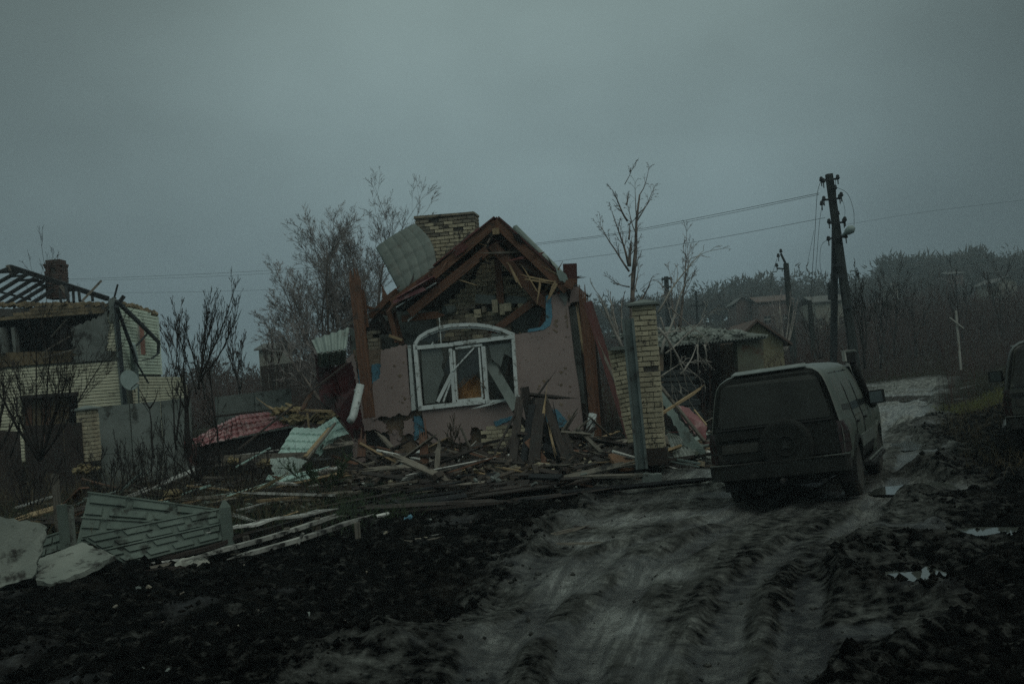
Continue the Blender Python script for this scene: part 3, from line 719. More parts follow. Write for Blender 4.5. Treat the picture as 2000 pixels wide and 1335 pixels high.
# shrapnel scars on the right wall: pits knocked through the render
mb = MB()
rr = random.Random(4)
for i in range(100):
    px, py = rr.uniform(1014, 1118), rr.uniform(600, 825)
    if i < 22: px, py = rr.uniform(748, 800), rr.uniform(700, 800)
    s = rr.uniform(.008, .02) if rr.random() < .75 else rr.uniform(.03, .055); c = H(px, py, -.004)
    if i >= 22 and (px < 1014 + (py - 650) * .02 or (py < 650 and px < 1082)): continue
    k = 7; q = []
    for j in range(k):
        a = 2 * math.pi * j / k; r_ = s * rr.uniform(.5, 1.2); q.append(c + F_E * math.cos(a) * r_ + EZ * math.sin(a) * r_ * rr.uniform(.6, 1))
    mb.prism(q, F_N * .02)
part('shrapnel_scar', mb, m_clay, kind='stuff')
mb = MB()
for pts in ([(1079, 643), (1087, 650), (1090, 648), (1081, 641)], [(1083, 628), (1090, 636), (1088, 640), (1081, 633)], [(1106, 600), (1110, 640), (1107, 640)], [(1075, 590), (1080, 600), (1077, 604)]):
    mb = MB(); mb.prism(hpoly(pts, -.006), F_N * .03); part('plaster_crack', mb, m_clay)
# brickwork laid bare under the window and above the lintel
def hb(px0, py0, px1, py1, off, kind, skip=None, bl=.25, bh=.088, name='brick'):
    a = H(px0, py1, off); b = H(px1, py1, off); t = H(px0, py0, off)
    return brickwall(cot, a, F_E, EZ, -F_N, (b - a).dot(F_E), t.z - a.z, kind, bl, bh, skip=skip, name=name)
r4 = random.Random(8)
hb(922, 832, 1042, 912, -.02, lambda u, z: 'y' if r4.random() < .75 else 'd', skip=lambda u, z: (u < .25 + (.9 - z) * .35) or r4.random() < .08 or (u > 1.05 and z < .55 and r4.random() < .5))
hb(1040, 840, 1138, 900, .12, 'd', skip=lambda u, z: r4.random() < .2)
hb(855, 600, 1000, 668, .75, lambda u, z: 'y' if r4.random() < .4 else 'd', skip=lambda u, z: (z > .6 and u > .9) or r4.random() < .05, bl=.27, bh=.1)
hb(700, 630, 745, 700, .2, 'd', skip=lambda u, z: r4.random() < .15 or z > .5 + .3 * u)
slab('inner_wall', [(740, 610), (860, 605), (1070, 600), (1075, 680), (1068, 900), (740, 905)], .92, .12, m_grplas, amp=.02, seed=20, edges=[0, 1])
# hollow blocks along the broken wall head
for px, py, wd, hh, m_ in ((934, 612, 12, 17, m_brick), (968, 598, 9, 26, m_brick), (993, 600, 12, 17, m_brick), (1018, 598, 10, 12, m_brick), (922, 626, 20, 16, m_brickd), (982, 604, 8, 22, m_brick), (946, 604, 6, 12, m_brickd)):
    mb = MB(); a = H(px - wd / 2, py + hh / 2, .62); b = H(px + wd / 2, py - hh / 2, .62)
    mb.box((a + b) / 2, F_E * ((b - a).dot(F_E) / 2), F_N * .1, EZ * ((b.z - a.z) / 2)); part('block', mb, m_)
for pts in ([(929, 574), (970, 577), (970, 594), (928, 592)], [(986, 577), (1028, 580), (1030, 592), (984, 592)]):
    slab('grey_panel', pts, .7, .02, m_conc)
# gable brick behind the trusses
GO = 1.25
a = H(868, 602, GO); b = H(1070, 602, GO); wd_ = (b - a).dot(F_E); hh_ = H(966, 500, GO).z - a.z
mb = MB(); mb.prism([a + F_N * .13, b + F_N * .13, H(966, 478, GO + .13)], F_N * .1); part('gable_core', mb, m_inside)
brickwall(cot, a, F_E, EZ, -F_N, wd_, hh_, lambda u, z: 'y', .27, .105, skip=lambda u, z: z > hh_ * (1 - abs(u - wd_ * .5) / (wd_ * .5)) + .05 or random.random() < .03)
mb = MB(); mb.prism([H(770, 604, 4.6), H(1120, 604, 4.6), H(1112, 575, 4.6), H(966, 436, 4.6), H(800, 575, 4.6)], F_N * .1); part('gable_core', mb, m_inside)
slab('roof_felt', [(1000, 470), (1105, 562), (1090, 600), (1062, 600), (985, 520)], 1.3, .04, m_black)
# rooms: floor of the loft, back wall, side walls; near-black colour carries their unlit darkness
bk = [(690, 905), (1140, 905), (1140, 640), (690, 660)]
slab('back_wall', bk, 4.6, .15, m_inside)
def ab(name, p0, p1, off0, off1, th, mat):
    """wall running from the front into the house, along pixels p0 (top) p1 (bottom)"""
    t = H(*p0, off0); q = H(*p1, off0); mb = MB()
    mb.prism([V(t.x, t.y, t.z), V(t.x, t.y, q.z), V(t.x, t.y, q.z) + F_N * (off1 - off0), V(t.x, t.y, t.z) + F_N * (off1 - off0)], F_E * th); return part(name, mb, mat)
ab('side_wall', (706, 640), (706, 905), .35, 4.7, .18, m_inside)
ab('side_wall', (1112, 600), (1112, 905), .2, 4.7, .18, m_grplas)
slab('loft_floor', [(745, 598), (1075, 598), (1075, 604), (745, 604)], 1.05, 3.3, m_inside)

# ---- window: frame, arch, mullions, panes
win = obj('window', (lambda mb: (mb.beam(H(811, 672, -.03), H(822, 800, -.03), .085, .09, F_E), mb.beam(H(1002, 650, -.03), H(1010, 784, -.03), .075, .09, F_E), mb)[-1])(MB()), m_white, cot, label='white plastic window with arched top light and broken sashes')
def wbar(name, a, b, wd, th=.08, off=-.035, mat=None, par=win, **k):
    mb = MB(); mb.beam(H(*a, off), H(*b, off), th, wd, F_N); return part(name, mb, mat or m_white, par, **k)
wbar('sill', (818, 797), (948, 783), .10); wbar('sill', (950, 784), (1012, 780), .06, .14, label='broken end of the white sill')
wbar('transom', (812, 679), (887, 672), .085); wbar('transom', (888, 671), (1004, 657), .085, .1)
wbar('mullion', (880, 680), (888, 788), .075); wbar('mullion', (944, 676), (952, 782), .085)
wbar('sash_bar', (890, 680), (942, 673), .05, off=-.02); wbar('sash_bar', (936, 678), (943, 776), .04, off=-.02); wbar('sash_bar', (893, 782), (943, 777), .05, off=-.02); wbar('sash_bar', (887, 684), (893, 780), .04, off=-.02)
wbar('sash_bar', (882, 730), (855, 784), .075, .03, off=-.06, label='loose white bar hanging diagonally inside the left light'); wbar('sash_bar', (887, 726), (866, 784), .04, .03, off=-.05)
wbar('sash_bar', (926, 679), (884, 724), .03, .03, off=-.09, label='thin bar leaning across the middle light')
mb = MB(); arc = [(811, 672), (820, 658), (836, 648), (858, 640), (882, 635), (906, 634), (932, 634), (955, 637), (978, 643), (1003, 653)]
for i in range(len(arc) - 1): mb.beam(H(*arc[i], -.03), H(*arc[i + 1], -.03), .09, .075, F_N)
part('arch', mb, m_white, win)
mb = MB(); arc2 = [(a, b + 6) for a, b in arc[1:-1]]
for i in range(len(arc2) - 1): mb.beam(H(*arc2[i], -.01), H(*arc2[i + 1], -.01), .05, .03, F_N)
part('arch_bead', mb, m_white, win)
wbar('glazing_bar', (858, 620), (862, 676), .02, .02, off=-.02)
def glass_mat(name, tint, rough, alpha):
    m = bpy.data.materials.new(name); m.use_nodes = True; t = m.node_tree; b = t.nodes['Principled BSDF']
    n = t.nodes.new('ShaderNodeTexNoise'); n.inputs['Scale'].default_value = 3; n.inputs['Detail'].default_value = 8
    g = t.nodes.new('ShaderNodeNewGeometry'); t.links.new(g.outputs['Position'], n.inputs['Vector'])
    r = t.nodes.new('ShaderNodeMapRange'); r.inputs[1].default_value = .35; r.inputs[2].default_value = .7; r.inputs[3].default_value = alpha * .75; r.inputs[4].default_value = min(1, alpha * 1.3)
    t.links.new(n.outputs['Fac'], r.inputs[0]); t.links.new(r.outputs[0], b.inputs['Alpha'])
    b.inputs['Base Color'].default_value = (*tint, 1); b.inputs['Roughness'].default_value = rough; b.inputs['Specular IOR Level'].default_value = .6
    return m
m_dglass = glass_mat('dusty_glass', (.17, .19, .17), .25, .62)
m_cglass = glass_mat('clear_glass', (.05, .06, .06), .06, .35)
def pane(pts, mat, off=0, **k): return slab('pane', pts, off, .006, mat, win, **k)
pane([(822, 683), (862, 680), (866, 700), (862, 716), (868, 730), (858, 752), (850, 786), (829, 788)], m_dglass, label='dusty pane with a jagged right edge')
pane([(884, 690), (884, 724), (874, 732), (868, 722), (874, 700)], m_cglass)
pane([(955, 674), (1000, 668), (1003, 700), (985, 690), (978, 716), (960, 700)], m_dglass, .01)
pane([(820, 664), (848, 650), (872, 646), (866, 662), (838, 668)], m_cglass); pane([(960, 650), (985, 652), (994, 656), (960, 660)], m_dglass)
pane([(894, 684), (936, 679), (938, 720), (926, 735), (905, 752), (896, 760)], m_cglass, .02)
mb = MB(); mb.tube([H(838, 680, -.05), H(846, 668, -.05)], .016, 5); part('glass_strip', mb, m_white, win)
# insulation bulging behind the middle light, ripped curtain lining
mb = MB()
gp_ = [(a, b) for a in range(868, 948, 5) for b in range(716, 788, 5)]
cols_ = {}
for a in range(0, 17):
    for b in range(0, 15):
        px = 866 + a * 5; py = 716 + b * 5
        top = 776 - 46 * (1 - abs((px - 922) / 46.0) ** 1.6) if px > 885 else 790
        py = max(py, top + 2 * math.sin(px * .9))
        cols_[a, b] = len(mb.v); o_ = .32 - .14 * math.sin(a * .38) * math.sin(b * .3) + .05 * math.sin(a * 1.7 + b)
        p = H(px, py, o_); mb.v.append(tuple(p)); mb.g.append(tuple(p))
for a in range(16):
    for b in range(14): mb.f.append((cols_[a, b], cols_[a, b + 1], cols_[a + 1, b + 1], cols_[a + 1, b]))
part('insulation', mb, m_insul, smooth=True)
slab('interior_board', [(968, 676), (1002, 672), (1004, 730), (985, 735), (970, 706)], .35, .03, m_grplas); slab('interior_board', [(822, 680), (872, 676), (872, 790), (828, 792)], .6, .03, m_grplas)
for (a, b, w1, o1, o2, m_) in (((976, 668), (958, 720), .04, .05, .2, m_grey), ((1000, 690), (975, 780), .03, .1, .1, m_dark), ((940, 752), (955, 768), .09, -.1, .0, m_grey), ((998, 668), (992, 760), .04, .2, .1, m_dark)):
    mb = MB(); plank(mb, H(*a, o1), H(*b, o2), w1, .03, F_E, True, True); part('broken_lath', mb, m_)
for (a, b, w1, th) in (((954, 705), (1010, 800), .22, .03),): # grey board leaning out of the right light
    mb = MB(); plank(mb, H(*a, .15), H(*b, -.5), w1, th, F_E, True, False); obj('fallen_board', mb, m_conc, None, 'grey board leaning out through the right light of the arched window', 'board')
mb = MB(); plank(mb, H(946, 792, -.12), H(1000, 776, -.12), .05, .05, F_N, True, True); part('broken_sill_strip', mb, m_white, win)

# white jamb strip torn off left of window
slab('jamb_lining', [(796, 674), (802, 674), (812, 800), (804, 802)], -.02, .1, m_pipe)
slab('jamb_board', [(802, 676), (807, 684), (820, 796), (812, 800)], .1, .06, m_conc)

# ---- roof timbers (depths: front pair, second pair, further trusses)
def rafter(a, b, off, wd=.19, th=.07, mat=m_stain, s0=False, s1=False, name='rafter', par=cot, o2=None, **k):
    mb = MB(); plank(mb, H(*a, off), H(*b, off if o2 is None else o2), th, wd, F_N, s0, s1); return part(name, mb, mat, par, **k)
rafter((968, 434), (846, 538), -.1, .21); rafter((850, 532), (765, 592), -.05, .19)
rafter((967, 432), (1108, 566), -.1, .21)
rafter((952, 488), (800, 612), .0, .20); rafter((962, 478), (1064, 596), .05, .22, s1=True)
rafter((966, 428), (1118, 566), .9, .15, mat=m_redwood); rafter((960, 455), (842, 545), 1.2, .15, mat=m_dark)
rafter((975, 488), (1050, 545), .7, .16, s1=True); rafter((990, 500), (1100, 560), .2, .12, s1=True, s0=True); rafter((985, 470), (1075, 548), .3, .14, s1=True)
rafter((1000, 520), (1060, 590), .35, .2, mat=m_stain, s1=True, s0=True)
rafter((972, 500), (978, 592), .6, .16, name='king_post'); rafter((977, 515), (983, 590), .66, .05, mat=m_raw, name='batten')
rafter((1066, 572), (962, 648), .25, .16, .12, name='brace', s1=True); rafter((1072, 590), (1060, 640), .5, .2, name='brace')
rafter((786, 622), (862, 614), .3, .16, .14, name='tie_beam', s1=True); rafter((870, 606), (1010, 600), 1.0, .18, .12, m_dark, name='tie_beam')
rafter((1010, 602), (1060, 590), .8, .07, .05, m_raw, name='batten', s0=True)
rafter((968, 446), (969, 458), -.2, .14, .1, m_raw, name='ridge_block')
rafter((776, 668), (748, 566), .1, .11, .08, name='strut', s1=True); rafter((760, 655), (786, 664), .05, .06, .05, m_raw, name='batten')
rafter((735, 604), (772, 664), .15, .09, .08, m_dark, name='strut'); rafter((764, 595), (785, 672), .3, .12, .05, name='strut')
rafter((772, 602), (694, 628), .25, .08, .05, m_grey, name='batten', s1=True); rafter((724, 618), (764, 576), .0, .13, .1, name='strut', s1=True)
rafter((722, 640), (762, 640), .4, .3, .1, m_dark, name='tie_beam')
rafter((958, 486), (1000, 535), .1, .02, .02, m_raw, name='batten'); rafter((940, 470), (905, 500), .4, .02, .05, m_raw, name='batten', s1=True)
# split pale wood at the right eave
for a, b, w1 in (((1042, 542), (1078, 550), .04), ((1075, 572), (1090, 546), .10), ((1028, 532), (1044, 560), .025), ((1086, 534), (1110, 546), .035), ((1055, 554), (1053, 566), .05), ((1036, 547), (1060, 550), .04), ((1006, 540), (1012, 552), .07), ((940, 507), (958, 500), .09)):
    rafter(a, b, -.15 if a[0] > 1000 else .3, w1, .02, m_raw, True, True, name='splintered_board')
rafter((1113, 515), (1114, 552), .1, .30, .1, m_redwood, name='eave_post'); rafter((1086, 548), (1127, 550), -.1, .12, .12, name='purlin_end'); rafter((1104, 552), (1120, 560), -.2, .16, .1, name='purlin_end')
rafter((1112, 530), (1104, 590), .15, .2, .1, m_dark, name='eave_post')
# torn render hanging at the right corner
slab('plaster_patch', [(1108, 562), (1128, 560), (1141, 572), (1136, 586), (1118, 590), (1108, 600), (1102, 580)], .1, .1, m_pink, amp=.02, seed=31)
slab('plaster_patch', [(1086, 562), (1096, 556), (1108, 580), (1104, 596), (1094, 580)], -.04, .05, m_grplas, amp=.015, seed=32)
rg_ = random.Random(33)
for i in range(30):          # snapped boards and laths hanging through the gable
    t = rg_.random(); sx_ = rg_.choice((-1, 1)); px = 966 + sx_ * t * 118; py = 470 + t * 100 + rg_.uniform(-8, 22)
    a = RAD(rg_.uniform(-70, 70)); l = rg_.uniform(8, 30); q = (math.cos(a) * l, math.sin(a) * l)
    rafter((px - q[0], py - q[1]), (px + q[0], py + q[1]), rg_.uniform(-.1, .9), rg_.uniform(.02, .11), rg_.uniform(.015, .05), rg_.choice((m_stain, m_stain, m_dark, m_redwood, m_raw, m_grey)), True, True, 'broken_lath', o2=rg_.uniform(-.1, .9))
for i, (px, py, a, l, m_) in enumerate(((905, 470, 50, 16, m_dark), (880, 498, 62, 14, m_stain), (1030, 482, -45, 14, m_dark), (1058, 512, -38, 14, m_stain), (1084, 528, -58, 16, m_dark), (860, 520, 20, 18, m_redwood), (800, 566, 74, 20, m_dark), (776, 584, 50, 18, m_stain), (750, 600, 15, 22, m_dark), (1096, 545, 5, 24, m_dark), (735, 606, -20, 20, m_stain), (1040, 500, 12, 22, m_redwood))):
    q = (math.cos(RAD(a)) * l, -math.sin(RAD(a)) * l); rafter((px - q[0], py - q[1]), (px + q[0], py + q[1]), -.12, .05 + .012 * (i % 4), .03, m_, True, True, 'roof_batten', o2=.15)
for pts, m_ in (([(884, 492), (902, 474), (915, 480), (906, 492), (890, 502)], m_redwood), ([(1000, 452), (1016, 460), (1024, 476), (1008, 470)], m_black), ([(812, 552), (836, 536), (842, 548), (820, 566)], m_redwood), ([(1084, 522), (1104, 534), (1112, 556), (1094, 548)], m_galv)):
    slab('torn_sheet', pts, -.2, .015, m_, amp=.02, seed=len(pts) + int(pts[0][0]))
# roof covering: two slopes running back, sheets over boarding
RB = 4.7
def slope(name, a, b, o0, o1, th, mat, over=0, **k):
    p = H(*a, o0); q = H(*b, o0); d = F_N * (o1 - o0); n = (q - p).cross(d).normalized(); n = n if n.z > 0 else -n
    mb = MB(); vs = [p, q, q + d, p + d]; mb.prism(vs, n * th); return part(name, mb, mat, **k)
slope('roof_boarding', (968, 426), (846, 526), 1.0, RB, .05, m_dark); slope('roof_boarding', (848, 524), (742, 594), 1.3, RB, .05, m_dark)
slope('roof_boarding', (972, 426), (1116, 556), .35, RB, .05, m_dark)
slope('roof_sheet', (935, 446), (856, 511), .1, 2.6, .02, m_red, label='dark red metal sheet lifted off the left slope'); slope('roof_sheet', (976, 429), (1100, 540), .05, 1.6, .02, m_redwood)
slope('verge_board', (966, 424), (846, 520), -.18, .1, .03, m_redwood); slope('verge_board', (972, 424), (1108, 551), -.18, .1, .03, m_redwood)
# pale sheet standing above the right slope
mb = MB(); q = [H(1009, 439, 1.5), H(1003, 441, 1.5), H(1001, 446, 1.5), H(1090, 530, 1.2), H(1102, 532, 1.2)]
mb.prism(q, F_N * .04); part('roof_sheet', mb, m_galv, label='pale metal sheet edge standing above the right slope')
# torn dark red underside at left of roof
slope('roof_sheet', (846, 540), (774, 582), -.35, .8, .02, m_red, label='bent red sheet strip below the hanging metal sheet')
slab('roof_felt', [(788, 575), (822, 546), (836, 548), (824, 560), (806, 585), (780, 590)], .2, .02, m_black)
slab('roof_sheet', [(766, 588), (800, 572), (826, 560), (832, 566), (800, 580), (770, 592)], -.25, .02, m_red)
slab('roof_felt', [(740, 600), (790, 575), (866, 540), (858, 560), (800, 606), (745, 640), (724, 626)], .95, .03, m_black)
mb = MB(); mb.tube([H(822, 605, .3), H(796, 627, .1)], .02, 5); mb.tube([H(852, 552, -.2), H(774, 600, -.1)], .015, 5); part('roof_wire', mb, m_pipe)
mb = MB(); mb.lathe(H(868, 606, .55), H(890, 604, .8) - H(868, 606, .55), [(0, .10), (.28, .10)], 12); part('vent_pipe', mb, m_conc)

# ---- chimney (part) of single bricks (sub-parts)
CO = 1.6
cb = H(814, 520, CO); ct = H(809, 424, CO); wch = (H(925, 415, CO) - ct).dot(F_E)
chm = MB(); base_ = ct - EZ * 2.4
chm.prism([base_ + F_N * .03 + F_E * .03, base_ + F_E * (wch - .03) + F_N * .03, base_ + F_E * (wch - .03) + F_N * .6, base_ + F_E * .03 + F_N * .6], EZ * 2.38)
chim = part('chimney', chm, m_mortar, label='broad pale brick chimney with a charred top course')
nck = 0
r5 = random.Random(2)
_bl, _bh = .235, .088
nrow = 19
for r_ in range(nrow):
    zz = ct.z - 2.2 + r_ * .115
    z0 = ct.z - (nrow - r_) * _bh
    u = -(r_ % 2) * _bl / 2
    while u < wch - .02:
        a = max(u, 0); b = min(u + _bl, wch)
        if b - a > .04 and r5.random() > .03:
            c = V(ct.x, ct.y, 0) + F_E * ((a + b) / 2) + F_N * (.06 - r5.uniform(-.006, .008)) + EZ * (z0 + _bh / 2)
            kk = 'd' if r5.random() < (.75 if r_ > nrow - 4 else .3) else 'y'
            inst('brick', r5.choice(BR[kk]), frame(c, F_E, F_N, EZ, b - a - .018, .12, _bh - .018), chim)
        u += _bl
    for sgn in (0, 1):
        for q in range(2):
            c = V(ct.x, ct.y, 0) + F_E * (wch - .06 if sgn else .06) + F_N * (.25 + q * .26) + EZ * (z0 + _bh / 2)
            inst('brick', r5.choice(BR['d']), frame(c, F_N, F_E, EZ, .24, .12, _bh - .018), chim)
slab('coping', [(808, 422), (926, 413), (926, 417), (808, 427)], CO - .03, .66, m_brickd, chim)

# ---- right side: black strips painting in the dark gap, boards of the side wall
for a, b, w1, o1, o2, m_, s in (((1126, 575), (1140, 860), .20, .3, .2, m_dark, F_E), ((1137, 572), (1163, 868), .16, .0, -.1, m_stain, F_E), ((1150, 600), (1170, 870), .15, .3, .3, m_stain, F_E), ((1112, 600), (1130, 850), .16, .45, .45, m_black, F_E), ((1157, 640), (1180, 865), .13, .7, .7, m_dark, F_E), ((1120, 640), (1147, 880), .30, .6, .6, m_black, F_E)):
    mb = MB(); plank(mb, H(*a, o1), H(*b, o2), w1, .05, s, True, False); part('side_board', mb, m_)
mb = MB(); plank(mb, H(1128, 605, -.05), H(1138, 680, -.05), .05, .03, F_E, True, True); part('side_board', mb, m_raw)
# left side: open corner with hanging strips, dark slab painted in for the shaded hole
for pts, off, m_, nm in (([(676, 700), (690, 690), (700, 740), (708, 830), (716, 900), (690, 905), (684, 800)], .1, m_pink, 'plaster_patch'), ([(684, 640), (702, 652), (712, 760), (700, 772), (690, 730)], .18, m_grplas, 'corner_board'), ([(700, 700), (707, 690), (709, 762), (700, 748)], .1, m_foam, 'foam_board'), ([(716, 842), (740, 838), (760, 850), (762, 905), (714, 908)], .1, m_inside, 'opening_shade')):
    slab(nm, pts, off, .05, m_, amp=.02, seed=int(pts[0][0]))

# ================================================================== VEHICLES
def paint(name, c, dirtc, amt, rough=.45):
    m = M(name, c, tuple(v * .8 for v in c), scale=2, rough=rough, bump=.12, bscale=50, spec=.5, rnd=0, dirt=(dirtc, amt, 5), coord='pos', bdist=.004)
    return m
m_car = paint('muddy_dark_green_paint', (.080, .095, .078), (.10, .10, .085), .45)
m_carlow = M('mud_caked_panel', (.018, .020, .017), (.009, .010, .009), scale=4, rough=.9, bump=.5, bscale=30, rnd=0, dirt=((.030, .030, .026), .2, 4), bdist=.006)
m_roofp = paint('dusty_skylit_roof_paint', (.09, .105, .093), (.125, .14, .128), .4, .4)  # dust plus the sky's reflection put into the paler roof colour
m_olive = paint('olive_paint', (.034, .036, .024), (.022, .022, .018), .5)
m_tyre = M('muddy_tyre', (.020, .020, .018), (.045, .043, .035), scale=9, rough=.95, bump=.6, bscale=40, rnd=0)
m_rubber = M('black_plastic', (.012, .012, .012), (.02, .02, .018), scale=5, rough=.6, bump=0, rnd=0)
m_rim = M('dirty_rim', (.10, .10, .09), (.04, .04, .035), scale=9, rough=.5, bump=.1, metal=.6, rnd=0)
m_cgl = M('dusty_tinted_glass', (.020, .023, .021), (.034, .036, .031), scale=4, rough=.38, bump=0, spec=.4, rnd=0, rvar=.12)
m_cglr = M('mud_filmed_glass', (.032, .034, .029), (.020, .021, .018), scale=3, rough=.5, bump=0, spec=.25, rnd=0, rvar=.12)
m_sgl = M('side_glass', (.018, .024, .025), (.024, .03, .03), scale=4, rough=.08, bump=0, spec=.9, rnd=0, rvar=.03)
m_tail = M('dirty_tail_light', (.028, .012, .011), (.018, .012, .010), scale=7, rough=.35, bump=0, spec=.5, rnd=0)
m_chrome = M('worn_metal_emblem', (.055, .055, .05), (.03, .03, .027), scale=9, rough=.4, metal=.6, bump=0, rnd=0)
m_edge = M('pale_worn_edge', (.13, .145, .13), (.08, .09, .08), scale=9, rough=.5, bump=0, rnd=0)
m_plate = M('muddy_plate', (.05, .05, .042), (.025, .024, .02), scale=6, rough=.8, bump=.2, rnd=0)
m_mirror = M('mirror_glass', (.05, .065, .062), (.04, .05, .05), scale=3, rough=.12, bump=0, spec=.9, rnd=0)

LEN = 4.55; WB0, WB1 = .92, 3.55; AR = .43
def ktop(y):
    """1 over the cabin, falling to the bonnet"""
    if y < .12: return 1 - .02 * (1 - y / .12)
    if y < 2.55: return 1
    if y < 3.25: t = (y - 2.55) / .7; return 1 - .86 * (t ** 1.05)
    return max(.02, .14 - .05 * (y - 3.25))
RING = [(0, .36), (.45, .36), (.74, .37), (.84, .42), (.872, .55), (.885, .72), (.892, .86), (.888, .98), (.868, 1.06), (.852, 1.14), (.825, 1.28), (.795, 1.42), (.762, 1.55), (.725, 1.65), (.675, 1.72), (.59, 1.773), (.46, 1.806), (.22, 1.826), (0, 1.83)]
def hwz(x, z, y):
    k = ktop(y)
    if z > 1.06:
        zz = 1.06 + (z - 1.06) * k; xx = x * (1 if k > .9 else 1) if x <= 0 else (x if k > .99 else x + (min(.86, x + .16) - x) * (1 - k))
        if k < .2: xx = x
    else: zz = z; xx = x
    e = max(0, 1 - y / .16); f = max(0, 1 - (LEN - y) / .35)
    xx *= 1 - .05 * e * e - .14 * f * f
    for wb in (WB0, WB1):
        d = abs(y - wb)
        if d < AR and xx > .6 and z < .86:
            az = .33 + math.sqrt(max(0, AR * AR - d * d)) * 1.0
            if zz < az: zz = az
    return xx, zz
def half_at(z, y):
    """half width of the body side at height z"""
    pr = [hwz(a, b, y) for a, b in RING[3:16]]
    for (x0, z0), (x1, z1) in zip(pr[:-1], pr[1:]):
        if z0 <= z <= z1 and z1 > z0: return x0 + (x1 - x0) * (z - z0) / (z1 - z0)
    return pr[-1][0]
def rear_y(z):
    return 0 if z < 1.02 else (z - 1.02) * .11 + max(0, z - 1.62) ** 2 * 4.5
def make_suv(mat, label, group, c, head, roll, pitch, cat='off-road car', cover=True, snork=True):
    root = thing('off_road_car', label, cat, c, group)
    R3 = Matrix.Rotation(-head, 3, 'Z') @ Matrix.Rotation(pitch, 3, 'X') @ Matrix.Rotation(roll, 3, 'Y')
    MT = Matrix.Translation(V(*c)) @ R3.to_4x4()
    def tp(name, mb, mt, par=root, smooth=False, **k):
        mb.v = [tuple(MT @ V(*p)) for p in mb.v]; return obj(name, mb, mt, par, smooth=smooth, **k)
    # body shell
    stn = sorted(set([0, .03, .08, .16] + [round(.16 + i * .055, 3) for i in range(80) if .16 + i * .055 < LEN - .1] + [LEN - .08, LEN - .02, LEN]))
    def shell(sel, nm, mt, par, inset=0.0):
        mb = MB(); rows = []
        for y in stn:
            row = []
            for sgn in (1, -1):
                pts = [(hwz(a, b, y), b) for a, b in RING]
                pts = pts if sgn == 1 else pts[::-1][1:-1]
                for (xx, zz), b in pts: row.append((sgn * xx, y + rear_y(zz) * max(0, 1 - y / .5) if y < .5 else y, zz))
            rows.append(row)
        n = len(rows[0])
        for r in rows:
            for p in r: mb.v.append(p); mb.g.append(p)
        for i in range(len(rows) - 1):
            for k in range(n):
                kk = (k + 1) % n
                kr = min(k, n - 1 - k) if k >= len(RING) - 1 else k
                top = (k in (14, 15, 16, 17)) or (k in tuple(18 + q for q in (0, 1, 2, 3)))
                yy = stn[i]
                fc = 2 if (top and yy < 2.62) else (1 if mb.v[k + i * n][2] < .56 and mb.v[kk + i * n][2] < .7 else 0)
                mb.f.append((i * n + k, i * n + kk, (i + 1) * n + kk, (i + 1) * n + k)); fcs.append(fc)
        mb.f.append(tuple(range(n))[::-1]); fcs.append(1)
        mb.f.append(tuple((len(rows) - 1) * n + k for k in range(n))); fcs.append(0)
        return tp(nm, mb, mt, par, smooth=True)
    fcs = []
    body = shell(None, 'body', [mat, m_carlow, m_roofp if mat is m_car else mat], root)
    body.data.polygons.foreach_set('material_index', fcs); body.data.polygons[len(fcs) - 1].use_smooth = False; body.data.polygons[len(fcs) - 2].use_smooth = False
    # rear face panels (stand proud of the cap)
    def rpanel(nm, pts, d0, th, mt, par=root, **k):
        mb = MB(); mb.prism([(x, rear_y(z) - d0, z) for x, z in pts][::-1], V(0, th, 0)); return tp(nm, mb, mt, par, **k)
    def rrect(x0, x1, z0, z1, r=.05, n=4):
        o = []
        for cx, cz, a0 in ((x1 - r, z1 - r, 0), (x0 + r, z1 - r, 90), (x0 + r, z0 + r, 180), (x1 - r, z0 + r, 270)):
            for i in range(n + 1): a = RAD(a0 + 90 * i / n); o.append((cx + r * math.cos(a), cz + r * math.sin(a)))
        return o
    gate = rpanel('tailgate', [(-.79, .66), (.79, .66), (.80, 1.0), (.775, 1.10), (.66, 1.66), (.60, 1.72), (.50, 1.745), (-.50, 1.745), (-.60, 1.72), (-.66, 1.66), (-.775, 1.10), (-.80, 1.0)], .022, .03, m_carlow if mat is m_car else mat)
    rpanel('rear_window', [(-.70, 1.12), (.70, 1.12), (.735, 1.16), (.635, 1.62), (.60, 1.665), (.53, 1.685), (-.53, 1.685), (-.60, 1.665), (-.635, 1.62), (-.735, 1.16)], .030, .012, m_cglr, gate)
    rpanel('window_seal', [(-.76, 1.085), (.76, 1.085), (.74, 1.105), (-.74, 1.105)], .036, .02, m_rubber, gate)
    rpanel('number_plate', rrect(-.72, -.22, .78, .90, .015), .034, .012, m_plate, gate)
    rpanel('plate_garnish', [(-.76, .955), (-.18, .955), (-.20, 1.0), (-.76, 1.0)], .05, .03, m_carlow, gate)
    rpanel('gate_handle', rrect(-.16, .0, .95, 1.0, .02), .055, .04, m_rubber, gate)
    # spare wheel in its cover
    mb = MB(); mb.lathe((.13, .02, .82), (0, -1, 0), [(0, .33), (.07, .35), (.105, .34), (.125, .31), (.13, .27), (.127, .25), (.127, .13), (.13, .10), (.13, .02)], 36)
    sp_ = tp('spare_wheel_cover', mb, m_carlow, gate, smooth=True)
    mb = MB()
    for a in range(12):
        t0, t1 = math.tau * a / 12, math.tau * (a + 1) / 12
        mb.beam((.13 + .13 * math.cos(t0), -.118, .82 + .13 * math.sin(t0)), (.13 + .13 * math.cos(t1), -.118, .82 + .13 * math.sin(t1)), .016, .012, (0, 1, 0))
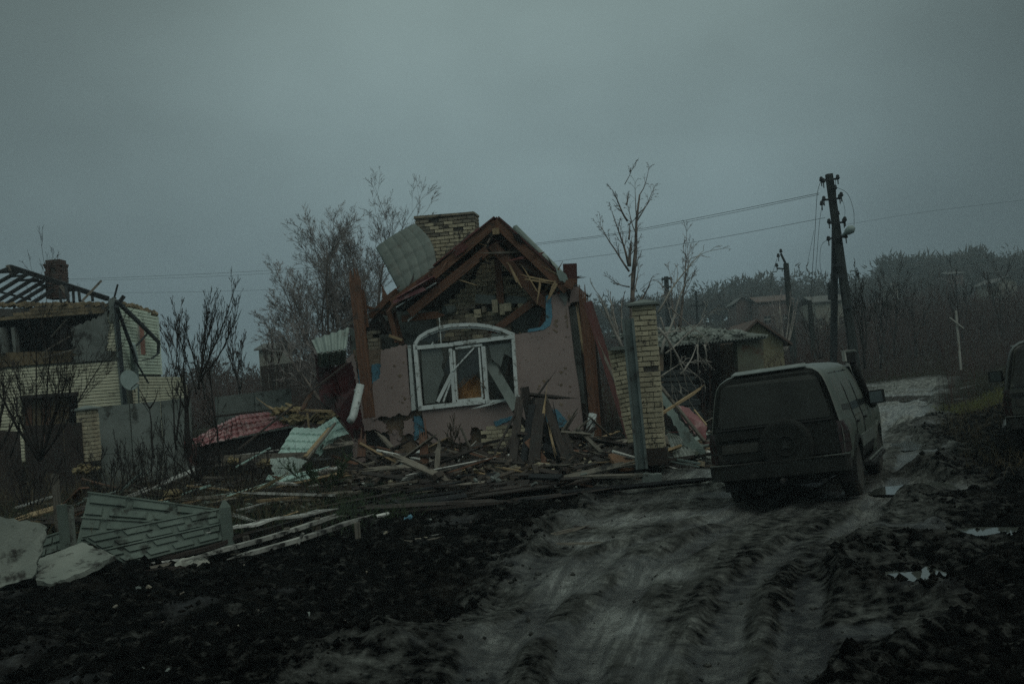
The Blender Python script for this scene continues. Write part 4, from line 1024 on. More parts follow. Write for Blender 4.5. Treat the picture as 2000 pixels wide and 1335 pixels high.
    mb.prism([(.13, -.12, .90), (.09, -.12, .83), (.06, -.12, .77), (.13, -.12, .79), (.20, -.12, .77), (.17, -.12, .83)], V(0, .02, 0)); mb.beam((-.02, -.115, .92), (.05, -.115, .90), .02, .012, (0, 1, 0)); mb.beam((.21, -.115, .90), (.28, -.115, .92), .02, .012, (0, 1, 0))
    tp('emblem', mb, m_chrome, gate)
    for sx in (1, -1):
        mb = MB(); x0, x1 = (.80, .905)
        vs = [(sx * .775, -.015, 1.06), (sx * .865, .02, 1.05), (sx * .905, .05, .92), (sx * .905, .05, .66), (sx * .80, -.02, .64), (sx * .79, -.025, .9)]
        mb.prism(vs if sx > 0 else vs[::-1], V(0, .14, 0)); tl = tp('tail_light', mb, m_tail)
        for z in (.78, .90):
            mb = MB(); mb.beam((sx * .79, -.03, z), (sx * .91, .055, z + .01), .014, .014, (0, 0, 1)); tp('light_divider', mb, m_rubber, tl)
        mb = MB(); mb.prism([(sx * .60, -.155, .60), (sx * .90, -.09, .60), (sx * .90, -.09, .645), (sx * .60, -.16, .645)], V(0, .05, 0)); tp('bumper_light', mb, m_edge, root)
        # mud flap, fender flare
        for wb in (WB0, WB1):
            mb = MB(); pr = None
            for i in range(13):
                a = RAD(-8 + 196 * i / 12); yy = wb + (AR + .01) * math.cos(a); zz = .33 + (AR + .01) * math.sin(a)
                if zz < .33: zz = .33
                hx = half_at(max(zz, .45), yy)
                q = (sx * (hx + .012), yy, zz)
                if pr: mb.beam(pr, q, .055, .05, (sx, 0, 0))
                pr = q
            fl = tp('fender_flare', mb, m_carlow if wb == WB0 else mat)
        mb = MB(); mb.prism([(sx * .66, WB0 - AR - .03, .22), (sx * .88, WB0 - AR - .03, .22), (sx * .88, WB0 - AR - .03, .45), (sx * .66, WB0 - AR - .03, .45)], V(0, .015, 0)); tp('mud_flap', mb, m_rubber)
        # side glazing, door seams, handles, mirrors, sills
        def spanel(nm, yz, d0, mt, par=root, **k):
            mb = MB(); a_ = [(sx * (half_at(z, y) + d0), y, z) for y, z in yz]; b_ = [(sx * (half_at(z, y) - .02), y, z) for y, z in yz]
            n = len(a_); mb.add(a_ + b_, [tuple(range(n)) if sx < 0 else tuple(range(n))[::-1]] + [(i, (i + 1) % n, n + (i + 1) % n, n + i) for i in range(n)]); return tp(nm, mb, mt, par, **k)
        spanel('quarter_window', [(.32, 1.17), (1.02, 1.14), (1.06, 1.67), (.46, 1.67)], .006, m_cglr if mat is m_car else m_sgl)
        for y0, y1 in ((1.14, 1.92), (2.0, 2.86)):
            dr = spanel('door', [(y0 - .05, .56), (y1 + .04, .56), (y1 + .04, 1.05), (y0 - .05, 1.05)], .008, mat)
            top1 = 1.67 if y1 < 2.2 else 1.64
            q = [(y0, 1.12), (y1, 1.12), (y1 if y1 < 2.2 else 2.60, top1), (y0 + .02, 1.67)]
            spanel('door_window', q, .007, m_sgl, dr)
            mb = MB(); hx = sx * (half_at(.96, y0 + .08) + .02); mb.box((hx, y0 + .10, .955), V(.014, 0, 0), V(0, .075, 0), V(0, 0, .016)); tp('door_handle', mb, m_rubber, dr)
        for y in (1.08, 1.96):
            mb = MB(); pr = [(sx * (half_at(z, y) + .006), y, z) for z in (.56, .8, 1.0, 1.12, 1.4, 1.68)]
            for a_, b_ in zip(pr[:-1], pr[1:]): mb.beam(a_, b_, .022, .012, (0, 1, 0))
            tp('door_pillar', mb, m_rubber)
        mb = MB(); mb.beam((sx * .93, WB0 + AR + .02, .34), (sx * .93, WB1 - AR - .02, .34), .05, .15, (0, 0, 1)); tp('running_board', mb, m_rubber)
        mb = MB(); mb.beam((sx * .955, WB0 + AR + .03, .39), (sx * .955, WB1 - AR - .03, .39), .012, .03, (0, 0, 1)); tp('running_board_edge', mb, m_edge)
        spanel('side_cladding', [(WB0 + AR + .05, .58), (WB1 - AR - .05, .58), (WB1 - AR - .05, .74), (WB0 + AR + .05, .74)], .024, m_edge if mat is m_car else m_rubber)
        mb = MB(); mb.box((sx * 1.03, 2.78, 1.19), V(.105, .02 * sx, 0), V(-.02 * sx, .05, 0), V(0, 0, .10)); mr_ = tp('mirror', mb, m_carlow)
        mb = MB(); mb.box((sx * 1.03, 2.722, 1.19), V(.088, .017 * sx, 0), V(0, .006, 0), V(0, 0, .082)); tp('mirror_glass', mb, m_mirror, mr_)
        mb = MB(); mb.beam((sx * .86, 2.80, 1.12), (sx * .96, 2.78, 1.15), .05, .05); tp('mirror_arm', mb, m_rubber, mr_)
        for wb in (WB0, WB1):
            steer = RAD(0)
            mb = MB(); prof = [(-.115, .26), (-.125, .33), (-.105, .372), (-.05, .385), (.05, .385), (.105, .372), (.125, .33), (.115, .26)]
            mb.lathe((sx * .745, wb, .375), (sx, 0, 0), prof, 36); wh = tp('wheel', mb, m_tyre, smooth=True, label=None)
            mb = MB()
            for i in range(30):
                t = math.tau * i / 30
                for o_ in (-.055, .055):
                    t2 = t + (.1 if o_ > 0 else 0)
                    c_ = V(sx * (.745) + o_, wb + .388 * math.cos(t2), .375 + .388 * math.sin(t2))
                    mb.box(c_, V(.045, 0, 0), V(0, -math.sin(t2), math.cos(t2)) * .022, V(0, math.cos(t2), math.sin(t2)) * .012)
            tp('tyre_tread', mb, m_tyre, wh)
            mb = MB(); mb.lathe((sx * .80, wb, .375), (sx, 0, 0), [(0, .25), (.045, .25), (.05, .225), (.01, .20), (.02, .09), (.05, .07), (.05, .01)], 24); tp('rim', mb, m_rim, wh, smooth=True)
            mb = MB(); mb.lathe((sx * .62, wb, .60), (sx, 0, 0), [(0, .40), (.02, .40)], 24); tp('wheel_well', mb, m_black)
    mb = MB(); prof = [(-.90, .02), (-.90, -.10), (-.84, -.155), (0, -.17), (.84, -.155), (.90, -.10), (.90, .02)]
    mb.prism([(x, y, .44) for x, y in prof], V(0, 0, .20)); bump = tp('bumper', mb, m_carlow)
    mb = MB(); mb.prism([(-.86, -.165, .62), (.86, -.165, .62), (.86, -.175, .635), (-.86, -.175, .635)][::-1], V(0, .15, .006)); tp('bumper_step', mb, m_edge if 0 else m_rim, bump)
    mb = MB(); mb.tube([(.05, -.1, .40), (.05, -.25, .37)], .03, 8); mb.lathe((.05, -.26, .36), (0, 0, 1), [(0, .03), (.04, .03), (.06, .015)], 8); tp('tow_hitch', mb, m_rubber, bump)
    mb = MB(); mb.tube([(.55, .6, .34), (.55, -.12, .33)], .03, 10); tp('exhaust', mb, m_rubber)
    mb = MB(); mb.tube([(-.62, WB0, .36), (.62, WB0, .36)], .05, 8); mb.lathe((0, WB0 - .12, .36), (0, 1, 0), [(0, .06), (.06, .13), (.18, .13), (.24, .06)], 12); tp('rear_axle', mb, m_rubber)
    mb = MB(); mb.abox(-.5, .5, .15, .65, .28, .40); tp('fuel_tank', mb, m_rubber)
    for x in ():
        mb = MB(); mb.beam((x, .35, 1.845), (x, 2.3, 1.845), .03, .03); tp('roof_rail', mb, m_roofp if mat is m_car else mat)
    mb = MB(); mb.prism([(-.50, .16, 1.79), (.50, .16, 1.79), (.47, .32, 1.832), (-.47, .32, 1.832)], V(0, 0, .012)); tp('roof_spoiler', mb, m_roofp if mat is m_car else mat)
    mb = MB(); mb.prism([(-.72, 2.66, 1.70), (.72, 2.66, 1.70), (.80, 3.20, 1.16), (-.80, 3.20, 1.16)], V(0, .015, .03)); tp('windscreen', mb, m_sgl)
    if snork:
        sn = MB(); sn.tube([(.90, 3.45, 1.05), (.90, 3.05, 1.12), (.88, 2.93, 1.22), (.80, 2.68, 1.66), (.79, 2.63, 1.76)], [.055, .055, .055, .055, .055], 10)
        q = tp('snorkel', sn, m_rubber, smooth=True)
        mb = MB(); mb.box((.79, 2.60, 1.83), V(.065, 0, 0), V(0, .10, 0), V(0, 0, .08)); tp('snorkel_head', mb, m_rubber, q)
        mb = MB(); mb.box((.79, 2.60, 1.92), V(.07, 0, 0), V(0, .095, 0), V(0, 0, .015)); tp('snorkel_cap', mb, m_edge, q)
    return root
cc = G(1512, 962)
CARZ = .0
car1 = make_suv(m_car, 'mud covered dark green off-road car driving away on the wet dirt road', 'off-road cars', (3.40, 13.05, CARZ), RAD(25.5), RAD(-3.9), RAD(0), 'off-road car')
car2 = make_suv(m_olive, 'olive off-road car cut off by the right edge of the photo', 'off-road cars', (8.52, 15.4, .14), RAD(27), RAD(-2.0), RAD(0), 'off-road car', snork=False)

# ================================================================== GATE PILLARS AND POSTS
def leaning(px0, py0, px1, py1, Y0, Y1=None):
    """foot, axis up, length for an upright thing seen from (px0,py0) top to (px1,py1) foot"""
    t = P(px0, py0, Y0); f = P(px1, py1, Y1 or Y0); a = t - f; return f, a.normalized(), a.length
def pillar(name, label, f, ax, h, yaw, kinds, rows, bh, plinth, cap, s=1.0):
    ex = (F_E * math.cos(yaw) + F_N * math.sin(yaw)); ex = (ex - ax * ex.dot(ax)).normalized(); ey = ax.cross(ex)   # ey points away
    root = thing(name, label, 'pillar', f)
    mb = MB(); mb.box(f + ax * h / 2, ex * .165 * s, ey * .165 * s, ax * (h / 2)); obj('core', mb, m_mortar, root)
    if plinth:
        mb = MB(); mb.box(f + ax * (plinth / 2), ex * .215 * s, ey * .215 * s, ax * (plinth / 2)); obj('plinth', mb, m_dark, root)
    rr = random.Random(name + label)
    for r_ in range(rows):
        z = plinth + (r_ + .5) * bh
        par = r_ % 2
        for q in range(4):
            a = math.pi / 2 * q; u = (ex * math.cos(a) + ey * math.sin(a)); v = (ey * math.cos(a) - ex * math.sin(a))
            sh = (.0635 if par else -.0635) * s
            if q == 0 and rr.random() < .06 and r_ > rows * .5: continue
            c = f + ax * z - v * (.13 * s + rr.uniform(-.004, .004)) + u * sh
            inst('brick', rr.choice(BR[kinds(r_, rows)]), frame(c, u, v, ax, .246 * s, .12 * s, bh - .014), root)
    if cap:
        mb = MB(); c = f + ax * (plinth + rows * bh)
        q = [c + ex * a * .26 * s + ey * b * .26 * s for a, b in ((-1, -1), (1, -1), (1, 1), (-1, 1))]
        vs = q + [p + ax * .035 for p in q] + [c + ax * .10 + ex * .04, c + ax * .10 - ex * .04]
        mb.add(vs, [(3, 2, 1, 0), (0, 1, 5, 4), (1, 2, 6, 5), (2, 3, 7, 6), (3, 0, 4, 7), (4, 5, 8, 9), (6, 7, 9, 8), (5, 6, 8), (7, 4, 9)])
        obj('cap', mb, m_conc, root)
    return root, ex, ey
f, ax, h = leaning(1257, 597, 1280, 905, 16.2)
gp_root, gx, gy = pillar('brick_gate_pillar', 'leaning pale brick gate pillar pitted by shrapnel with a pyramid cap', f, ax, h, -.05, lambda r, n: 'y', 28, (h - .26) / 28, .26, True, .97)
mb = MB(); rr = random.Random(9)
for i in range(60):
    c = f + ax * rr.uniform(.28, h - .15 if rr.random() < .35 else 1.0) + gx * rr.uniform(-.18, .18) - gy * .196; s_ = rr.uniform(.004, .013)
    mb.prism([c + gx * math.cos(a) * s_ + ax * math.sin(a) * s_ for a in (0, 1.1, 2.2, 3.3, 4.4, 5.4)], gy * .01)
obj('shrapnel_scar', mb, m_mortar, gp_root, kind='stuff')
f2, ax2, h2 = leaning(1208, 680, 1247, 860, 17.6)
pillar('brick_gate_pillar', 'shorter brick pillar half hidden behind the grey metal gate post', f2, ax2, h2, -.05, lambda r, n: 'y', 21, h2 / 21, 0, False, .93)
mb = MB(); q = P(1213, 680, 17.5); mb.box(q, V(.2, 0, 0), V(0, .2, 0), V(0, 0, .03)); obj('loose_stone', mb, m_conc, None, 'flat grey stone lying on top of the shorter brick pillar', 'stone cap')
# steel gate post: channel section
f3, ax3, h3 = leaning(1226, 622, 1254, 915, 15.7)
mb = MB(); ex = (F_E - ax3 * F_E.dot(ax3)).normalized(); ey = ax3.cross(ex)
for sx_, w_, dx in ((-1, .035, -.075), (1, .035, .075)): mb.box(f3 + ax3 * h3 / 2 + ex * dx, ex * .018, ey * .05, ax3 * h3 / 2)
mb.box(f3 + ax3 * (h3 / 2 - .004) + ey * .03, ex * .07, ey * .012, ax3 * h3 / 2)
obj('steel_gate_post', mb, M('grey_green_steel', (.135, .165, .155), (.08, .10, .095), scale=3, rough=.6, bump=.2, dirt=((.05, .05, .045), .3, 3), rnd=0), None, 'grey green steel channel post leaning against the tall brick pillar', 'post')
mb = MB(); c = V(f3.x + .12, 15.55, gz(f3.x + .12, 15.55)); mb.prism(ragged([c + V(-.16, 0, -.05), c + V(.15, 0, -.05), c + V(.16, 0, .14), c + V(-.12, 0, .17)], .01, 5, 3), V(.02, .2, 0)); obj('concrete_block', mb, m_conc, None, 'square grey concrete block at the foot of the steel gate post', 'block')

# ================================================================== LEFT HOUSE
# corner at pixel x 228; front wall runs left towards us, side wall runs right and away
CY = 33.0
cz = P(228, 600, CY)
top_z = cz.z; LB = mz(cz.x, CY) - .1
fd = V(-math.cos(RAD(3)), -math.sin(RAD(3)), 0)      # along the front wall, to the left
fn = V(-math.sin(RAD(3)), math.cos(RAD(3)), 0)    # into the building
rd = V(*fn)         # along the side wall
CX0 = V(cz.x, CY, 0)
def onp(px, py, o, n):
    d = ray(px, py); return CAM + d * ((o - CAM).dot(n) / d.dot(n))
def FR(px, py, off=0): return onp(px, py, CX0 + fn * off, fn)
rn = V(math.cos(RAD(3)), math.sin(RAD(3)), 0)
def SD(px, py, off=0): return onp(px, py, CX0 - rn * off, rn)
lh = thing('shelled_brick_house', 'pale brick two storey house with burnt upper floor and bare charred rafters', 'house', V(cz.x, CY, LB))
def coursed(o, eu, en, wfn, z0, z1, bh, mat, name='brick_course', gaps=None):
    """courses of facing brick, each a strip standing proud of the grout; wfn(z) -> list of (u0,u1)"""
    n = int((z1 - z0) / bh)
    for r_ in range(n):
        z = z0 + (r_ + .5) * bh; mb = MB()
        for u0, u1 in wfn(z):
            if u1 - u0 < .1: continue
            c = V(o.x, o.y, z) + eu * (u0 + u1) / 2 + en * (.0 + random.uniform(-.004, .004)); mb.box(c, eu * (u1 - u0) / 2, en * .03, V(0, 0, bh / 2 - .011))
            u = u0 + (r_ % 2) * .14 + .14
        if mb.v: obj(name, mb, mat, lh)
frn = -fn
def zof(px, py): return FR(px, py).z
ztop1 = zof(120, 600); zop1 = zof(200, 618); zop0 = zof(170, 690); zband = zof(200, 705)
gu0 = (FR(152, 780) - CX0).dot(fd); gu1 = (FR(42, 780) - CX0).dot(fd); gz1 = zof(100, 770)
WEND = 14.0
uo = (FR(208, 650) - CX0).dot(fd); uo2 = (FR(140, 650) - CX0).dot(fd)
def front_spans(z):
    if z > zop0 - .02: return [(0.0, uo)] if z < zop1 else []
    if z > zband - .05: return []
    if z < gz1: return [(0, gu0), (gu1, WEND)]
    return [(0, WEND)]
coursed(CX0, fd, frn, front_spans, LB, ztop1 - .1, .105, m_cladl)
def wallbox(u0, u1, z0, z1, o, eu, en, th, mat, name, dep=0.03):
    mb = MB(); c = V(o.x, o.y, (z0 + z1) / 2) + eu * (u0 + u1) / 2 - en * (dep + th / 2); mb.box(c, eu * (u1 - u0) / 2, en * th / 2, V(0, 0, (z1 - z0) / 2)); return obj(name, mb, mat, lh)
wallbox(-.02, gu0, LB - .3, zop0, CX0, fd, frn, .3, m_grout, 'front_wall'); wallbox(gu1, WEND, LB - .3, zop0 - .01, CX0, fd, frn, .3, m_grout, 'front_wall'); wallbox(gu0, gu1, gz1, zop0 - .02, CX0, fd, frn, .28, m_grout, 'front_wall')
wallbox(0, uo, zop0, ztop1 - .15, CX0, fd, frn, .3, m_grout, 'front_wall')
# scorched wall band and broken masonry over the openings
m_band = M('brown_band', (.13, .095, .05), (.07, .055, .035), scale=2, rough=.9, bump=.4, dirt=((.03, .025, .02), .3, 1.5), rnd=.1)
def frslab(nm, pts, off, th, mat, amp=0, seed=0, edges=None, par=lh, **k):
    q = [FR(a, b, off) for a, b in pts]
    if amp: q = ragged(q, amp, 5, seed, edges)
    mb = MB(); mb.prism(q, fn * th); return obj(nm, mb, mat, par, **k)
zh0 = zof(120, 616) ; zh1 = zof(120, 588)
frslab('masonry_head', [(-60, 606), (215, 592), (215, 613), (-60, 620)], .02, .3, m_mortar, .04, 1)
rh = random.Random(6)
brickwall(lh, CX0 + fd * WEND + V(0, 0, zh0 - .02), -fd, EZ, frn, WEND - .25, .55, 's', .36, .115, bt=.3, skip=lambda u, z: z > .30 + .16 * math.sin(u * 1.7) + rh.uniform(-.08, .08), jit=.012)
frslab('render_sheet', [(138, 640), (190, 620), (210, 606), (213, 640), (206, 690), (144, 690)], -.05, .06, m_grplas, .04, 2)
frslab('corner_flashing', [(212, 583), (224, 580), (226, 628), (213, 626)], -.1, .2, m_conc, .03, 3)
frslab('floor_band', [(-60, 690), (216, 682), (217, 701), (60, 712), (-60, 722)], -.03, .3, m_band, .02, 4, [1, 3])
frslab('floor_edge', [(140, 694), (217, 684), (217, 703), (142, 708)], -.09, .05, m_grplas, .02, 5)
# loose masonry lumps along the top
mb = MB(); rr = random.Random(3)
for i in range(130):
    c = FR(rr.uniform(-20, 215), rr.uniform(592, 598), rr.uniform(0, .3)); s_ = rr.uniform(.02, .085); mb.box(c, V(s_, 0, s_ * .3), V(0, s_, 0), V(-s_ * .2, 0, s_ * .6))
obj('masonry_rubble', mb, m_scorch, lh, kind='stuff')
# rooms behind the openings
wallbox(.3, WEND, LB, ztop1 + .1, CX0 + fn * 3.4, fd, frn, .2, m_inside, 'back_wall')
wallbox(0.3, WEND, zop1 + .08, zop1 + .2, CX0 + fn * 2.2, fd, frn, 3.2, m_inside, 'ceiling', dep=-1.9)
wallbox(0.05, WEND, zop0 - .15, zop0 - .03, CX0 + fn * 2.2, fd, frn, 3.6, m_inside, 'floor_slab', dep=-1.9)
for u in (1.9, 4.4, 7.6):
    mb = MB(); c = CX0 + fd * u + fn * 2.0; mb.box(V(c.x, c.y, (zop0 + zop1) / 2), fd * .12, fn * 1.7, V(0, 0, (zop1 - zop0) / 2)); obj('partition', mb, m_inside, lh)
mb = MB(); plank(mb, FR(136, 620, .2), FR(102, 658, .5), .22, .05, fn, True, True); obj('fallen_joist', mb, m_grey, lh)
mb = MB(); plank(mb, FR(96, 680, -.1), FR(140, 655, .2), .05, .05, fn, True, True); plank(mb, FR(95, 695, -.15), FR(140, 684, -.15), .09, .05, fn, True, True); obj('broken_board', mb, m_grey, lh)
mb = MB(); mb.beam(FR(5, 640, .1), FR(12, 690, .1), .5, .1, fn); mb.beam(FR(28, 640, .3), FR(34, 700, .2), .3, .1, fn); obj('broken_pier', mb, m_grplas, lh)
# gateway; dark slab behind carries its unlit depth
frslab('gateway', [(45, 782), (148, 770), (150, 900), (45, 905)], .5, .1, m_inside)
for a, b in ((46, 62), (64, 80), (82, 98), (100, 116), (118, 134)):
    frslab('gate_board', [(a, 782 - a * .1 + 4), (b, 782 - b * .1 + 4), (b, 905), (a, 905)], .2, .05, m_stain if a in (46, 82) else m_band)
mb = MB(); mb.beam(FR(40, 776, -.12), FR(152, 768, -.12), .14, .12, fn); obj('lintel', mb, m_dark, lh)
# side wall: upper and lower
su1 = (SD(306, 650) - CX0).dot(rd); sz_sh = SD(306, 612).z; stz = SD(240, 592).z
su2 = (SD(318, 760) - CX0).dot(rd)
SW1 = (SD(314, 700) - CX0).dot(rd)
wu0 = (SD(271, 650) - CX0).dot(rd); wu1 = (SD(282, 650) - CX0).dot(rd); wz1 = SD(276, 632).z; wz0 = SD(278, 692).z
zlow = SD(300, 731).z
def side_spans(z):
    t = stz + (sz_sh - stz) * .0
    lim = SW1
    if z > sz_sh - .1: lim = SW1 * max(0, (stz - z) / max(.01, stz - sz_sh + .1)) * 1.0
    if lim < .2: return []
    if wz0 < z < wz1: return [(0.02, min(wu0, lim)), (wu1, lim)]
    return [(0.02, lim)]
coursed(CX0, rd, rn, side_spans, zlow, stz, .115, m_cladg)
mb = MB(); qs = [CX0 - rn * .03, CX0 + rd * SW1 - rn * .03]
mb.prism([V(qs[0].x, qs[0].y, LB - .3), V(qs[1].x, qs[1].y, LB - .3), V(qs[1].x, qs[1].y, sz_sh - .15), V(qs[0].x, qs[0].y, stz - .1)], -rn * .28); obj('side_wall', mb, m_grout, lh)
mb = MB(); mb.box(V(0, 0, (wz0 + wz1) / 2) + CX0 + rd * (wu0 + wu1) / 2 + rn * .0, rd * (wu1 - wu0) / 2 * .8, rn * .012, V(0, 0, (wz1 - wz0) / 2)); wdw = obj('window', mb, M('boarded_pink_window', (.36, .17, .12), (.25, .12, .09), rough=.8, rnd=0), lh, label='narrow window boarded with pinkish brown wood')
mb = MB(); mb.beam(SD(270, 632, -.05), SD(272, 692, -.05), .06, .05, rd); obj('window_frame', mb, m_postw, wdw)
mb = MB(); rr = random.Random(12)
for i in range(110):
    t = rr.random(); a = SD(240 + 66 * t, 594 + 19 * t + rr.uniform(-3, 4), rr.uniform(.02, .3)); s_ = rr.uniform(.02, .08); mb.box(a, V(s_, 0, s_ * .4), V(0, s_, 0), V(-s_ * .3, 0, s_ * .7))
obj('masonry_rubble', mb, m_scorch, lh, kind='stuff')
# lower annex running on to the right
AX0 = V(*(CX0 + rd * .6)[:]) + V(0, 0, 0)
ad = rd; an = rn
AO = CX0 + rd * .75 + rn * .12
def AN(px, py): return onp(px, py, AO, an)
au = (AN(364, 760) - AO).dot(ad); az = AN(330, 735).z
coursed(AO, ad, an, lambda z: [(0, au - max(0, (z - az + .5)) * random.uniform(.3, 1.2))], LB, az, .105, m_cladl)
mb = MB(); c = AO + ad * au / 2 - an * .2; mb.box(V(c.x, c.y, (LB + az) / 2 - .06), ad * (au / 2 - .04), an * .16, V(0, 0, (az - LB) / 2)); obj('annex_wall', mb, m_grout, lh)
# bare roof frame
def hr(nm, a, b, o1, o2, w_, mat=m_char, th=None):
    mb = MB(); mb.beam(FR(*a, o1), FR(*b, o2), w_, th or w_); return obj(nm, mb, mat, lh)
hr('ridge_beam', (20, 521), (210, 583), 2.6, 1.0, .16); hr('ridge_beam', (22, 525), (105, 548), 2.8, 2.2, .12)
for i, (a, b) in enumerate((((22, 522), (-30, 542)), ((34, 531), (-40, 572)), ((50, 537), (-20, 580)), ((66, 544), (-12, 592)), ((83, 550), (4, 598)), ((94, 556), (26, 598)), ((103, 566), (56, 596)))): hr('rafter', a, b, 2.5 - i * .12, .6, .11)
for a, b in (((0, 532), (30, 530)), ((20, 540), (55, 537)), ((30, 548), (75, 545)), ((60, 549), (95, 549)), ((75, 557), (104, 557)), ((0, 570), (60, 585))): hr('collar_tie', a, b, 1.8, 1.6, .07)
for a, b in (((117, 562), (119, 594)), ((128, 560), (134, 590)), ((143, 566), (144, 590)), ((154, 570), (156, 587)), ((180, 578), (181, 586)), ((130, 567), (153, 566))): hr('roof_strut', a, b, 1.3, .8, .09)
hr('loose_batten', (118, 558), (130, 572), 1.2, 1.2, .10, m_grey); hr('loose_batten', (198, 548), (160, 588), 1.0, .6, .07, m_grey); hr('loose_batten', (230, 555), (223, 582), .3, .3, .05); hr('loose_batten', (242, 578), (232, 592), .1, 0, .12); hr('loose_batten', (14, 518), (24, 540), 2.2, 2.2, .09, m_grey)
hr('pipe', (226, 590), (246, 800), -.15, -.15, .10, m_steel); hr('corner_trim', (222, 590), (241, 800), -.07, -.07, .09, m_conc)
for a, b, w_ in (((228, 588), (272, 630), .13), ((272, 630), (310, 668), .12), ((310, 668), (309, 690), .10), ((309, 690), (296, 700), .06), ((296, 700), (278, 703), .05), ((228, 598), (257, 678), .10), ((257, 678), (266, 706), .09), ((265, 676), (289, 650), .06), ((262, 700), (290, 748), .05)):
    mb = MB(); mb.beam(SD(*a, -.35), SD(*b, -.3), w_, w_ * .7); obj('hanging_purlin', mb, m_steel, lh)
mb = MB(); mb.tube([SD(258, 672, -.3), SD(262, 700, -.2), SD(266, 740, -.1), SD(268, 790, -.1)], [.10, .13, .09, .08], 8); obj('pipe', mb, m_dishm, lh, smooth=True)
# house chimney of the left house
chl = V(0, 0, 0); c = FR(111, 545, 3.0)
mb = MB(); mb.box(c + V(0, 0, -.1), V(.24, 0, 0), V(0, .24, 0), V(0, 0, .58)); mb2 = MB()
hc = obj('chimney', mb, m_mortar, lh)
for r_ in range(12):
    for q in range(4):
        a = math.pi / 2 * q; u = V(math.cos(a), math.sin(a), 0); v = V(-math.sin(a), math.cos(a), 0); cc_ = c + V(0, 0, -.72 + (r_ + .5) * .1) - v * .24
        if r_ > 8 and q == 0:
            for uu in (-.18, .18): inst('brick', BR['r'][0], frame(cc_ + u * uu, u, v, EZ, .16, .12, .09), hc)
            if r_ == 11: inst('brick', BR['r'][1], frame(cc_, u, v, EZ, .26, .12, .08), hc)
        else:
            for uu in (-.125, .125): inst('brick', BR['r'][(r_ + q) % 4], frame(cc_ + u * (uu + (.05 if r_ % 2 else -.05)), u, v, EZ, .235, .12, .085), hc)
mb = MB(); k = c + V(0, 0, .50); mb.box(k, V(.32, 0, 0), V(0, .32, 0), V(0, 0, .04)); mb.box(k + V(0, 0, .12), V(.26, 0, 0), V(0, .26, 0), V(0, 0, .06)); obj('chimney_cap', mb, m_brickr, hc)
# satellite dish
dc = SD(253, 742, -.45); t = thing('satellite_dish', 'round grey satellite dish on the corner of the shelled brick house', 'satellite dish', dc)
mb = MB(); dax = (CAM - dc).normalized() * .8 + V(.75, 0, .25); mb.lathe(dc, -dax, [(-.01, .33), (.025, .27), (.045, .16), (.05, .02), (.06, .02), (.055, .17), (.035, .28), (0, .34)], 24); obj('dish', mb, m_dishm, t)
mb = MB(); mb.tube([dc + V(0, 0, -.3), dc + dax.normalized() * .4 + V(0, 0, -.2)], .015, 5); mb.tube([dc, dc + V(0, .35, -.15), dc + V(0, .4, -.4)], .02, 5); obj('arm', mb, m_steel, t)
mb = MB(); mb.lathe(dc + dax.normalized() * .4 + V(0, 0, -.2), dax, [(0, .03), (.08, .04)], 8); obj('receiver', mb, m_postw, t)

# ================================================================== WALLS AND FENCES
def wall_thing(label, a, b, Ya, Yb, pya, pyb, foot, th, mat, n=1, cat='concrete wall', name='concrete_wall', rows=2):
    A = P(a, pya, Ya); B = P(b, pyb, Yb)
    root = thing(name, label, cat, ((A.x + B.x) / 2, (A.y + B.y) / 2, mz((A.x + B.x) / 2, (A.y + B.y) / 2)))
    for i in range(n):
        p = A.lerp(B, i / n); q = A.lerp(B, (i + 1) / n); d = (q - p); d.z = 0; d.normalize(); nn = V(-d.y, d.x, 0)
        zb = mz(p.x, p.y) - .3
        for r_ in range(rows):
            mb = MB(); g_ = .012; z0a = zb + (p.z - zb) * r_ / rows + (g_ if r_ else 0); z1a = zb + (p.z - zb) * (r_ + 1) / rows; z0b = zb + (q.z - zb) * r_ / rows + (g_ if r_ else 0); z1b = zb + (q.z - zb) * (r_ + 1) / rows
            off = nn * (random.uniform(-.01, .01)); pp = p + d * .012 + off; qq = q - d * .012 + off
            mb.prism([V(pp.x, pp.y, z0a), V(qq.x, qq.y, z0b), V(qq.x, qq.y, z1b), V(pp.x, pp.y, z1a)], nn * th); obj('panel', mb, mat, root)
    return root
wall_thing('tall grey concrete panel wall left of the forked bare tree', 190, 373, 24, 25, 795, 776, 0, .12, m_conc, 3, rows=2)
wall_thing('grey concrete wall section behind the fallen red roof', 420, 569, 28, 29, 775, 758, 0, .12, m_conc, 2, rows=2)
wall_thing('weathered board fence in front of the brown brush behind the red roof', 508, 640, 40, 41, 715, 700, 0, .05, m_dark, 9, 'board fence', 'board_fence', rows=1)
wall_thing('dark wall section at the left edge below the bare bush', -60, 40, 22, 22.5, 838, 842, 0, .12, m_dark, 2, rows=1)
wall_thing('dark metal fence sheet in front of the brown gateway', 46, 160, 22.5, 22.8, 832, 824, 0, .04, m_dark, 3, 'metal fence', 'metal_fence', rows=1)
# small brick pillar of that wall
f4, ax4, h4 = leaning(170, 800, 178, 900, 23)
pillar('brick_gate_pillar', 'small pale brick pillar joining the tall grey concrete wall', f4, V(ax4.x, 0, ax4.z).normalized(), h4, .1, lambda r, n: 'y', 13, h4 / 13, 0, True, .95)

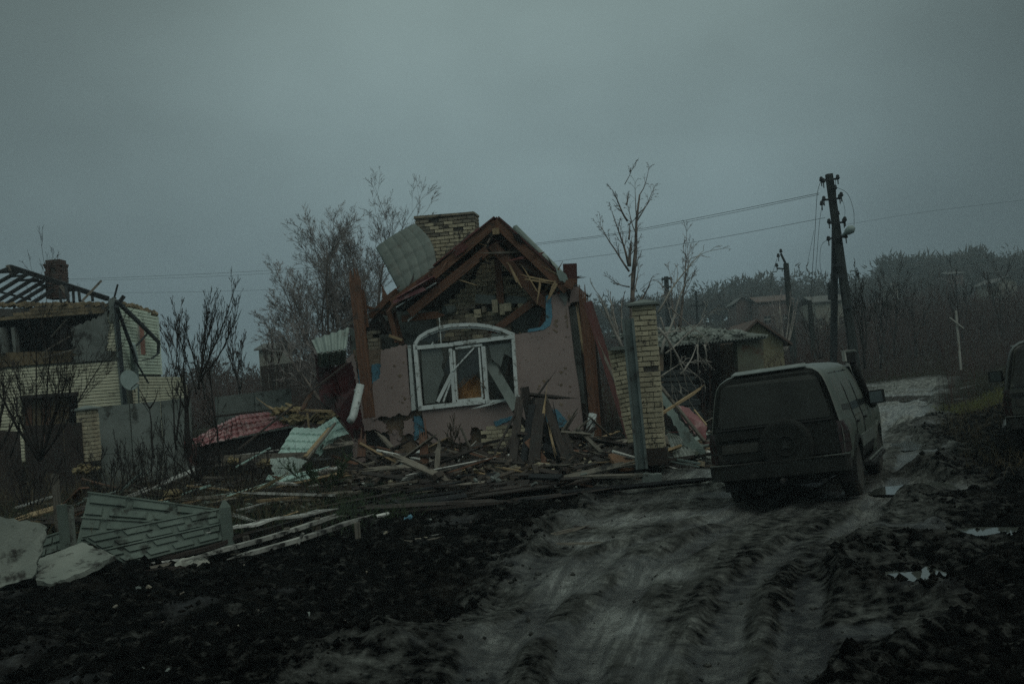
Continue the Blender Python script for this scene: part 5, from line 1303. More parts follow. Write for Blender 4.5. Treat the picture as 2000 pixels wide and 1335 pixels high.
# patterned concrete fence panels (embossed like courses of stone)
def pat_panel(label, tl, tr, br, bl, Ys, rows, group=None, cols=3):
    a, b, c, d = [P(p[0], p[1], y) for p, y in zip((tl, tr, br, bl), Ys)]
    n = (b - a).cross(d - a).normalized()
    if n.y < 0: n = -n
    root = thing('patterned_fence_panel', label, 'fence panel', (d + c) / 2, group)
    def pt(u, v): return a.lerp(b, u).lerp(d.lerp(c, u), v)
    for r_ in range(rows):
        v0, v1 = r_ / rows + .006, (r_ + 1) / rows - .006
        mb = MB(); mb.prism([p + n * .022 for p in (pt(0, v0), pt(1, v0), pt(1, v1), pt(0, v1))], n * .035); sl = obj('panel', mb, m_fence, root)
        hh = v1 - v0
        for s_ in range(2):
            w0, w1 = v0 + hh * (.10 + s_ * .47), v0 + hh * (.42 + s_ * .47)
            sh = .5 / cols if (s_ + r_) % 2 else 0; u = -sh
            while u < 1:
                x0, x1 = max(u + .026, .012), min(u + 1 / cols - .026, .988); u += 1 / cols
                if x1 - x0 < .05: continue
                mb = MB(); o = -n * .032
                q = [pt(x0, w0), pt(x1, w0), pt(x1, w1), pt(x0, w1)]; m0 = sum(q, V(0, 0, 0)) / 4; q = [p + n * .022 for p in q]
                q2 = [m0 + (p - m0) * .95 + o * .9 for p in q]; q2 = [p for p in q2]; e_ = [p + n * .003 for p in q]
                mb.box8(e_ + q2); obj('raised_stone', mb, m_fence, sl)
        mb = MB(); mb.beam(pt(0.0, v0 + .01) - n * .012, pt(1, v0 + .01) - n * .012, .02, .022, n); obj('top_rib', mb, m_fence, sl)
    return root
pat_panel('patterned concrete fence section leaning back behind the front one', (172, 960), (425, 994), (430, 1060), (148, 1060), (13.9, 13.5, 13.1, 13.4), 2, 'patterned concrete fence sections')
pat_panel('longest patterned concrete fence section fallen across in front', (160, 1048), (430, 994), (432, 1052), (246, 1100), (12.75, 12.95, 12.7, 12.45), 2, 'patterned concrete fence sections', 4)
pat_panel('short patterned concrete fence section left of the twin posts', (84, 1050), (122, 1038), (124, 1075), (76, 1092), (12.9, 13.0, 12.8, 12.7), 1, 'patterned concrete fence sections', 2)
def post(label, top, foot, Y, w_, mat, name='concrete_post', cat='post', point=0, Yt=None):
    a = P(*foot, Y); b = P(*top, Yt or Y); a.z = min(a.z, gz(a.x, a.y) - .02)
    mb = MB(); mb.beam(a, b, w_, w_ * .8, (1, 0, 0))
    if point: mb.beam(b, b + (b - a).normalized() * point, w_, w_ * .8, (1, 0, 0), taper=.25)
    return obj(name, mb, mat, None, label, cat, 'fence posts by the patterned fence')
post('dark left one of the twin concrete posts beside the fence', (120, 985), (130, 1075), 12.75, .10, m_fence); post('paler right one of the twin concrete posts beside the fence', (133, 986), (140, 1060), 12.85, .10, m_slab)
post('pointed concrete post at the right end of the patterned fence', (439, 990), (446, 1042), 12.8, .12, m_fence, point=.09); post('thin post standing in the weeds behind the patterned fence', (107, 925), (112, 980), 15, .09, m_grey)
# slabs at lower left
def leaf(label, pts, Ys, th, mat, name='concrete_slab', cat='concrete slab', amp=.02, seed=1, group=None):
    q = [P(a, b, y) for (a, b), y in zip(pts, Ys)]; n = (q[1] - q[0]).cross(q[-1] - q[0]).normalized(); n = n if n.y > 0 or n.z < 0 else -n
    mb = MB(); mb.prism(ragged(q, amp, 5, seed), n * th); return obj(name, mb, mat, None, label, cat, group)
leaf('pale pockmarked concrete slab standing on edge at the lower left', [(-70, 1000), (20, 1012), (60, 1018), (92, 1028), (84, 1075), (62, 1128), (-20, 1150), (-70, 1165)], (11.4, 11.5, 11.55, 11.6, 11.45, 11.2, 11.1, 11.0), .06, m_slab, seed=5)
leaf('mud smeared concrete slab sloping down under the fence panels', [(76, 1090), (160, 1058), (225, 1084), (170, 1112), (100, 1140), (70, 1132)], (11.9, 12.2, 12.0, 11.5, 11.2, 11.2), .06, m_slab, seed=6)
mb = MB(); c = G(374, 1104)
rows_ = []
for i in range(13):
    for j in range(9):
        u = i / 12 * 2 - 1; v = j / 8 * 2 - 1; r_ = max(0, 1 - u * u - v * v * .9)
        mb.v.append((c.x + u * .21 + .02 * math.sin(v * 4), c.y + v * .11, gz(c.x, c.y) - .02 + .115 * r_ ** .5 + .01 * math.sin(u * 9 + v * 5))); mb.g.append(mb.v[-1])
for i in range(12):
    for j in range(8): mb.f.append((i * 9 + j, i * 9 + 9 + j, i * 9 + 10 + j, i * 9 + 1 + j))
obj('plaster_sack', mb, M('speckled_white_sack', (.42, .42, .36), (.20, .20, .17), scale=14, rough=.9, bump=.5, rnd=0), None, 'whitish speckled sack lying alone on the black mud', 'sack', smooth=True)

# long fallen rails in front, snow-white tops
def longrail(label, a, b, Ya, Yb, wd, th, mat, mats=None, group='fallen rails before the rubble'):
    A = P(*a, Ya); B = P(*b, Yb)
    mb = MB(); plank(mb, A, B, wd, th, None, True, True, seg=6, bow=-.02); return obj('fallen_rail', mb, mat, None, label, 'rail', group)
m_rail = M('worn_pale_rail', (.27, .27, .24), (.11, .11, .10), scale=3, rough=.85, bump=.4, dirt=((.02, .02, .018), .45, 6), rnd=.15)
longrail('long pale fallen rail lowest at the back starting by the pointed post', (330, 1084), (640, 1001), 12.6, 14.2, .10, .06, m_dark)
longrail('whitest plank lying along the top of the back rail', (455, 1030), (528, 1014), 13.0, 13.4, .20, .03, m_paint); longrail('white topped plank lying end to end with the whitest plank', (534, 1013), (640, 994), 13.5, 14.1, .17, .03, m_paint)
longrail('middle one of the long fallen rails', (410, 1080), (640, 1012), 12.3, 13.7, .09, .05, m_rail); longrail('front one of the long fallen rails', (470, 1085), (690, 1017), 12.0, 13.4, .09, .05, m_rail)
longrail('thin dark rail resting below the pointed post', (350, 1085), (470, 1046), 12.4, 12.9, .08, .05, m_dark)
for i, (a, b, Y0) in enumerate((((480, 1046), (484, 1075), 12.9), ((560, 1030), (563, 1062), 13.2), ((620, 1010), (622, 1040), 13.6), ((592, 1040), (576, 1076), 12.6), ((697, 1020), (699, 1045), 13.2))):
    post(('short stub under the left end of the fallen rails', 'short stub under the middle of the fallen rails', 'short stub under the right end of the fallen rails', 'slanting pale lath crossing the front fallen rail', 'short upright stub right of the fallen rails')[i], a, b, Y0, .07 if i != 3 else .035, m_grey if i != 3 else m_rail, 'wooden_stub', 'stub')

# ================================================================== SHEETS, ROOF PIECES AND LEANING TIMBERS
def tile_sheet(mb, a, b, c, d, nu, nv, amp=.018, step=.022, curl=None, th=.0):
    """metal roof sheet pressed like tiles; a,b top edge, d,c bottom edge; nu waves across, nv tile rows"""
    n = (b - a).cross(d - a).normalized(); n = n if n.z > 0 else -n
    U = nu * 6; Vn = nv * 3; st = len(mb.v); VS = [r_ + q for r_ in range(nv) for q in (0.0, .5, .93)] + [float(nv)]
    for j in range(Vn + 1):
        for i in range(U + 1):
            u = i / U; v = VS[j] / nv
            p = a.lerp(b, u).lerp(d.lerp(c, u), v)
            ph = VS[j] % 1.0 if j < Vn else 1.0
            z = amp * (math.cos(u * nu * math.tau)) + step * ((ph) - (.5))
            vv = v
            p = p + n * z + (d - a).normalized() * (.045 * math.cos(u * nu * math.tau))
            if curl: p = p + curl(u, v)
            mb.v.append(tuple(p)); mb.g.append(tuple(p))
    for j in range(Vn):
        for i in range(U):
            q = st + j * (U + 1) + i; mb.f.append((q, q + 1, q + U + 2, q + U + 1))
def sheet_thing(name, label, pts, Ys, nu, nv, mat, cat='roof sheet', group=None, curl=None, amp=.008, step=.035, solid=True):
    a, b, c, d = [P(p[0], p[1], y) for p, y in zip(pts, Ys)]; mb = MB(); tile_sheet(mb, a, b, c, d, nu, nv, amp, step, curl)
    o = obj(name, mb, mat, None, label, cat, group, smooth=False)
    m = o.modifiers.new('thickness', 'SOLIDIFY'); m.thickness = .006; m.offset = -1
    for p in o.data.polygons: p.use_smooth = False
    return o
# big sheet standing against the chimney
A, B, C, D = H(734, 484, .6), H(810, 436, 1.0), H(852, 546, .5), H(782, 574, .2)
mb = MB(); nrm = (B - A).cross(D - A).normalized(); nrm = nrm if nrm.y < 0 else -nrm
U_, V_ = 50, 34; st = 0
for j in range(V_ + 1):
    for i in range(U_ + 1):
        u, v = i / U_, j / V_
        p = A.lerp(B, u).lerp(D.lerp(C, u), v)
        p = p + nrm * (.05 * math.sin(math.pi * u) + .05 * math.sin(v * 3) + .02 * math.sin(u * 5 + v * 4)) + nrm * .014 * abs(math.sin(u * 2.5 * math.tau)) ** .4 + nrm * .022 * (((v * 4.2 + .15 * u) % 1) - .5) + (B - A).normalized() * (.20 * math.sin(v * math.pi) + .02 * v) * u
        mb.v.append(tuple(p)); mb.g.append(tuple(p))
for j in range(V_):
    for i in range(U_): q = j * (U_ + 1) + i; mb.f.append((q, q + 1, q + U_ + 2, q + U_ + 1))
o = obj('roof_sheet', mb, M('dull_green_sheet', (.105, .128, .112), (.070, .088, .076), scale=3, rough=.6, bump=.15, metal=.15, spec=.5, dirt=((.08, .085, .07), .25, 4), rnd=0), None, 'large grey green metal roof sheet bent upright against the brick chimney', 'roof sheet', smooth=True); o.modifiers.new('thickness', 'SOLIDIFY').thickness = .008
# corrugated sheet folded over the left corner
A, B, C, D = P(608, 664, 20.9), P(682, 640, 21.2), P(676, 682, 20.6), P(620, 690, 20.4); E_, F_ = P(675, 712, 21.2), P(620, 716, 21.0)
mb = MB()
for (a, b, c, d) in ((A, B, C, D), (D, C, E_, F_)):
    n = (b - a).cross(d - a).normalized(); st = len(mb.v)
    for j in range(5):
        for i in range(33):
            u, v = i / 32, j / 4; p = a.lerp(b, u).lerp(d.lerp(c, u), v) + n * .02 * math.sin(u * 5 * math.tau); mb.v.append(tuple(p)); mb.g.append(tuple(p))
    for j in range(4):
        for i in range(32): q = st + j * 33 + i; mb.f.append((q, q + 1, q + 34, q + 33))
o = obj('corrugated_sheet', mb, m_galv, None, 'pale corrugated sheet folded over the left corner of the cottage', 'metal sheet'); o.modifiers.new('thickness', 'SOLIDIFY').thickness = .006
leaf('large dark red sheet hanging below the pale corrugated sheet', [(613, 690), (650, 716), (686, 706), (704, 800), (712, 865), (694, 862), (662, 812), (626, 780)], (21.2, 21.0, 21.1, 21.3, 21.5, 21.2, 20.9, 21.0), .02, m_dred, 'hanging_sheet', 'metal sheet', seed=9)
plank_thing('thin_pole', P(678, 708, 20.6), P(465, 878, 18.5), .032, .032, m_dark, 'long thin pole sloping from the cottage corner down over the red roof', 'pole')
# downpipes
mb = MB(); mb.tube([P(704, 750, 20.9), P(690, 812, 20.8), P(684, 822, 20.7)], .085, 12); mb.tube([P(701, 761, 20.9), P(700, 766, 20.9)], .098, 12)
obj('downpipe', mb, m_pipe, None, 'white downpipe length hanging at the left corner of the cottage', 'downpipe', 'white downpipe pieces', smooth=True)
mb = MB(); mb.tube([P(1158, 808, 20.6), P(1151, 850, 20.5), P(1152, 885, 20.4)], [.085, .095, .08], 12); obj('downpipe', mb, m_pipe, None, 'white downpipe length standing by the brown boards right of the pink wall', 'downpipe', 'white downpipe pieces', smooth=True)
mb = MB(); mb.tube([P(818, 880, 19.6), P(776, 918, 19.0)], .085, 12); obj('downpipe', mb, m_pipe, None, 'white downpipe length lying tilted in the rubble below the window', 'downpipe', 'white downpipe pieces', smooth=True)
# collapsed red roof (tile sheets on a low frame)
rr_ = thing('collapsed_roof', 'collapsed red tile roof lying low in the yard with insulation spilling out', 'roof', V(*P(470, 880, 22)[:2], .2))
a, b, c, d = P(478, 806, 23.6), P(552, 800, 23.8), P(566, 836, 22.6), P(392, 872, 21.6)
a2 = P(430, 825, 23.2)
def red_sheet(pts, Ys, nu, nv, mat=m_red):
    q = [P(p[0], p[1], y) for p, y in zip(pts, Ys)]; mb = MB(); tile_sheet(mb, *q, nu, nv, .022, .04); o = obj('roof_sheet', mb, mat, rr_); o.modifiers.new('thickness', 'SOLIDIFY').thickness = .006
red_sheet([(466, 808), (522, 803), (566, 832), (478, 852)], (23.8, 23.9, 22.7, 22.3), 7, 4); red_sheet([(420, 832), (468, 808), (484, 850), (390, 873)], (23.4, 23.8, 22.3, 21.9), 7, 5)
red_sheet([(376, 856), (424, 830), (410, 870), (380, 866)], (22.8, 23.3, 22.2, 22.0), 3, 3)
mb = MB(); q = [P(384, 872, 22.0), P(566, 836, 22.8), P(572, 900, 22.8), P(384, 912, 22.0)]; mb.prism(q, V(0, .6, 0)); obj('roof_void', mb, m_inside, rr_)  # dark block standing in for the shaded space under the sheets
for a, b, m_, w_ in (((430, 812), (510, 803), m_dark, .2), ((372, 868), (384, 905), m_redwood, .3), ((528, 850), (548, 876), m_grey, .12), ((560, 806), (545, 800), m_yinsul, .15)):
    mb = MB(); plank(mb, P(*a, 23), P(*b, 22.8), w_, .05, None, True, True); obj('roof_board', mb, m_, rr_)
def lump(label, px, py, Y, sx, sy, sz, mat, name, cat, seed=0, group=None):
    """torn mineral wool: overlapping ragged flakes"""
    c = P(px, py, Y); mb = MB(); q = random.Random(seed * 7 + 1)
    for i in range(46):
        t = q.uniform(0, math.tau); r_ = q.random() ** .6; ce = c + V(sx * r_ * math.cos(t), sy * r_ * math.sin(t), sz * (1 - r_ * r_) * q.uniform(-.6, .9) - sz * .3)
        n = V(q.gauss(0, .5), q.gauss(0, .5) - .3, 1).normalized(); e1 = n.orthogonal().normalized(); e2 = n.cross(e1); k = q.randint(5, 8); s_ = q.uniform(.25, .55) * min(sx, .3)
        mb.prism([ce + (e1 * math.cos(math.tau * g / k) + e2 * math.sin(math.tau * g / k)) * s_ * q.uniform(.4, 1.3) for g in range(k)], n * q.uniform(.008, .035))
    return obj(name, mb, mat, None, label, cat, group)
gi = 'torn insulation pieces'
lump('ragged yellow insulation tuft on the ridge of the collapsed red roof', 560, 800, 23.2, .32, .2, .14, m_yinsul, 'insulation_tuft', 'insulation', 1, gi); lump('yellow insulation roll beside the pale green sheets', 640, 812, 22.6, .3, .2, .12, m_yinsul, 'insulation_tuft', 'insulation', 2, gi)
lump('brownish insulation heap right of the red tiles', 575, 818, 22.8, .25, .2, .14, m_yinsul, 'insulation_tuft', 'insulation', 3, gi); lump('yellow foam lump on the low board below the green sheets', 518, 905, 19.5, .13, .1, .09, m_yinsul, 'insulation_tuft', 'insulation', 4, gi)
lump('small yellow foam lump left of the other one below the red roof', 453, 898, 19.5, .10, .1, .08, m_yinsul, 'insulation_tuft', 'insulation', 5, gi)
lump('orange brown insulation heap in the weeds by the brick pillar', 165, 915, 19.5, .20, .2, .09, m_yinsul, 'insulation_tuft', 'insulation', 6, gi); lump('orange scrap heap half hidden behind the patterned fence', 340, 962, 15.5, .12, .1, .05, m_yinsul, 'insulation_tuft', 'insulation', 7, gi)
plank_thing('split_plank', P(520, 790, 23.2), P(545, 808, 23.0), .07, .03, m_raw, 'short pale split stick pointing up left of the insulation tuft', s0=True, s1=True)
plank_thing('split_plank', P(572, 800, 22.8), P(648, 803, 22.4), .09, .05, m_raw, 'long pale yellow plank lying level above the green sheets', s0=True)
plank_thing('split_plank', P(600, 806, 22.2), P(603, 828, 22.2), .10, .03, m_raw, 'short upright pale board above the left green sheet', s1=True)
plank_thing('split_plank', P(580, 797, 22.6), P(582, 806, 22.6), .05, .05, m_raw, 'tiny pale stub standing in the wreckage above the green sheets')
plank_thing('broken_plank', P(605, 772, 22.6), P(590, 800, 22.4), .12, .04, m_stain, 'reddish brown board leaning behind the long pale yellow plank', s0=True)
gg = 'pale green tile sheets'
sheet_thing('tile_sheet', 'nearest pale green tile sheet lying in front of the collapsed red roof', [(574, 833), (640, 836), (594, 893), (540, 891)], (21.6, 21.4, 20.0, 20.0), 6, 4, m_green, group=gg)
sheet_thing('tile_sheet', 'upper pale green tile sheet leaning against the dark red hanging sheet', [(612, 838), (654, 812), (682, 848), (628, 864)], (21.9, 22.0, 20.9, 20.8), 6, 3, m_green, group=gg)
sheet_thing('tile_sheet', 'crumpled pale green sheet corner right of the nearest green sheet', [(640, 852), (664, 842), (640, 872), (618, 886)], (21.1, 21.1, 20.5, 20.4), 3, 2, m_green, group=gg, curl=lambda u, v: V(0, 0, .1 * math.sin(u * 5 + v * 3)))
plank_thing('split_plank', P(644, 836, 20.9), P(596, 892, 19.8), .09, .04, m_raw, 'pale batten along the right edge of the nearest green sheet')
plank_thing('split_plank', P(655, 826, 21.0), P(600, 896, 19.6), .04, .04, m_grey, 'thin grey batten beside the pale batten on the green sheets')
leaf('dark board lying under the upper green sheet', [(628, 868), (688, 860), (692, 866), (630, 876)], (20.6, 20.8, 20.6, 20.4), .02, m_grey, 'board', 'board', .01)
leaf('pale curved metal sheet sagging below the nearest green sheet', [(528, 895), (575, 892), (600, 900), (575, 925), (548, 940), (532, 918)], (19.4, 19.5, 19.3, 18.8, 18.6, 19.0), .012, m_galv, 'bent_sheet', 'metal sheet', .02, 3)
plank_thing('rubble_board', P(420, 900, 19.6), P(600, 893, 19.9), .22, .04, m_grey, 'wide level grey board just below the nearest green sheet', side=(0, .3, 1))
plank_thing('pale_lath', P(437, 892, 20), P(545, 878, 20.3), .04, .02, m_paint, 'thin whitish lath lying along the front of the red roof', s0=True)
plank_thing('pale_lath', P(460, 912, 19.3), P(528, 874, 19.8), .05, .02, m_green, 'thin greenish metal strip sloping up to the red roof')

# tall brown timber leaning at the left of the front wall, and others
plank_thing('leaning_timber', H(692, 538, -.25), H(722, 815, -.55), .24, .10, m_stain, 'tallest brown timber leaning upright against the left wall panel', 'timber', side=tuple(F_E), s0=True, s1=False)
plank_thing('leaning_timber', H(703, 568, -.15), H(712, 640, -.2), .20, .06, m_stain, 'second brown timber pressed against the tallest leaning timber', 'timber', side=tuple(F_E), s0=True)
plank_thing('leaning_timber', P(1148, 590, 20.5), P(1234, 862, 19.5), .18, .05, m_redwood, 'dark red beam sloping down to the steel gate post', 'timber', side=tuple(F_E))
plank_thing('bent_metal_strip', P(1178, 690, 19.2), P(1226, 800, 18.4), .05, .02, m_grey, 'thin grey strip hanging before the shorter brick pillar', 'metal strip', s0=True)
# the group of dark boards leaning together in front of the pink wall
gb = 'dark boards leaning together before the pink wall'
def SB(label, a, b, Ya, Yb, wd, mat=m_dark, th=.05, **k): return plank_thing('leaning_board', P(*a, Ya), P(*b, Yb), wd, th, mat, label, 'board', gb, side=tuple(F_E), **k)
SB('dark leaning board with its rounded top beside the window corner', (1024, 756), (1048, 880), 19.2, 19.0, .17); SB('slim dark board leaning left from the top of the pile to its foot', (1016, 772), (1000, 918), 18.9, 17.9, .15, s0=True)
SB('widest dark board standing at the centre of the leaning pile', (1056, 778), (1040, 930), 18.7, 17.7, .21, th=.06); SB('dark board falling away right from the centre of the pile', (1062, 778), (1122, 940), 18.7, 17.6, .15, s0=True)
SB('black board forming the right edge of the leaning pile', (1098, 850), (1130, 945), 18.3, 17.5, .22); SB('level dark board nailed across the top of the pile', (1034, 770), (1100, 777), 19.0, 19.1, .07, s1=True)
SB('thin stick pointing up right out of the leaning pile', (1074, 738), (1050, 772), 18.9, 18.8, .03, th=.03, s0=True); SB('thin dark stick slanting down left of the leaning pile', (1006, 808), (966, 886), 18.6, 18.2, .035, th=.03)
SB('dark cross board lying level at the middle of the pile', (1010, 848), (1064, 852), 18.3, 18.4, .14); SB('split board with a pale yellow broken edge in the pile', (1064, 790), (1058, 835), 18.5, 18.4, .05, m_raw, th=.03, s0=True, s1=True)
SB('narrow pale splinter standing on the right of the pile', (1073, 838), (1083, 880), 18.2, 18.0, .04, m_raw, th=.03, s0=True, s1=True); SB('dark plank behind the centre board of the pile', (1046, 775), (1082, 900), 19.1, 18.6, .16)
SB('short dark board leaning left at the back of the pile', (1036, 780), (1030, 890), 19.2, 18.9, .14, m_char); SB('grey angled board propped on the right of the pile', (1096, 846), (1150, 850), 18.6, 18.6, .12, m_grey, s1=True)
SB('grey board sloping right below the white downpipe', (1128, 838), (1176, 884), 18.8, 18.2, .07, m_grey); SB('black board in the shadowed middle of the pile', (1070, 830), (1090, 930), 18.6, 18.0, .3, m_char)
SB('low pale broken batten lying before the leaning pile', (972, 934), (1086, 922), 17.2, 17.4, .04, m_grey, s0=True, s1=True); SB('pale yellow broken batten end lying right of the pile foot', (1085, 932), (1115, 920), 17.3, 17.3, .05, m_raw, s0=True, s1=True)
SB('dark board crossing behind the top left of the leaning pile', (1004, 800), (1050, 860), 19.3, 19.2, .10); SB('black plank leaning steeply left of the centre board', (1040, 790), (1018, 925), 18.6, 17.9, .12, m_char)
SB('blackened plank splayed right at the foot of the pile', (1078, 800), (1108, 935), 18.8, 18.0, .12, m_char, s0=True); SB('stained brown board low in the middle of the pile', (1030, 860), (1075, 915), 18.2, 17.9, .13, m_stain, s1=True)
SB('dark slanting board between the pile and the brick patch', (990, 860), (1030, 925), 18.4, 17.8, .09, s0=True); SB('black board bridging the right half of the pile', (1060, 870), (1128, 900), 18.1, 17.9, .13, m_char)
# stake and posts left of it
plank_thing('garden_stake', P(857, 868, 18.6), P(853, 920, 18.2), .09, .06, m_grey, 'short grey stake standing left of the dry shrub', 'stake', side=(1, 0, 0), s0=True); plank_thing('garden_stake', P(826, 850, 19.0), P(830, 905, 18.8), .16, .05, m_stain, 'rusty brown board stub below the left wall panel', 'stake', side=(1, 0, 0), s0=True)
plank_thing('garden_stake', P(708, 850, 19.6), P(706, 892, 19.4), .16, .05, m_stain, 'reddish stub at the foot of the tallest leaning timber', 'stake', side=(1, 0, 0), s0=True)

# wreckage right of the gate pillar
leaf('pale bent gutter sheet sloping down from the gate pillar', [(1288, 754), (1300, 768), (1330, 822), (1378, 880), (1376, 892), (1340, 872), (1300, 800)], (17.6, 17.5, 17.2, 16.8, 16.8, 17.0, 17.4), .02, m_galv, 'bent_sheet', 'metal sheet', .02, 4)
plank_thing('leaning_batten', P(1288, 752, 17.4), P(1376, 862, 16.7), .06, .04, m_grey, 'grey brown batten along the pale gutter sheet', 'batten')
plank_thing('split_plank', P(1294, 806, 17.0), P(1362, 763, 17.4), .06, .04, m_raw, 'pale yellow stick pointing up right of the gate pillar', s1=True)
plank_thing('split_plank', P(1356, 800, 17.2), P(1380, 830, 16.9), .025, .02, m_raw, 'thin pale stick before the dark red sheet by the car')
leaf('dark red metal sheet slumped beside the rear of the green car', [(1322, 790), (1346, 796), (1366, 815), (1381, 830), (1378, 860), (1355, 845), (1336, 820)], (17.9, 17.9, 17.7, 17.5, 17.4, 17.5, 17.7), .015, m_red, 'slumped_sheet', 'metal sheet', .02, 6)
A, B, C, D = P(1302, 846, 17.6), P(1330, 855, 17.6), P(1366, 888, 16.7), P(1318, 896, 16.5)
mb = MB(); n = (B - A).cross(D - A).normalized()
for j in range(5):
    for i in range(37):
        u, v = j / 4, i / 36; p = A.lerp(D, u).lerp(B.lerp(C, u), v) + n * .02 * math.sin(v * 6 * math.tau); mb.v.append(tuple(p)); mb.g.append(tuple(p))
for j in range(4):
    for i in range(36): q = j * 37 + i; mb.f.append((q, q + 1, q + 38, q + 37))
o = obj('corrugated_sheet', mb, m_asb, None, 'grey green corrugated sheet lying at the foot of the gate pillar', 'metal sheet'); o.modifiers.new('thickness', 'SOLIDIFY').thickness = .008
plank_thing('steel_rail', P(1304, 893, 16.2), P(1368, 905, 15.9), .03, .03, m_galv, 'thin pale rail on the ground between pillar and car', 'rail'); plank_thing('steel_rail', P(1306, 900, 16.1), P(1366, 911, 15.8), .02, .02, m_galv, 'second thinner rail in front of the pale rail by the car', 'rail')
# stack of dark slabs
gs_ = 'dark boards stacked behind the gate pillar'
ty = ['topmost and shortest', 'second from the top', 'third from the top', 'fourth and thickest', 'fifth from the top', 'sixth from the top', 'seventh from the top', 'lowest visible']
for i, (x0, x1, y0, hh, m_) in enumerate(((1288, 1345, 720, 12, m_steel), (1290, 1350, 733, 10, m_char), (1288, 1346, 744, 10, m_steel), (1292, 1360, 750, 14, m_char), (1296, 1354, 765, 12, m_steel), (1300, 1362, 778, 12, m_char), (1304, 1358, 790, 12, m_steel), (1308, 1366, 803, 12, m_char))):
    a = P(x0, y0 + hh / 2 + 3, 20); b = P(x1, y0 + hh / 2, 20)
    mb = MB(); mb.beam(a, b, .7, hh * 20 / F * .8, (0, 1, 0)); obj('stacked_board', mb, M('slate_board_%d' % i, (.045, .053, .053), (.02, .026, .027), rough=.7, bump=.3, rnd=.1) if i < 2 else bpy.data.materials['slate_board_%d' % (i % 2)], None, ty[i] + ' dark board in the stack behind the gate pillar', 'board', gs_)
# brown box-like scrap near pillar foot
leaf('orange brown torn board lying left of the steel post foot', [(1188, 886), (1210, 884), (1236, 898), (1238, 912), (1212, 914), (1200, 904)], (16.8, 16.9, 16.6, 16.2, 16.1, 16.3), .05, M('pale_brick_brown', (.20, .105, .06), (.12, .07, .04), rough=.9, rnd=0), 'torn_board', 'board', .02, 7)
# blue scrap in the mud
mb = MB(); c = G(798, 1022); mb.box((c.x, c.y, gz(c.x, c.y) + .03), V(.05, 0, .02), V(0, .04, .01), V(-.01, 0, .015)); obj('blue_scrap', mb, m_foam, None, 'small bright blue foam scrap lying on the dark mud', 'foam scrap')

# ================================================================== RUBBLE FIELD
rr = random.Random(21)
def pile_z(x, y):
    return mz(x, y) + .16 * math.exp(-(((x + .2) / 3.6) ** 2 + ((y - 18.0) / 2.2) ** 2)) + .12 * math.exp(-(((x + 6) / 3) ** 2 + ((y - 18.5) / 2.5) ** 2))
def where(x, y):
    px = 1000 + x / y * F
    if y < 14.2: return 'on black mud left of road' if x < 3 else 'on mud right of road'
    if px < 330: return 'in the weeds behind the patterned fence'
    if px < 600: return 'in the yard below the red roof'
    if px < 700: return 'in the yard below the green sheets'
    r_ = 'at rubble front' if y < 16.3 else 'in mid rubble' if y < 18.6 else 'at wall foot'
    if px < 820: return r_ + ' below left wall panel'
    if px < 960: return r_ + ' below arched window'
    if px < 1110: return r_ + ' by the leaning boards'
    if px < 1250: return r_ + ' left of the gate pillar'
    return 'beside the car right of the gate pillar'
def scatter(n, xr, yr, lr, wr, mats, label, group, name='rubble_plank', cat='plank', tilt=.16, flat=None, zextra=.25, accept=None, dirx=None):
    c_ = 0; tries = 0
    while c_ < n and tries < n * 20:
        tries += 1
        x = rr.uniform(*xr); y = rr.uniform(*yr)
        if accept and not accept(x, y): continue
        a = rr.gauss(0, .45) if dirx is None else rr.uniform(0, math.pi)
        l = rr.uniform(*lr); w_ = rr.uniform(*wr); z = pile_z(x, y) + rr.uniform(-.02, zextra) + w_ * .2
        t = rr.gauss(0, tilt); d = V(math.cos(a) * math.cos(t), math.sin(a) * math.cos(t), math.sin(t))
        sd = V(-math.sin(a), math.cos(a), rr.gauss(0, .5)); m_, lb = rr.choice(mats)
        mb = MB(); plank(mb, V(x, y, z) - d * l / 2, V(x, y, z) + d * l / 2, w_, rr.uniform(.018, .05), sd, rr.random() < .6, rr.random() < .6, k=3)
        sz = 'short' if l < lr[0] + (lr[1] - lr[0]) * .33 else 'long' if l > lr[0] + (lr[1] - lr[0]) * .66 else 'medium'
        ti = 'sloping up right' if d.z * (1 if d.x > 0 else -1) > .12 else 'sloping down right' if d.z * (1 if d.x > 0 else -1) < -.12 else 'lying level'
        obj(name, mb, m_, None, '%s %s %s %s %s' % (sz, lb, cat, ti, where(x, y)), cat, ('%s %ss ' % (lb, cat)) + where(x, y)); c_ += 1
D_ = [(m_dark, 'dark wet')] * 6 + [(m_grey, 'grey weathered')] * 3 + [(m_stain, 'brown stained')] + [(m_raw, 'pale split')] + [(m_paint, 'white painted')]
scatter(95, (-4.2, 2.4), (16.2, 20.8), (.4, 2.0), (.05, .16), D_, '%s plank lying in the rubble heap before the cottage', '%s planks in the rubble heap before the cottage')
scatter(46, (-3.4, 1.8), (14.8, 17.0), (.6, 2.6), (.07, .17), [(m_dark, 'dark wet')] * 6 + [(m_char, 'blackened')] * 3 + [(m_grey, 'grey weathered')], '%s board lying low along the front of the rubble heap', '%s boards along the front of the rubble heap', 'rubble_board', 'board', tilt=.04, zextra=.12)
scatter(30, (-7.5, -3.2), (16.0, 20.5), (.3, 1.5), (.04, .14), [(m_grey, 'grey weathered')] * 3 + [(m_green, 'pale green')] + [(m_stain, 'brown stained')] + [(m_yinsul, 'yellowish')] + [(m_dark, 'dark wet')] * 3, '%s strip strewn in the yard left of the cottage', '%s strips strewn in the yard left of the cottage', 'yard_scrap', 'strip')
scatter(26, (1.6, 4.6), (15.9, 20.0), (.3, 1.5), (.04, .12), D_, '%s stick lying in the wreckage around the gate pillar', '%s sticks in the wreckage around the gate pillar', 'broken_stick', 'stick')
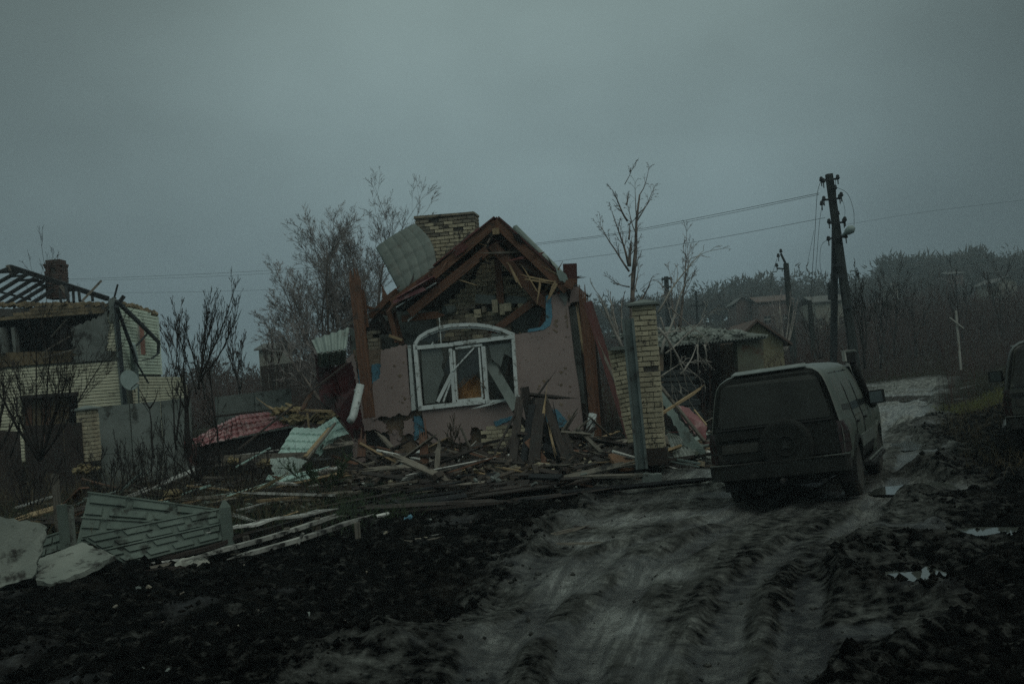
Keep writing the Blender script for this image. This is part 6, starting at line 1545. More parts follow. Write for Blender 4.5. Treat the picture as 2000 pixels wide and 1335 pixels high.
scatter(26, (-9.5, -3), (14.0, 17.5), (.15, .7), (.03, .12), [(m_paint, 'white painted'), (m_grey, 'grey weathered'), (m_dark, 'dark wet'), (m_raw, 'pale split')], '%s scrap lying among the weeds behind the patterned fence', '%s scraps among the weeds behind the patterned fence', 'weed_scrap', 'scrap')
scatter(22, (-5.5, .6), (11.0, 14.0), (.15, .9), (.02, .08), [(m_grey, 'grey weathered')] * 2 + [(m_dark, 'dark wet')] * 3 + [(m_paint, 'white painted')], '%s splinter lying on the black mud before the rubble', '%s splinters on the black mud', 'mud_splinter', 'splinter', zextra=.02, tilt=.05)
scatter(14, (4.6, 9), (9.0, 15.0), (.15, .6), (.02, .05), [(m_dark, 'dark wet')], '%s twig trodden into the muddy ground right of the ruts', '%s twigs right of the ruts', 'mud_twig', 'twig', zextra=.01, tilt=.05, accept=lambda x, y: x > .36 * y)
scatter(34, (-8.2, -3.4), (15.2, 19.5), (.3, 1.6), (.05, .22), [(m_galv, 'bent metal'), (m_grey, 'grey weathered'), (m_paint, 'white painted'), (m_dark, 'dark wet'), (m_dark, 'dark wet'), (m_stain, 'brown stained'), (m_raw, 'pale split')], '', '', 'yard_board', 'board', tilt=.22, zextra=.3)
scatter(85, (-3.4, 2.0), (18.8, 21.4), (.3, 1.4), (.04, .14), D_, '', '', 'wall_foot_stick', 'stick', tilt=.45, zextra=.45)
scatter(60, (-3.6, 2.4), (20.2, 21.6), (.4, 1.5), (.04, .15), D_, '', '', 'heap_plank', 'plank', tilt=.5, zextra=.55)
scatter(34, (2.3, 5.2), (16.2, 21), (.4, 1.8), (.05, .18), [(m_dark, 'dark wet'), (m_grey, 'grey weathered'), (m_galv, 'bent metal'), (m_redwood, 'dark red'), (m_dark, 'dark wet')], '', '', 'wreck_board', 'board', tilt=.4, zextra=.6, accept=lambda x, y: road_in(np.array([x]), np.array([y]))[0] < -.5)
scatter(40, (-9.5, -4), (17.5, 22), (.3, 1.5), (.04, .16), [(m_dark, 'dark wet'), (m_grey, 'grey weathered'), (m_galv, 'bent metal'), (m_stain, 'brown stained'), (m_paint, 'white painted'), (m_dark, 'dark wet')], '', '', 'yard_heap_board', 'board', tilt=.35, zextra=.35)
# loose bricks and blocks in the heap
for i in range(80):
    x = rr.gauss(.6, 1.4); y = rr.uniform(17.2, 20.6)
    mb = MB(); a = rr.uniform(0, 3.1); e1 = V(math.cos(a), math.sin(a), rr.uniform(-.3, .3)).normalized(); e3 = V(rr.uniform(-.4, .4), rr.uniform(-.4, .4), 1); e3 = (e3 - e1 * e3.dot(e1)).normalized(); e2 = e3.cross(e1)
    mb.box((x, y, pile_z(x, y) + rr.uniform(.02, .18)), e1 * .125, e2 * .06, e3 * .044); kk = rr.random()
    nm_ = 'loose pale brick' if kk < .45 else 'loose soot stained brick'
    obj('loose_brick', mb, m_brick if kk < .45 else m_brickd, None, nm_ + ' fallen ' + where(x, y), 'brick', nm_ + 's ' + where(x, y))
# fine rubble: uncountable
def fine(name, n, xr, yr, sr, mat, label, hz=.25, fl=.5):
    q = np.random.RandomState(len(label)); X = xr[0] + (xr[1] - xr[0]) * q.rand(n); Y = yr[0] + (yr[1] - yr[0]) * q.rand(n)
    mb = MB()
    for x, y in zip(X, Y):
        if road_in(np.array([x]), np.array([y]))[0] > .1: continue
        s_ = sr[0] + (sr[1] - sr[0]) * q.rand() ** 2.2; a = q.rand() * 6.3; t = q.randn() * .4
        e1 = V(math.cos(a), math.sin(a), t).normalized(); e2 = V(-math.sin(a), math.cos(a), q.randn() * .4); e2 = (e2 - e1 * e2.dot(e1)).normalized(); e3 = e1.cross(e2)
        mb.box((x, y, pile_z(x, y) + q.rand() * hz), e1 * s_ * (.6 + 1.6 * q.rand()), e2 * s_ * .7, e3 * s_ * (.15 + fl * q.rand()))
    return obj(name, mb, mat, None, label, 'rubble', None, 'stuff')
fine('fine_rubble', 1500, (-4.6, 2.6), (16.4, 21.4), (.015, .08), m_clayd, 'crumbled clay and dust rubble heaped under the cottage wall')
fine('fine_rubble', 700, (-4.6, 4.4), (15.5, 21.0), (.015, .07), m_dark, 'small dark splinters and chips scattered through the rubble heap')
fine('fine_rubble', 260, (-7.5, 3.5), (15.5, 20.5), (.012, .05), m_grplas, 'small pale plaster crumbs scattered through the rubble heap')
fine('fine_rubble', 420, (-12, -3), (14.5, 22), (.015, .06), m_grey, 'small grey crumbs scattered in the weedy yard', .1)
fine('fine_rubble', 120, (-12, -2), (14.5, 20), (.012, .05), m_paint, 'tiny white scraps scattered in the weedy yard', .1)
fine('fine_rubble', 300, (1.5, 5.6), (15.6, 20.5), (.015, .06), m_asb, 'pale chips of broken sheet around the gate pillar', .12)
fine('wood_chips', 260, (-7, 2.5), (8.5, 15), (.008, .04), m_grey, 'grey chips and splinters trodden into the dark mud', .0, .3)
fine('brick_crumbs', 120, (-7, 3), (9, 15.5), (.008, .03), m_brickd, 'brick crumbs trodden into the dark mud', .0, .8)
fine('stone_chips', 200, (-6, 10), (5.5, 15), (.01, .035), m_conc, 'small grey stones pressed into the dark mud', .0, .6)

# ================================================================== TREES
def grow(mbs, p, d, L_, r, lvl, maxl, rg, up, curve, kids, shrink, spread, droop=0, sides=(7, 4, 3, 3, 3), minr=.004, prune=0):
    n = max(2, int(4 if lvl else 6)); pts = [V(*p)]; rad = [r]; dd = V(*d).normalized(); dirs = []
    for i in range(n):
        dd = (dd + V(rg.gauss(0, curve), rg.gauss(0, curve), rg.gauss(0, curve * .6) + up * .12 - (droop * (i / n) if lvl >= 2 else 0))).normalized()
        pts.append(pts[-1] + dd * L_ / n); rad.append(max(minr, r * (1 - (i + 1) / n * (.72 if lvl < maxl else .8)))); dirs.append(V(*dd))
    (mbs[0] if lvl == 0 or (lvl == 1 and r > .03) else mbs[1]).tube(pts, rad, sides[min(lvl, 4)], cap=(lvl == 0))
    if lvl >= maxl: return
    k = kids[min(lvl, len(kids) - 1)]
    for i in range(k):
        t = rg.uniform(.22 if lvl else .28, 1.0) if i else 1.0
        f_ = t * n; j = min(n - 1, int(f_)); q = pts[j].lerp(pts[j + 1], f_ - j); dr = dirs[j]
        s_ = V(rg.gauss(0, 1), rg.gauss(0, 1), rg.gauss(0, .6)); s_ = (s_ - dr * s_.dot(dr)).normalized()
        a = spread * rg.uniform(.6, 1.3); nd = (dr * math.cos(a) + s_ * math.sin(a)).normalized()
        if rg.random() < prune: continue
        grow(mbs, q, nd, L_ * shrink * rg.uniform(.7, 1.15) * (1.15 - .4 * t), max(minr, rad[j] * .46), lvl + 1, maxl, rg, up, curve, kids, shrink, spread, droop, sides, minr, prune)
def tree(label, stems, maxl, kids, seed, mt, mtw, spread=.6, shrink=.55, up=1, curve=.1, droop=0, minr=.006, name='bare_tree', group=None, prune=0, cat='tree'):
    """stems: (foot, tip, radius)"""
    rg = random.Random(seed); root = thing(name, label, cat, stems[0][0], group); m0, m1 = MB(), MB()
    for f_, t_, r in stems: grow((m0, m1), f_, t_ - f_, (t_ - f_).length, r, 0, maxl, rg, up, curve, kids, shrink, spread, droop, minr=minr, prune=prune)
    obj('trunk', m0, mt, root, smooth=True)
    if m1.v: obj('crown', m1, mtw, root)
    return root
m_birchd = M('dull_birch_bark', (.20, .165, .14), (.06, .05, .045), scale=4, rough=.95, bump=.3, rnd=0)
Yb = 29
b1 = P(715, 800, Yb)
tree('big bare birch with a tall fine crown rising behind the cottage', [(b1, P(728, 465, Yb), .06), (b1 + V(-.2, 0, .4), P(672, 500, Yb + .6), .055), (b1 + V(-.4, 0, .3), P(602, 500, Yb - .5), .055), (b1 + V(.2, .2, .3), P(730, 540, Yb + 1), .045), (b1 + V(-.2, 0, 0), P(640, 540, Yb - .8), .045), (b1 + V(-.5, 0, 0), P(655, 600, Yb - 1), .03), (b1 + V(.1, .3, 0), P(700, 540, Yb + 1), .04), (b1, P(735, 620, Yb), .03), (b1 + V(-.3, 0, 0), P(690, 620, Yb - .5), .03)], 4, (16, 8, 6, 4), 4, m_birchd, m_twig, spread=.62, shrink=.42, curve=.10, up=.45, minr=.0032)
b2 = P(690, 790, Yb - 1)
tree('left half of the birch clump fanning out over the grey wall', [(b2, P(562, 505, Yb - 1), .055), (b2 + V(-.3, 0, .1), P(535, 590, Yb - 1.4), .045), (b2 + V(-.2, 0, .3), P(590, 540, Yb - .6), .045), (b2 + V(-.5, 0, 0), P(525, 665, Yb - 1.6), .04), (b2, P(560, 590, Yb - 1), .04), (b2, P(610, 620, Yb - .5), .035), (b2 + V(-.4, 0, 0), P(555, 680, Yb - 1.4), .03), (b2 + V(-.2, 0, 0), P(600, 690, Yb - 1.4), .03)], 4, (15, 8, 6, 4), 8, m_birchd, m_twig, spread=.62, shrink=.42, curve=.10, up=.45, minr=.0032)
tree('lower bare shrub with arching pale twigs left of the cottage corner', [(P(640, 800, 25), P(560, 660, 25), .04), (P(640, 800, 25), P(590, 690, 25), .03), (P(650, 800, 25), P(540, 720, 24.6), .03)], 3, (7, 5, 3), 12, m_birchd, m_twig, spread=.7, shrink=.5, curve=.16, droop=.2, minr=.006, name='bare_shrub', cat='shrub')
# forked dark tree between the houses
t0 = P(366, 890, 16.5)
tree('dark bare tree forking upward between the two ruined houses', [(t0, P(392, 735, 16.5), .06), (P(388, 742, 16.5), P(425, 600, 16.6), .018), (P(390, 735, 16.5), P(474, 590, 16.9), .017), (P(386, 760, 16.5), P(398, 610, 16.3), .015), (P(394, 735, 16.5), P(494, 640, 16.2), .016), (P(392, 745, 16.4), P(448, 640, 16.4), .014), (P(390, 760, 16.4), P(372, 640, 16.4), .013), (P(384, 770, 16.5), P(352, 650, 16.4), .012)], 3, (11, 6, 4), 5, m_bark, m_bark, spread=.40, shrink=.36, curve=.06, up=1, minr=.0026)
tree('thin dark sapling right of the forked tree with kinked twigs', [(P(430, 915, 15.5), P(408, 690, 15.6), .018)], 2, (22, 5), 6, m_bark, m_bark, spread=.9, shrink=.24, curve=.1, minr=.004, name='bare_sapling')
tree('thin forked sapling before the tall grey concrete wall', [(P(300, 895, 18), P(292, 795, 18), .026), (P(292, 797, 18), P(270, 770, 18), .018), (P(292, 797, 18), P(314, 775, 18), .018)], 2, (3, 2), 7, m_bark, m_bark, spread=.6, shrink=.4, curve=.08, minr=.005, name='bare_sapling')
tree('twin stemmed sapling just left of the forked dark tree', [(P(345, 880, 18), P(328, 735, 18), .02), (P(344, 860, 18), P(342, 720, 18), .02)], 2, (8, 4), 9, m_bark, m_bark, spread=.5, shrink=.3, curve=.06, minr=.005, name='bare_sapling')
# big bush in front of the left house
t0 = P(78, 900, 17)
tree('spreading dark bare bush in front of the shelled brick house', [(t0, P(45, 700, 17), .02), (t0, P(92, 660, 17.2), .022), (t0, P(150, 690, 16.8), .02), (t0, P(205, 680, 17), .018), (t0, P(10, 740, 17.3), .018), (t0, P(190, 760, 16.6), .016), (t0, P(115, 700, 17.5), .018), (t0 + V(-.5, 0, .1), P(60, 780, 16.4), .015), (t0, P(150, 780, 16.4), .015), (t0, P(-20, 770, 16.8), .035), (t0, P(84, 570, 17.2), .016)], 3, (12, 6, 4), 10, m_bark, m_bark, spread=.5, shrink=.38, curve=.10, up=.7, minr=.0026, name='bare_bush', cat='bush')
tree('small bare bush at the left edge of the photo', [(P(-10, 900, 15), P(-20, 720, 15), .04), (P(-10, 900, 15), P(25, 760, 15), .03), (P(-10, 900, 15), P(40, 800, 15), .03)], 3, (6, 4, 2), 13, m_bark, m_bark, spread=.5, shrink=.4, curve=.1, minr=.0045, name='bare_bush', cat='bush')
tree('leafless brush clump at the foot of the forked tree', [(P(385, 940, 15.6), P(360 + 22 * i, 835 + (i * 37) % 50, 15.6), .014) for i in range(-3, 6)], 2, (9, 4), 14, m_bark, m_bark, spread=.5, shrink=.4, curve=.1, minr=.0035, name='bare_bush', cat='bush')
tree('dark stalky clump before the tall grey concrete wall', [(P(240 + 9 * i, 945, 15.8), P(232 + 12 * i, 860 + (i * 29) % 45, 15.8), .009) for i in range(0, 9)], 2, (8, 3), 15, m_bark, m_bark, spread=.35, shrink=.35, curve=.08, minr=.0035, name='bare_bush', cat='bush')
for i, (px, py, pf, Yt, lab) in enumerate(((300, 880, 975, 14.6, 'dark dead shrub just behind the leaning fence section'), (360, 870, 965, 14.8, 'dark dead shrub between fence section and red roof'), (470, 880, 960, 15.2, 'dead shrub below the left end of the red roof'), (60, 880, 985, 14.4, 'dead shrub in the yard above the pockmarked slab'), (215, 880, 960, 15, 'dead shrub in front of the small brick pillar'))):
    tree(lab, [(P(px + 6 * j - 18, pf, Yt), P(px + 22 * j - 66, py + (j * 23) % 40, Yt), .009) for j in range(7)], 2, (10, 5), 80 + i, m_bark, m_bark, spread=.55, shrink=.38, curve=.12, minr=.003, name='bare_bush', cat='bush', group='dead shrubs in the yard')
tree('green leafed weed tangle left of the rubble heap', [(P(610 + 5 * j, 960, 15.6), P(560 + 22 * j, 905 + (j * 17) % 25, 15.6), .008) for j in range(7)], 2, (16, 6), 90, m_weedg, m_weedg, spread=.7, shrink=.35, curve=.15, minr=.005, name='green_bush', cat='bush')
# tall thin birch shot through, behind the gate pillar
t0 = P(1233, 700, 27)
tree('tall thin birch with snapped limbs behind the gate pillar', [(t0, P(1222, 375, 27), .085), (P(1227, 515, 27), P(1196, 418, 27), .035), (P(1229, 530, 27), P(1168, 445, 27), .03), (P(1229, 520, 27), P(1238, 470, 27), .06), (P(1228, 468, 27), P(1234, 438, 27), .03), (P(1226, 432, 27), P(1186, 377, 27), .03), (P(1220, 360, 27), P(1247, 322, 27), .012), (P(1228, 540, 27), P(1262, 510, 27), .02), (P(1226, 440, 27), P(1256, 420, 27), .015), (P(1230, 560, 27), P(1180, 560, 27), .02), (P(1223, 400, 27), P(1229, 378, 27), .025), (P(1229, 500, 27), P(1256, 470, 27), .015)], 3, (9, 6, 5), 31, m_birchd, m_twig, spread=.6, shrink=.30, curve=.07, droop=.8, minr=.0036, name='broken_birch')
tree('pale birch stem leaning left of the gate pillar', [(P(1216, 680, 21), P(1168, 578, 21), .04), (P(1214, 672, 21), P(1192, 620, 21), .02)], 2, (5, 3), 33, m_twigp, m_twigp, spread=.4, shrink=.35, curve=.05, minr=.007, name='broken_birch')
tree('pair of short pale trunks left of the tall broken birch', [(P(1206, 650, 25), P(1196, 585, 25), .05), (P(1216, 650, 25), P(1210, 590, 25), .04)], 2, (4, 3), 34, m_twigp, m_twig, spread=.4, shrink=.4, curve=.05, minr=.007, name='broken_birch')
# torn crown caught on the pillar and shed roof
t0 = P(1300, 720, 19)
tree('torn pale crown of branches tangled right of the gate pillar', [(P(1292, 690, 19), P(1330, 560, 19.5), .030), (P(1285, 610, 18.5), P(1345, 500, 19), .022), (P(1286, 640, 18), P(1372, 745, 18.5), .026), (P(1290, 620, 18), P(1300, 760, 18.5), .018), (P(1300, 690, 18.3), P(1385, 615, 18.6), .018), (P(1284, 655, 18), P(1340, 625, 18.4), .016), (P(1330, 730, 18.4), P(1380, 690, 18.8), .02), (P(1290, 735, 18), P(1330, 700, 18), .016), (P(1362, 672, 19), P(1368, 720, 19), .02), (P(1376, 672, 19), P(1388, 718, 19), .018), (P(1310, 600, 19), P(1360, 640, 19.5), .016)], 3, (4, 3, 2), 41, m_twigp, m_twigp, spread=.6, shrink=.42, curve=.13, up=0, droop=.25, minr=.0045, name='broken_branches', cat='branches')
tree('drooping pale birch behind the torn branches', [(P(1325, 690, 32), P(1338, 510, 32), .05), (P(1325, 640, 32), P(1352, 520, 32), .03), (P(1322, 650, 32), P(1300, 540, 32), .03)], 3, (7, 4, 3), 42, m_birchd, m_twig, spread=.5, shrink=.42, curve=.08, droop=.5, minr=.007)
tree('pale many stemmed birch beside the leaning concrete pole', [(P(1532, 690, 42), P(1500 + 11 * i, 590 + abs(i - 3) * 8, 42), .045) for i in range(7)], 2, (6, 4), 43, m_twigp, m_twig, spread=.3, shrink=.35, curve=.05, minr=.010)
tree('dark spindly tree in front of the yellow walled far house', [(P(1600, 700, 46), P(1575, 630, 46), .05), (P(1602, 700, 46), P(1590, 640, 46), .05), (P(1605, 700, 46), P(1622, 650, 46), .04)], 3, (5, 4, 2), 44, m_bark, m_bark, spread=.5, shrink=.45, curve=.07, minr=.010)
for i, (px, py, pf, Yt, lab) in enumerate(((1690, 575, 720, 44, 'dark bare tree standing right of the double power pole'), (1748, 560, 700, 60, 'dark twiggy tree crown left of the middle of the thicket'), (1790, 590, 700, 62, 'low dark twiggy tree in the middle of the thicket'), (1880, 560, 690, 66, 'tall dark stem poking above the thicket near the right edge'), (1960, 545, 690, 66, 'dark stem poking above the thicket at the far right'), (1720, 590, 720, 52, 'thin leaning stem in the thicket by the double pole'))):
    tree(lab, [(P(px, pf, Yt), P(px - 4, py, Yt), .07), (P(px, pf - 40, Yt), P(px + 22, py + 25, Yt), .05), (P(px, pf - 30, Yt), P(px - 26, py + 20, Yt), .05)], 3, (6, 4, 3), 50 + i, m_bark, m_bark, spread=.5, shrink=.45, curve=.08, minr=.014)
for i, (px, py, pf, Yt, lab) in enumerate(((345, 620, 760, 40, 'thin bare tree just right of the shelled brick house'), (470, 660, 780, 36, 'bare brush tree behind the middle grey wall'), (535, 665, 770, 38, 'bare brush tree behind the board fence'), (400, 680, 780, 42, 'low bare brush tree behind the forked tree'))):
    tree(lab, [(P(px, pf, Yt), P(px - 8, py, Yt), .03), (P(px, pf - 20, Yt), P(px + 20, py + 20, Yt), .02), (P(px, pf - 20, Yt), P(px - 26, py + 30, Yt), .02)], 3, (9, 5, 4), 60 + i, m_bark, m_brush, spread=.4, shrink=.42, curve=.06, minr=.008)
# dry shrub before the sill wall
s0 = P(890, 905, 18.8)
tree('dry dark shrub with fine upright twigs before the sill wall', [(s0 + V(random.uniform(-.15, .15), random.uniform(-.1, .1), 0), P(868 + 8 * i, 822 + abs(i - 2) * 14 + (i * 13) % 11, 18.8), .010) for i in range(8)], 2, (12, 5), 71, m_dark, M('dry_shrub_twigs', (.060, .048, .030), (.035, .028, .018), scale=3, rough=.95, bump=0, rnd=0), spread=.45, shrink=.28, curve=.06, minr=.0045, name='dry_shrub', cat='shrub')

# ================================================================== POLES AND WIRES
dp = thing('power_pole', 'tall double concrete power pole with crossarms and a street lamp', 'power pole', P(1630, 790, 34))
def polebeam(nm, a, b, Y, w0, w1, par, mat=m_pole):
    A = P(*b, Y); B = P(*a, Y); mb = MB(); mb.beam(A, B, w0, w0, (1, 0, 0), taper=w1 / w0, n=4); return obj(nm, mb, mat, par)
polebeam('pole', (1619, 340), (1681, 790), 34, .27, .21, dp); polebeam('brace_pole', (1631, 440), (1627, 800), 34.3, .20, .18, dp, m_steel)
def arm(par, a, b, Y, w_=.06): mb = MB(); mb.beam(P(*a, Y), P(*b, Y), w_, w_); return obj('crossarm', mb, m_steel, par)
def insul(par, px, py, Y, s=1):
    c = P(px, py, Y); mb = MB(); mb.tube([c + V(0, 0, -.22 * s), c + V(0, 0, -.05 * s)], .018 * s, 5); mb.lathe(c + V(0, 0, -.06 * s), (0, 0, 1), [(0, .05 * s), (.04 * s, .07 * s), (.07 * s, .05 * s), (.10 * s, .055 * s), (.14 * s, .03 * s)], 10); return obj('insulator', mb, m_steel, par)
for a, b in (((1602, 352), (1638, 349)), ((1605, 391), (1643, 387)), ((1618, 436), (1650, 434)), ((1616, 370), (1632, 366)), ((1618, 466), (1655, 462))): arm(dp, a, b, 33.8)
for px, py in ((1604, 350), (1608, 353), (1636, 346), (1605, 397), (1609, 388), (1640, 384), (1643, 380), (1619, 432), (1648, 431), (1650, 428), (1631, 366), (1636, 416), (1618, 466), (1652, 461)): insul(dp, px, py, 33.7, 1.1)
for py, px in ((518, 1640), (540, 1642), (600, 1655)): mb = MB(); mb.beam(P(px - 9, py, 33.8), P(px + 8, py - 1, 33.8), .07, .10); obj('pole_bracket', mb, m_steel, dp)
mb = MB(); mb.beam(P(1622, 552, 33.9), P(1623, 585, 33.9), .22, .14); obj('switch_box', mb, m_steel, dp)
lm = MB(); A = P(1645, 460, 33.7); B = P(1667, 444, 33.3); d = (B - A)
lm.tube([A, A + d * .3, A + d * .45, A + d * .8, B], [.03, .07, .12, .15, .08], 10); lamp_h = obj('street_lamp', lm, m_dishm, dp, smooth=True, label='unlit grey street lamp head on a short arm')
p2 = thing('power_pole', 'leaning concrete pole with a bent top bracket right of the shed', 'power pole', P(1552, 720, 50))
polebeam('pole', (1535, 514), (1552, 720), 50, .30, .22, p2); mb = MB(); mb.beam(P(1535, 516, 50), P(1525, 495, 50), .09, .09); mb.beam(P(1534, 525, 50), P(1518, 524, 50), .07, .07); obj('bracket', mb, m_steel, p2)
for px, py in ((1525, 490), (1520, 499), (1517, 518)): insul(p2, px, py, 50, 1.3)
p3 = thing('power_pole', 'short dark far pole with two crossarms above the broken branches', 'power pole', P(1305, 640, 75)); polebeam('pole', (1301, 540), (1306, 640), 75, .36, .3, p3, m_steel); arm(p3, (1293, 545), (1312, 543), 74.8, .16); arm(p3, (1293, 560), (1310, 560), 74.8, .14)
for px in (1294, 1311): insul(p3, px, 545, 74.8, 1.5)
p4 = thing('power_pole', 'thin far pole with a low wide crossarm left of the far red houses', 'power pole', P(1363, 640, 80)); polebeam('pole', (1359, 568), (1363, 640), 80, .18, .14, p4, m_steel); arm(p4, (1350, 597), (1374, 596), 79.8, .13)
for px, py in ((1373, 592), (1380, 596)): insul(p4, px, py, 79.8, 1.7)
p5 = thing('wooden_post', 'short dark slanting post between the leaning pole and the double pole', 'post', P(1590, 700, 46)); polebeam('pole', (1581, 586), (1590, 700), 46, .2, .16, p5, m_pole)
cr = thing('white_marker_post', 'thin white post with a slanting cross board at the thicket edge', 'post', P(1877, 718, 40)); mb = MB(); mb.beam(P(1877, 722, 40), P(1867, 606, 40), .075, .06, (1, 0, 0)); obj('pole', mb, m_postw, cr); mb = MB(); mb.beam(P(1855, 620, 39.9), P(1882, 641, 39.9), .07, .04, (0, 1, 0)); obj('cross_board', mb, m_postw, cr)
def wire(label, pts, r, cat='power line', group='power lines'):
    P_ = [P(a, b, y) for a, b, y in pts]; out = []
    for i in range(len(P_) - 1):
        for t in (0, .25, .5, .75):
            p0 = P_[max(i - 1, 0)]; p1 = P_[i]; p2_ = P_[i + 1]; p3_ = P_[min(i + 2, len(P_) - 1)]
            out.append(.5 * ((2 * p1) + (-p0 + p2_) * t + (2 * p0 - 5 * p1 + 4 * p2_ - p3_) * t * t + (-p0 + 3 * p1 - 3 * p2_ + p3_) * t ** 3))
    out.append(P_[-1]); mb = MB(); mb.tube(out, r, 4); return obj('wire', mb, m_steel, None, label, cat, group)
wire('upper power line running left from the double pole over the cottage', [(1600, 377, 33.9), (1400, 418, 38), (1200, 456, 44), (1050, 475, 50), (820, 505, 58), (540, 527, 66), (300, 539, 72), (130, 545, 76), (-120, 548, 82)], .009)
wire('companion line just below the upper power line', [(1600, 380, 33.9), (1400, 422, 38), (1200, 459, 44), (1050, 478, 50), (820, 510, 58), (540, 533, 66), (300, 544, 72), (130, 548, 76), (-120, 552, 82)], .007)
wire('lower power line running left below the upper pair', [(1612, 425, 33.9), (1400, 465, 38), (1250, 489, 42), (1110, 507, 47), (820, 545, 57), (540, 565, 66), (300, 571, 72), (130, 571, 76), (-120, 572, 82)], .007)
wire('faint line running right from the double pole', [(1644, 440, 34), (1820, 412, 33), (2060, 384, 32)], .003)
gw = 'cut wires hanging from the double pole'
wire('longest cut wire hanging left of the double pole', [(1604, 352, 33.7), (1596, 380, 33.6), (1592, 450, 33.6), (1586, 540, 33.6), (1584, 590, 33.6)], .011, 'wire', gw); wire('second cut wire hanging close beside the longest', [(1606, 398, 33.7), (1600, 440, 33.6), (1594, 520, 33.6), (1587, 585, 33.6)], .009, 'wire', gw)
wire('third cut wire curling down to the far houses', [(1618, 468, 33.7), (1604, 480, 33.6), (1602, 520, 33.5), (1611, 562, 33.5)], .007, 'wire', gw); wire('cut wire arching right over the street lamp', [(1634, 366, 33.7), (1655, 378, 33.5), (1667, 410, 33.3), (1668, 440, 33.3)], .007, 'wire', gw)
wire('short looped wire right of the middle crossarm', [(1643, 384, 33.7), (1650, 408, 33.6), (1649, 430, 33.6)], .007, 'wire', gw); wire('thin wire trailing left toward the leaning pole bracket', [(1590, 450, 33.6), (1580, 500, 34), (1572, 540, 34)], .006, 'wire', gw)
wire('short cut wire hanging inside the crossarms', [(1632, 350, 33.7), (1633, 385, 33.6), (1636, 420, 33.6)], .008, 'wire', gw); wire('slack wire hanging from the leaning pole bracket', [(1518, 505, 50), (1510, 530, 50), (1504, 565, 50)], .01, 'wire', gw)
wire('slack wire from the short far pole to the tall broken birch', [(1293, 545, 74), (1272, 548, 60), (1250, 566, 45)], .015, 'wire', gw)

# ================================================================== SHED AND FAR HOUSES
sh = thing('garden_shed', 'long low shed with a rubble strewn corrugated roof and open dark front', 'shed', P(1390, 800, 30))
A = P(1284, 672, 29.5); B = P(1492, 654, 30.5)
dd = (B - A); dd.z = 0; dd.normalize(); dn = V(-dd.y, dd.x, 0)
def shp(px, py, off=0): return onp(px, py, A + dn * off, dn)
def sslab(nm, pts, off, th, mat, amp=0, **k):
    q = [shp(a, b, off) for a, b in pts]; q = ragged(q, amp, 5, 2) if amp else q; mb = MB(); mb.prism(q, dn * th); return obj(nm, mb, mat, sh, **k)
sslab('front_wall', [(1439, 664), (1491, 659), (1493, 790), (1445, 790)], 0, .25, M('patchy_render', (.13, .14, .10), (.075, .07, .055), scale=1.6, rough=.95, bump=.4, dirt=((.10, .05, .03), .25, 1.1), rnd=0)); sslab('back_wall', [(1284, 676), (1491, 660), (1491, 800), (1284, 800)], 3.0, .2, m_inside)
sslab('side_wall', [(1284, 676), (1296, 675), (1296, 800), (1284, 800)], 0, .25, m_clay); sslab('eave_board', [(1284, 674), (1497, 656), (1497, 661), (1284, 679)], -.25, .05, m_conc)
sslab('side_wall', [(1487, 664), (1491, 663), (1493, 790), (1489, 790)], .26, 2.7, m_clay)
mb = MB(); a, b = shp(1280, 676, -.35), shp(1500, 655, -.35); c, d = b + dn * 3.4 + V(0, 0, .42), a + dn * 3.4 + V(0, 0, .50); nu = 34; U = nu * 6
for j in range(7):
    for i in range(U + 1):
        u, v = i / U, j / 6; p = a.lerp(b, u).lerp(d.lerp(c, u), v); p.z += .035 * math.cos(u * nu * math.tau) + .02 * mnoise.noise(V(u * 9, v * 3, 0)); mb.v.append(tuple(p)); mb.g.append(tuple(p))
for j in range(6):
    for i in range(U): q = j * (U + 1) + i; mb.f.append((q, q + 1, q + U + 2, q + U + 1))
o = obj('corrugated_roof', mb, m_asb, sh); o.modifiers.new('thickness', 'SOLIDIFY').thickness = .02
mb = MB(); rr = random.Random(77)
for i in range(420):
    u, v = rr.random() ** 1.1, rr.random(); p = a.lerp(b, u * .85).lerp(d.lerp(c, u * .85), v); s_ = rr.uniform(.03, .13); e1 = V(rr.uniform(-1, 1), rr.uniform(-1, 1), rr.uniform(-.5, .5)).normalized(); e2 = e1.orthogonal().normalized(); e3 = e1.cross(e2)
    mb.box(p + V(0, 0, rr.uniform(.03, .16)), e1 * s_, e2 * s_ * .6, e3 * s_ * .2)
obj('roof_rubble', mb, m_asb, sh, kind='stuff')
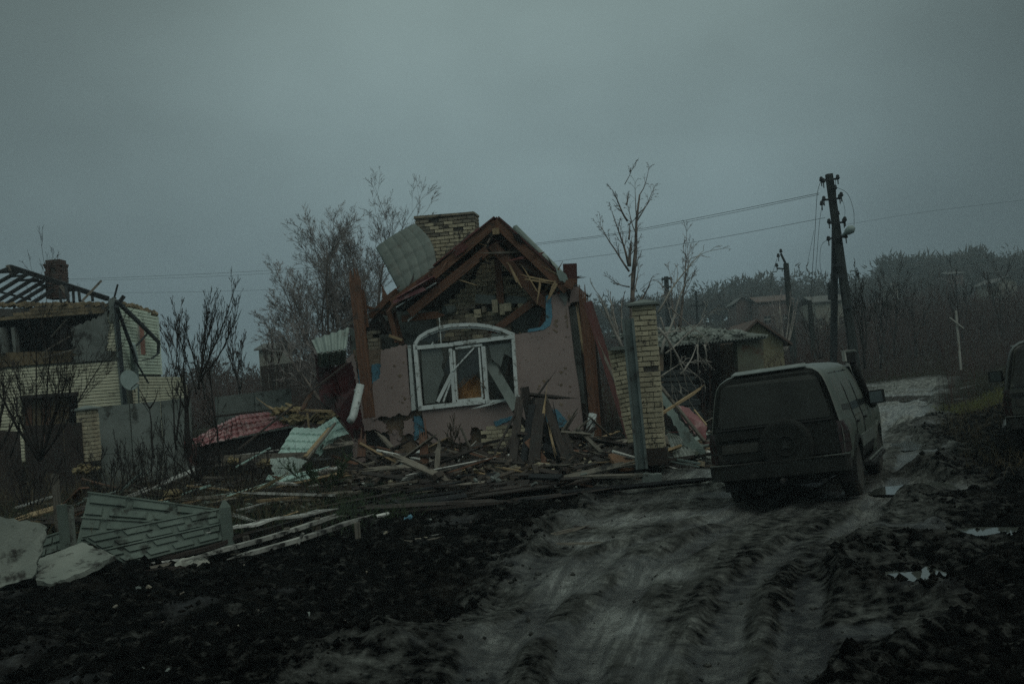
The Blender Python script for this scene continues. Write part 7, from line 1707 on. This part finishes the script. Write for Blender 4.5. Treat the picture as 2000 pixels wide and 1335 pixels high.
def house(label, gx0, gx1, gtop, geave, gbot, Y, depth, yaw, wall, roof, name='far_house', wins=1, chim=True, ridge='x'):
    a = P(gx0, geave, Y); b = P(gx1, geave, Y); e_ = (b - a); e_.z = 0; W = e_.length; e_ = V(math.cos(yaw), math.sin(yaw), 0); n_ = V(-math.sin(yaw), math.cos(yaw), 0)
    zb = min(P((gx0 + gx1) / 2, gbot, Y).z, mz(a.x, a.y) - .3); ze = a.z; zt = P((gx0 + gx1) / 2, gtop, Y).z
    root = thing(name, label, 'house', V((a.x + b.x) / 2, a.y, zb)); o_ = V(a.x, a.y, 0)
    mb = MB(); mb.prism([o_ + V(0, 0, zb), o_ + e_ * W + V(0, 0, zb), o_ + e_ * W + V(0, 0, ze), o_ + V(0, 0, ze)] if ridge == 'x' else [o_ + V(0, 0, zb), o_ + e_ * W + V(0, 0, zb), o_ + e_ * W + V(0, 0, ze), o_ + e_ * W / 2 + V(0, 0, zt), o_ + V(0, 0, ze)], n_ * depth); obj('wall', mb, wall, root)
    ov = .3; mb = MB()
    if ridge == 'x':
        for s_ in (0, 1):
            y0 = -ov if s_ == 0 else depth + ov; z0 = ze - .1
            p = [o_ - e_ * ov + n_ * y0 + V(0, 0, z0), o_ + e_ * (W + ov) + n_ * y0 + V(0, 0, z0), o_ + e_ * (W + ov) + n_ * depth / 2 + V(0, 0, zt), o_ - e_ * ov + n_ * depth / 2 + V(0, 0, zt)]
            mb.prism(p, V(0, 0, .12))
    else:
        for s_ in (0, 1):
            x0 = -ov if s_ == 0 else W + ov
            p = [o_ + e_ * x0 - n_ * ov + V(0, 0, ze - .15), o_ + e_ * x0 + n_ * (depth + ov) + V(0, 0, ze - .15), o_ + e_ * W / 2 + n_ * (depth + ov) + V(0, 0, zt), o_ + e_ * W / 2 - n_ * ov + V(0, 0, zt)]
            mb.prism(p, V(0, 0, .10))
    rf = obj('roof', mb, roof, root)
    for i in range(wins):
        c_ = o_ + e_ * W * (i + .5 + (.1 if wins == 1 else 0)) / wins - n_ * .03 + V(0, 0, zb + (ze - zb) * .62); s_ = min(.5, W * .09)
        mb = MB(); mb.box(c_, e_ * s_, n_ * .04, V(0, 0, s_ * 1.1)); wi = obj('window', mb, m_black, root); mb = MB(); mb.box(c_ - n_ * .05, e_ * s_ * .06, n_ * .01, V(0, 0, s_ * 1.1)); mb.box(c_ - n_ * .04, e_ * s_ * 1.15, n_ * .01, V(0, 0, .05)); obj('frame', mb, m_postw, wi)
    if chim: mb = MB(); c_ = o_ + e_ * W * .3 + n_ * depth * .5 + V(0, 0, zt); mb.box(c_, V(.3, 0, 0), V(0, .3, 0), V(0, 0, .6)); obj('chimney', mb, m_brickr, rf)
    return root
m_yw = M('yellow_render', (.26, .235, .145), (.18, .165, .105), scale=1, rough=.9, bump=.2, rnd=0); m_rw = M('rosy_render', (.13, .09, .075), (.10, .07, .06), scale=.6, rough=.9, bump=.1, rnd=0)
m_pw = M('pale_far_render', (.25, .24, .19), (.18, .175, .145), scale=.5, rough=.9, bump=0, rnd=0); m_gr = M('grey_far_roof', (.11, .11, .10), (.08, .08, .075), scale=.7, rough=.9, bump=0, rnd=0); m_rr = M('rusty_far_roof', (.11, .075, .062), (.08, .06, .05), scale=.7, rough=.9, bump=0, rnd=0)
house('yellowish gabled outbuilding just behind the long shed', 1432, 1528, 628, 676, 760, 38, 6, RAD(-4), m_yw, m_rr, 'outbuilding', 0, False, 'y')
house('small rosy house with a white edged gable on the far slope', 1437, 1464, 580, 592, 616, 125, 7, RAD(-4), m_rw, m_gr, wins=1, ridge='y', chim=False)
house('low reddish far house left of the leaning concrete pole', 1480, 1545, 575, 590, 625, 120, 8, RAD(-4), m_rw, m_rr, wins=2, chim=False)
house('long cream far house seen behind the double power pole', 1592, 1652, 574, 590, 604, 105, 8, RAD(-4), m_pw, m_gr, wins=3, chim=False)
house('faint red walled house high on the right slope', 1852, 1880, 528, 535, 550, 160, 8, RAD(-4), m_rw, m_gr, wins=1, chim=False)
house('pale roofed house at the right edge of the far slope', 1948, 1984, 540, 550, 562, 140, 8, RAD(-4), m_pw, m_gr, wins=1, chim=False, ridge='y')
house('tiny pale house low on the hazy slope', 1742, 1752, 553, 557, 562, 150, 5, RAD(-4), m_pw, m_gr, wins=0, chim=False)
house('dim whitish house showing through the birch behind the board fence', 505, 540, 668, 682, 705, 75, 7, RAD(3), m_pw, m_gr, wins=1, chim=False)
# pale cap-like box behind car roof
mb = MB(); c = P(1656, 694, 22); mb.box(c, V(.10, 0, 0), V(0, .1, 0), V(0, 0, .12)); gpst = thing('marker_board', 'pale square marker post head seen just above the green car', 'post', P(1660, 800, 22)); obj('head', mb, m_postw, gpst); mb = MB(); mb.beam(P(1664, 800, 22), P(1656, 700, 22), .10, .08, (1, 0, 0)); obj('post', mb, m_postw, gpst); mb = MB(); mb.beam(P(1672, 735, 22), P(1669, 682, 22), .035, .03, (1, 0, 0)); obj('side_rail', mb, m_postw, gpst)
